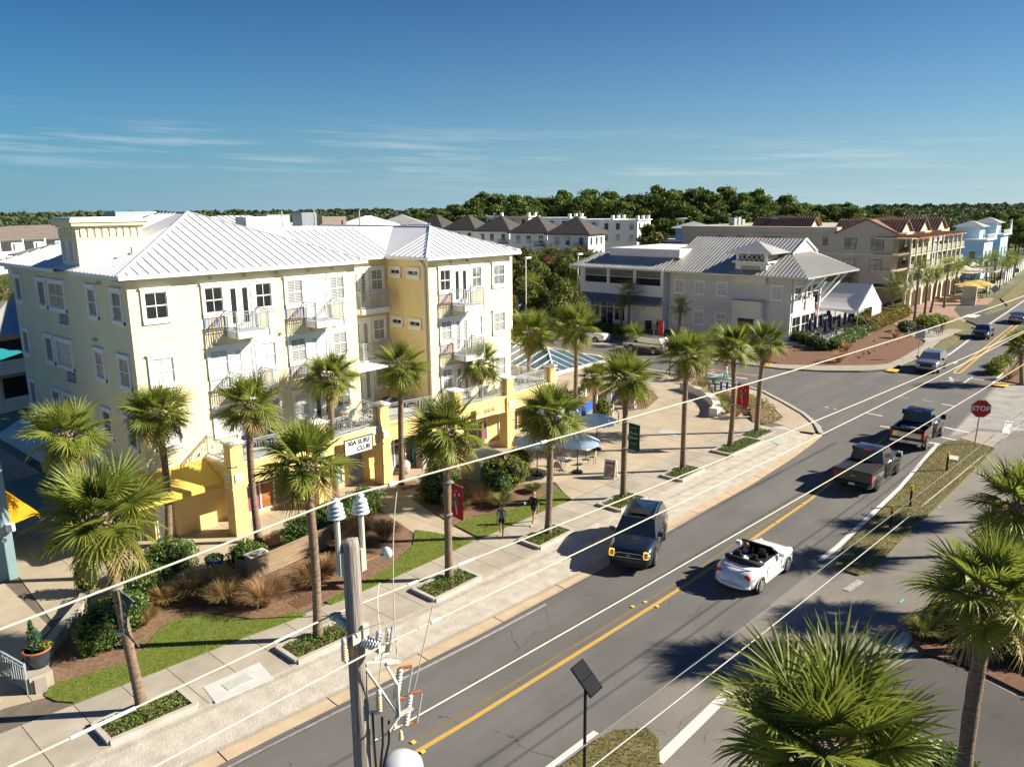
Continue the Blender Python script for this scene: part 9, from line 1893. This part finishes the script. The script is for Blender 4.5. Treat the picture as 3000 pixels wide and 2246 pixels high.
def pot(x, y, r_, h_, label, mt, rim=None, z=.06):
 t = thing('plant_pot', label, 'plant pot', (x, y, z)); MB().lathe((x, y, z), [(r_*.68, 0), (r_*.9, h_*.55), (r_, h_*.9), (r_*1.06, h_*.93), (r_*1.06, h_), (r_*.92, h_), (r_*.9, h_*.88)], 18).build('pot', mt, t, True)
 if rim: MB().lathe((x, y, z+h_*.93), [(r_*1.07, 0), (r_*1.09, .05), (r_*.93, .06), (r_*.9, .0)], 18).build('rim', rim, t, True)
 return t
COB = M('cobalt_glaze', (0.012, 0.03, 0.14), .2, .15, 4, spec=.6); TERRA = M('terracotta', (0.34, 0.12, 0.06), .7, .1, 5); SLATEG = M('slate_glaze', (0.03, 0.045, 0.065), .25, .2, 5, spec=.6)
def potplant(x, y, z, blobs, mt, parent, size=.04, n_=260, seed=0):
 rg = np.random.default_rng(seed); V = []
 for c, r_ in blobs: p, nn = blobpts(rg, n_, c, r_); V.append(leafquads(rg, p, nn, size))
 o = link('plant', npmesh('plant', np.concatenate(V), 4, mt)); attach(o, parent)
t = pot(6.85, 27.55, .42, .62, 'large slate pot with an upright conifer by the steps', SLATEG, TERRA, .62); zz = 1.24
potplant(6.85, 27.55, zz, [((6.82, 27.55, zz+.22), (.22, .22, .3)), ((6.80, 27.56, zz+.55), (.15, .15, .3)), ((6.88, 27.5, zz+.45), (.12, .12, .25)), ((6.78, 27.58, zz+.85), (.06, .06, .22))], M('conifer_green', (0.05, 0.11, 0.05), .7, .2, 8), t, .035, 420, 1); potplant(0, 0, 0, [((7.1, 27.45, zz+.05), (.22, .2, .12))], LEAFY, t, .05, 160, 2)
t = pot(14.35, 32.55, .28, .45, 'small cobalt blue pot by the shop corner', COB); potplant(0, 0, 0, [((14.35, 32.55, .62), (.3, .3, .2))], LEAF, t, .05, 220, 3)
t = pot(14.85, 30.95, .40, .55, 'larger cobalt blue pot of low greenery', COB); potplant(0, 0, 0, [((14.85, 30.95, .62), (.36, .36, .12))], LEAFD, t, .05, 300, 4)
ACM = M('ac_cabinet', (0.36, 0.37, 0.36), .5, .06, 4)
for (x, y, l) in ((16.0, 29.25, 'grey air conditioner condenser at the near end of the wooden screen'), (19.2, 29.75, 'grey air conditioner condenser half hidden by the clipped hedge')):
 t = thing('air_conditioner', l, 'air conditioner', (x, y, .08)); MB().bx(x-.45, x+.45, y-.4, y+.4, .08, .86).build('cabinet', ACM, t); MB().bx(x-.47, x+.47, y-.42, y+.42, .86, .90).build('top', M('ac_top', (0.50, 0.50, 0.48), .5, .05), t); MB().lathe((x, y, .90), [(.34, 0), (.34, .012)], 20).build('fan_well', BLACK, t)
 m_ = MB()
 for k in range(3): a = 2.09*k; m_.add([(x, y, .915), (x+.32*math.cos(a), y+.32*math.sin(a), .915), (x+.32*math.cos(a+.8), y+.32*math.sin(a+.8), .925)], ((0, 1, 2),))
 m_.build('fan_blade', ACM, t); m_ = MB()
 for r_ in (.12, .2, .28, .34): m_.tube([(x+r_*math.cos(2*math.pi*k/16), y+r_*math.sin(2*math.pi*k/16), .935) for k in range(17)], .006, 4)
 m_.build('fan_guard', ACM, t, kind='stuff')
FENW = M('fence_wood', (0.22, 0.155, 0.095), .85, .3, 3, .4, 20, c2=(0.33, 0.25, 0.165), stretch=(.4, 3, 6)); t = thing('screen_fence', 'weathered horizontal board screen before the air conditioners', 'fence', (15.1, 28.5, 0)); a = Vector((15.1, 28.55, 0)); b_ = Vector((20.3, 29.1, 0))
for k in range(6): MB().bar(a+Vector((0, 0, .20+.155*k)), b_+Vector((0, 0, .20+.155*k)), .03, .14).build('board', FENW, t); MB().bar(a+Vector((0, 0, .2+.155*k)), a+Vector((-.15, .8, .2+.155*k)), .028, .138).build('board', FENW, t)
MB().bar(a+Vector((0, -.02, 1.08)), b_+Vector((0, -.02, 1.08)), .12, .04).build('cap_board', FENW, t)
for s_ in (0, .33, .66, 1): p = a+(b_-a)*s_+Vector((0, .05, 0)); MB().bar(p, p+Vector((0, 0, 1.05)), .09).build('post', FENW, t)
TRG = M('transformer_green', (0.20, 0.27, 0.20), .5, .06, 2); t = thing('transformer_box', 'pale green utility transformer box among the shrubs', 'transformer', (31.3, 30.4, .07)); MB().bx(30.3, 32.3, 29.7, 31.2, .07, 1.35).build('cabinet', TRG, t); m_ = MB(); m_.add([(30.25, 29.6, 1.35), (32.35, 29.6, 1.35), (32.35, 31.25, 1.5), (30.25, 31.25, 1.5), (30.25, 29.6, 1.29), (32.35, 29.6, 1.29)], ((0, 1, 2, 3), (0, 4, 5, 1))); m_.build('lid', TRG, t)
# by the shop front
o = MB().bx(29.9, 30.5, 34.2, 34.8, .06, 1.1).bx(29.85, 30.55, 34.15, 34.85, 1.1, 1.28).build('waste_bin', M('bin_beige', (0.45, 0.42, 0.34), .7, .08)); tag(o, 'beige waste bin beside the shop pillar', 'bin')
for k, (x, y, c, l) in enumerate(((28.6, 34.3, (0.45, 0.06, 0.10), 'striped red beach bag outside the shop'), (29.0, 34.7, (0.55, 0.22, 0.03), 'orange beach float outside the shop'), (27.9, 34.9, (0.02, 0.22, 0.42), 'blue beach goods outside the shop'))): o = MB().lathe((x, y, .06), [(.22, 0), (.28, .25), (.24, .5), (.12, .62)], 10).build('beach_goods', M('goods_%d' % k, c, .6, .6, 9, c2=(0.7, 0.7, 0.7)), smooth=True); tag(o, l, 'beach goods')
for k, (x, l) in enumerate(((27.75, 'turquoise bodyboard leaning at the shop window'), (30.0, 'teal surfboard standing in the shop window bay'))): o = MB(); r6 = [[(x+.22*max(.06, 1-abs(s_)**2.4)*math.cos(a), 35.02-.1*(s_+1)*0+.035*math.sin(a), .75+s_*.68) for a in [2*math.pi*j/8 for j in range(8)]] for s_ in [-1+2*q/8 for q in range(9)]]; loft(o, r6); o = o.build('surfboard', M('teal_board', (0.03, 0.35, 0.42), .4, .1), smooth=True); tag(o, l, 'surfboard')
# terrace furniture
def adirondack(x, y, z, rz, label, mt=None):
 mt = mt or WHITE; t = thing('adirondack_chair', label, 'chair', (x, y, z), 'slatted chairs on the terrace', rz)
 for k in range(5): link('back_slat', MB().bar((-.22+.11*k, .22, .30), (-.26+.13*k, .50, 1.0-.03*abs(k-2)), .09, .018, up=(0, 1, 0)).mesh('back_slat', mt), t)
 for k in range(4): link('seat_slat', MB().bx(-.28, .28, -.28+.13*k, -.17+.13*k, .36-.035*k, .38-.035*k).mesh('seat_slat', mt), t)
 for sx in (-1, 1): link('arm', MB().bx(sx*.33-.06, sx*.33+.06, -.32, .36, .54, .565).mesh('arm', mt), t); link('leg', MB().bx(sx*.31-.03, sx*.31+.03, -.28, -.2, 0, .54).mesh('leg', mt), t); link('leg', MB().bar((sx*.29, -.25, .34), (sx*.29, .45, .05), .03, .1).mesh('leg', mt), t)
adirondack(39.7, 35.6, 3.57, R(150), 'white slatted chair at the terrace end by the corner pillar'); adirondack(40.7, 36.4, 3.57, R(120), 'white slatted chair by the side terrace railing'); adirondack(37.3, 34.0, 3.57, R(170), 'white slatted chair against the right wing window'); adirondack(23.9, 35.2, 3.57, R(160), 'white slatted chair at the surf shop terrace door'); adirondack(25.3, 35.3, 3.57, R(200), 'white slatted chair right of the terrace door'); adirondack(38.6, 36.9, 3.57, R(140), 'white slatted chair at the building corner')
t = thing('closed_parasol', 'closed black and white striped parasol on the recessed terrace', 'parasol', (29.5, 36.6, 3.57)); link('pole', MB().tube([(0, 0, 0), (0, 0, 2.5)], .025, 6).mesh('pole', DARKMETAL), t); link('canopy', MB().lathe((0, 0, 0), [(.03, 1.2), (.16, 1.25), (.20, 1.5), (.15, 2.1), (.03, 2.5)], 10).mesh('canopy', stripes('striped_canvas', (0.02, 0.02, 0.04), (0.7, 0.7, 0.68), .26), True), t)
for (x, y, l) in ((28.4, 36.3, 'slatted sun lounger on the recessed terrace'), (30.3, 36.9, 'dark sun lounger beside the striped parasol')):
 t = thing('sun_lounger', l, 'lounger', (x, y, 3.57), None, R(200)); link('seat', MB().bx(-.3, .3, -.9, .3, .28, .32).mesh('seat', M('lounger_slate', (0.07, 0.09, 0.13), .7, .1, 3)), t); link('backrest', MB().bar((0, .3, .30), (0, .75, .85), .6, .035).mesh('backrest', M('lounger_slate', (0.07, 0.09, 0.13))), t)
 for sx in (-.27, .27):
  for sy in (-.8, .2): link('leg', MB().bx(sx-.02, sx+.02, sy-.02, sy+.02, 0, .28).mesh('leg', DARKMETAL), t)
for (x, y, l) in ((19.0, 35.1, 'navy cushioned chair at the first terrace railing'), (20.5, 35.2, 'second navy chair at the first terrace railing')):
 t = thing('terrace_chair', l, 'chair', (x, y, 3.57), None, R(180)); link('seat', MB().bx(-.28, .28, -.28, .28, .38, .46).mesh('seat', NAVY), t); link('backrest', MB().bx(-.28, .28, .24, .30, .46, .95).mesh('backrest', NAVY), t)
 for sx in (-.25, .25):
  for sy in (-.25, .25): link('leg', MB().bx(sx-.02, sx+.02, sy-.02, sy+.02, 0, .38).mesh('leg', DARKMETAL), t)
# bicycles on the pad
def bike(x, y, rz, label, c):
 t = thing('bicycle', label, 'bicycle', (x, y, .13), 'bicycles parked on the far pad', rz); fm_ = M('bike_'+label.split()[0], c, .4, 0); tor = lambda cx_: MB().tube([(cx_+.33*math.cos(a), 0, .34+.33*math.sin(a)) for a in [2*math.pi*k/14 for k in range(15)]], .022, 5, cap=False)
 for cx_ in (-.52, .52): link('wheel', tor(cx_).mesh('wheel', TYRE), t)
 link('frame', MB().tube([(-.52, 0, .34), (-.12, 0, .30), (.40, 0, .75), (-.22, 0, .72), (-.12, 0, .30)], .02, 5).tube([(.52, 0, .34), (.38, 0, .90)], .02, 5).tube([(-.52, 0, .34), (-.22, 0, .72)], .016, 5).mesh('frame', fm_), t); link('saddle', MB().bx(-.38, -.12, -.07, .07, .86, .92).bar((-.22, 0, .7), (-.25, 0, .88), .03).mesh('saddle', BLACK), t); link('handlebar', MB().tube([(.25, -.3, .98), (.38, -.1, 1.0), (.38, .1, 1.0), (.25, .3, .98)], .014, 5).mesh('handlebar', GREYMETAL), t)
for k, (s_, l, c) in enumerate((('D1275,1350', 'white bicycle at the near end of the bicycle pad', (.7, .7, .7)), ('D1340,1330', 'black bicycle second on the pad', (.02, .02, .02)), ('D1385,1330', 'purple bicycle in the middle of the pad', (.3, .05, .3)), ('D1420,1335', 'red bicycle beside the standing couple', (.45, .03, .03)), ('D1460,1325', 'green bicycle behind the standing couple', (.05, .3, .15)))): x, y = G2(s_); bike(x, y, R(30+20*k), l, c)
# lamp posts in the car park and the turquoise sail
for px, py, dist, l in ((1694, 745, 112, 'white lamp post by the restaurant roof'), (1540, 755, 104, 'white lamp post above the car park palm')):
 x, y = polar(px, dist); z = H-(py-612)/FPX*dist*1.0; t = thing('lamp_post', l, 'lamp post', (x, y, 0)); MB().tube([(x, y, 0), (x, y, z)], .07, 6).build('post', WHITE, t); MB().bx(x-.1, x+.9, y-.2, y+.2, z-.1, z+.12).build('lamp_head', WHITE, t)
a = CAM+ray(-60, 1075)*52; b_ = CAM+ray(78, 1028)*58; t = thing('shade_sail', 'turquoise fabric shade at the left frame edge', 'canopy', (a.x, a.y, 0)); MB().quad(tuple(a), tuple(b_), tuple(b_+Vector((-3, 6, .3))), tuple(a+Vector((-6, 4, .6)))).build('fabric', M('turquoise_fabric', (0.02, 0.36, 0.42), .7, .05, 1, trans=.2), t); MB().tube([(a.x-6, a.y+4, 0), tuple(a+Vector((-6, 4, .6)))], .06, 6).build('post', GREYMETAL, t)
x, y = G2('D790,1300') if False else (13.2, 57.5); mark('parking_bay_mark', [(x-1, y), (x+1, y+.4), (x+1, y+1.6), (x-1, y+1.2)], M('blue_paint', (0.03, 0.12, 0.35), .8, .1), .065)
for k in range(6): mark('parking_line', [(14+k*3.0, 70), (14.12+k*3.0, 70), (15.1+k*3.0, 76), (14.98+k*3.0, 76)], WPAINT, .012)
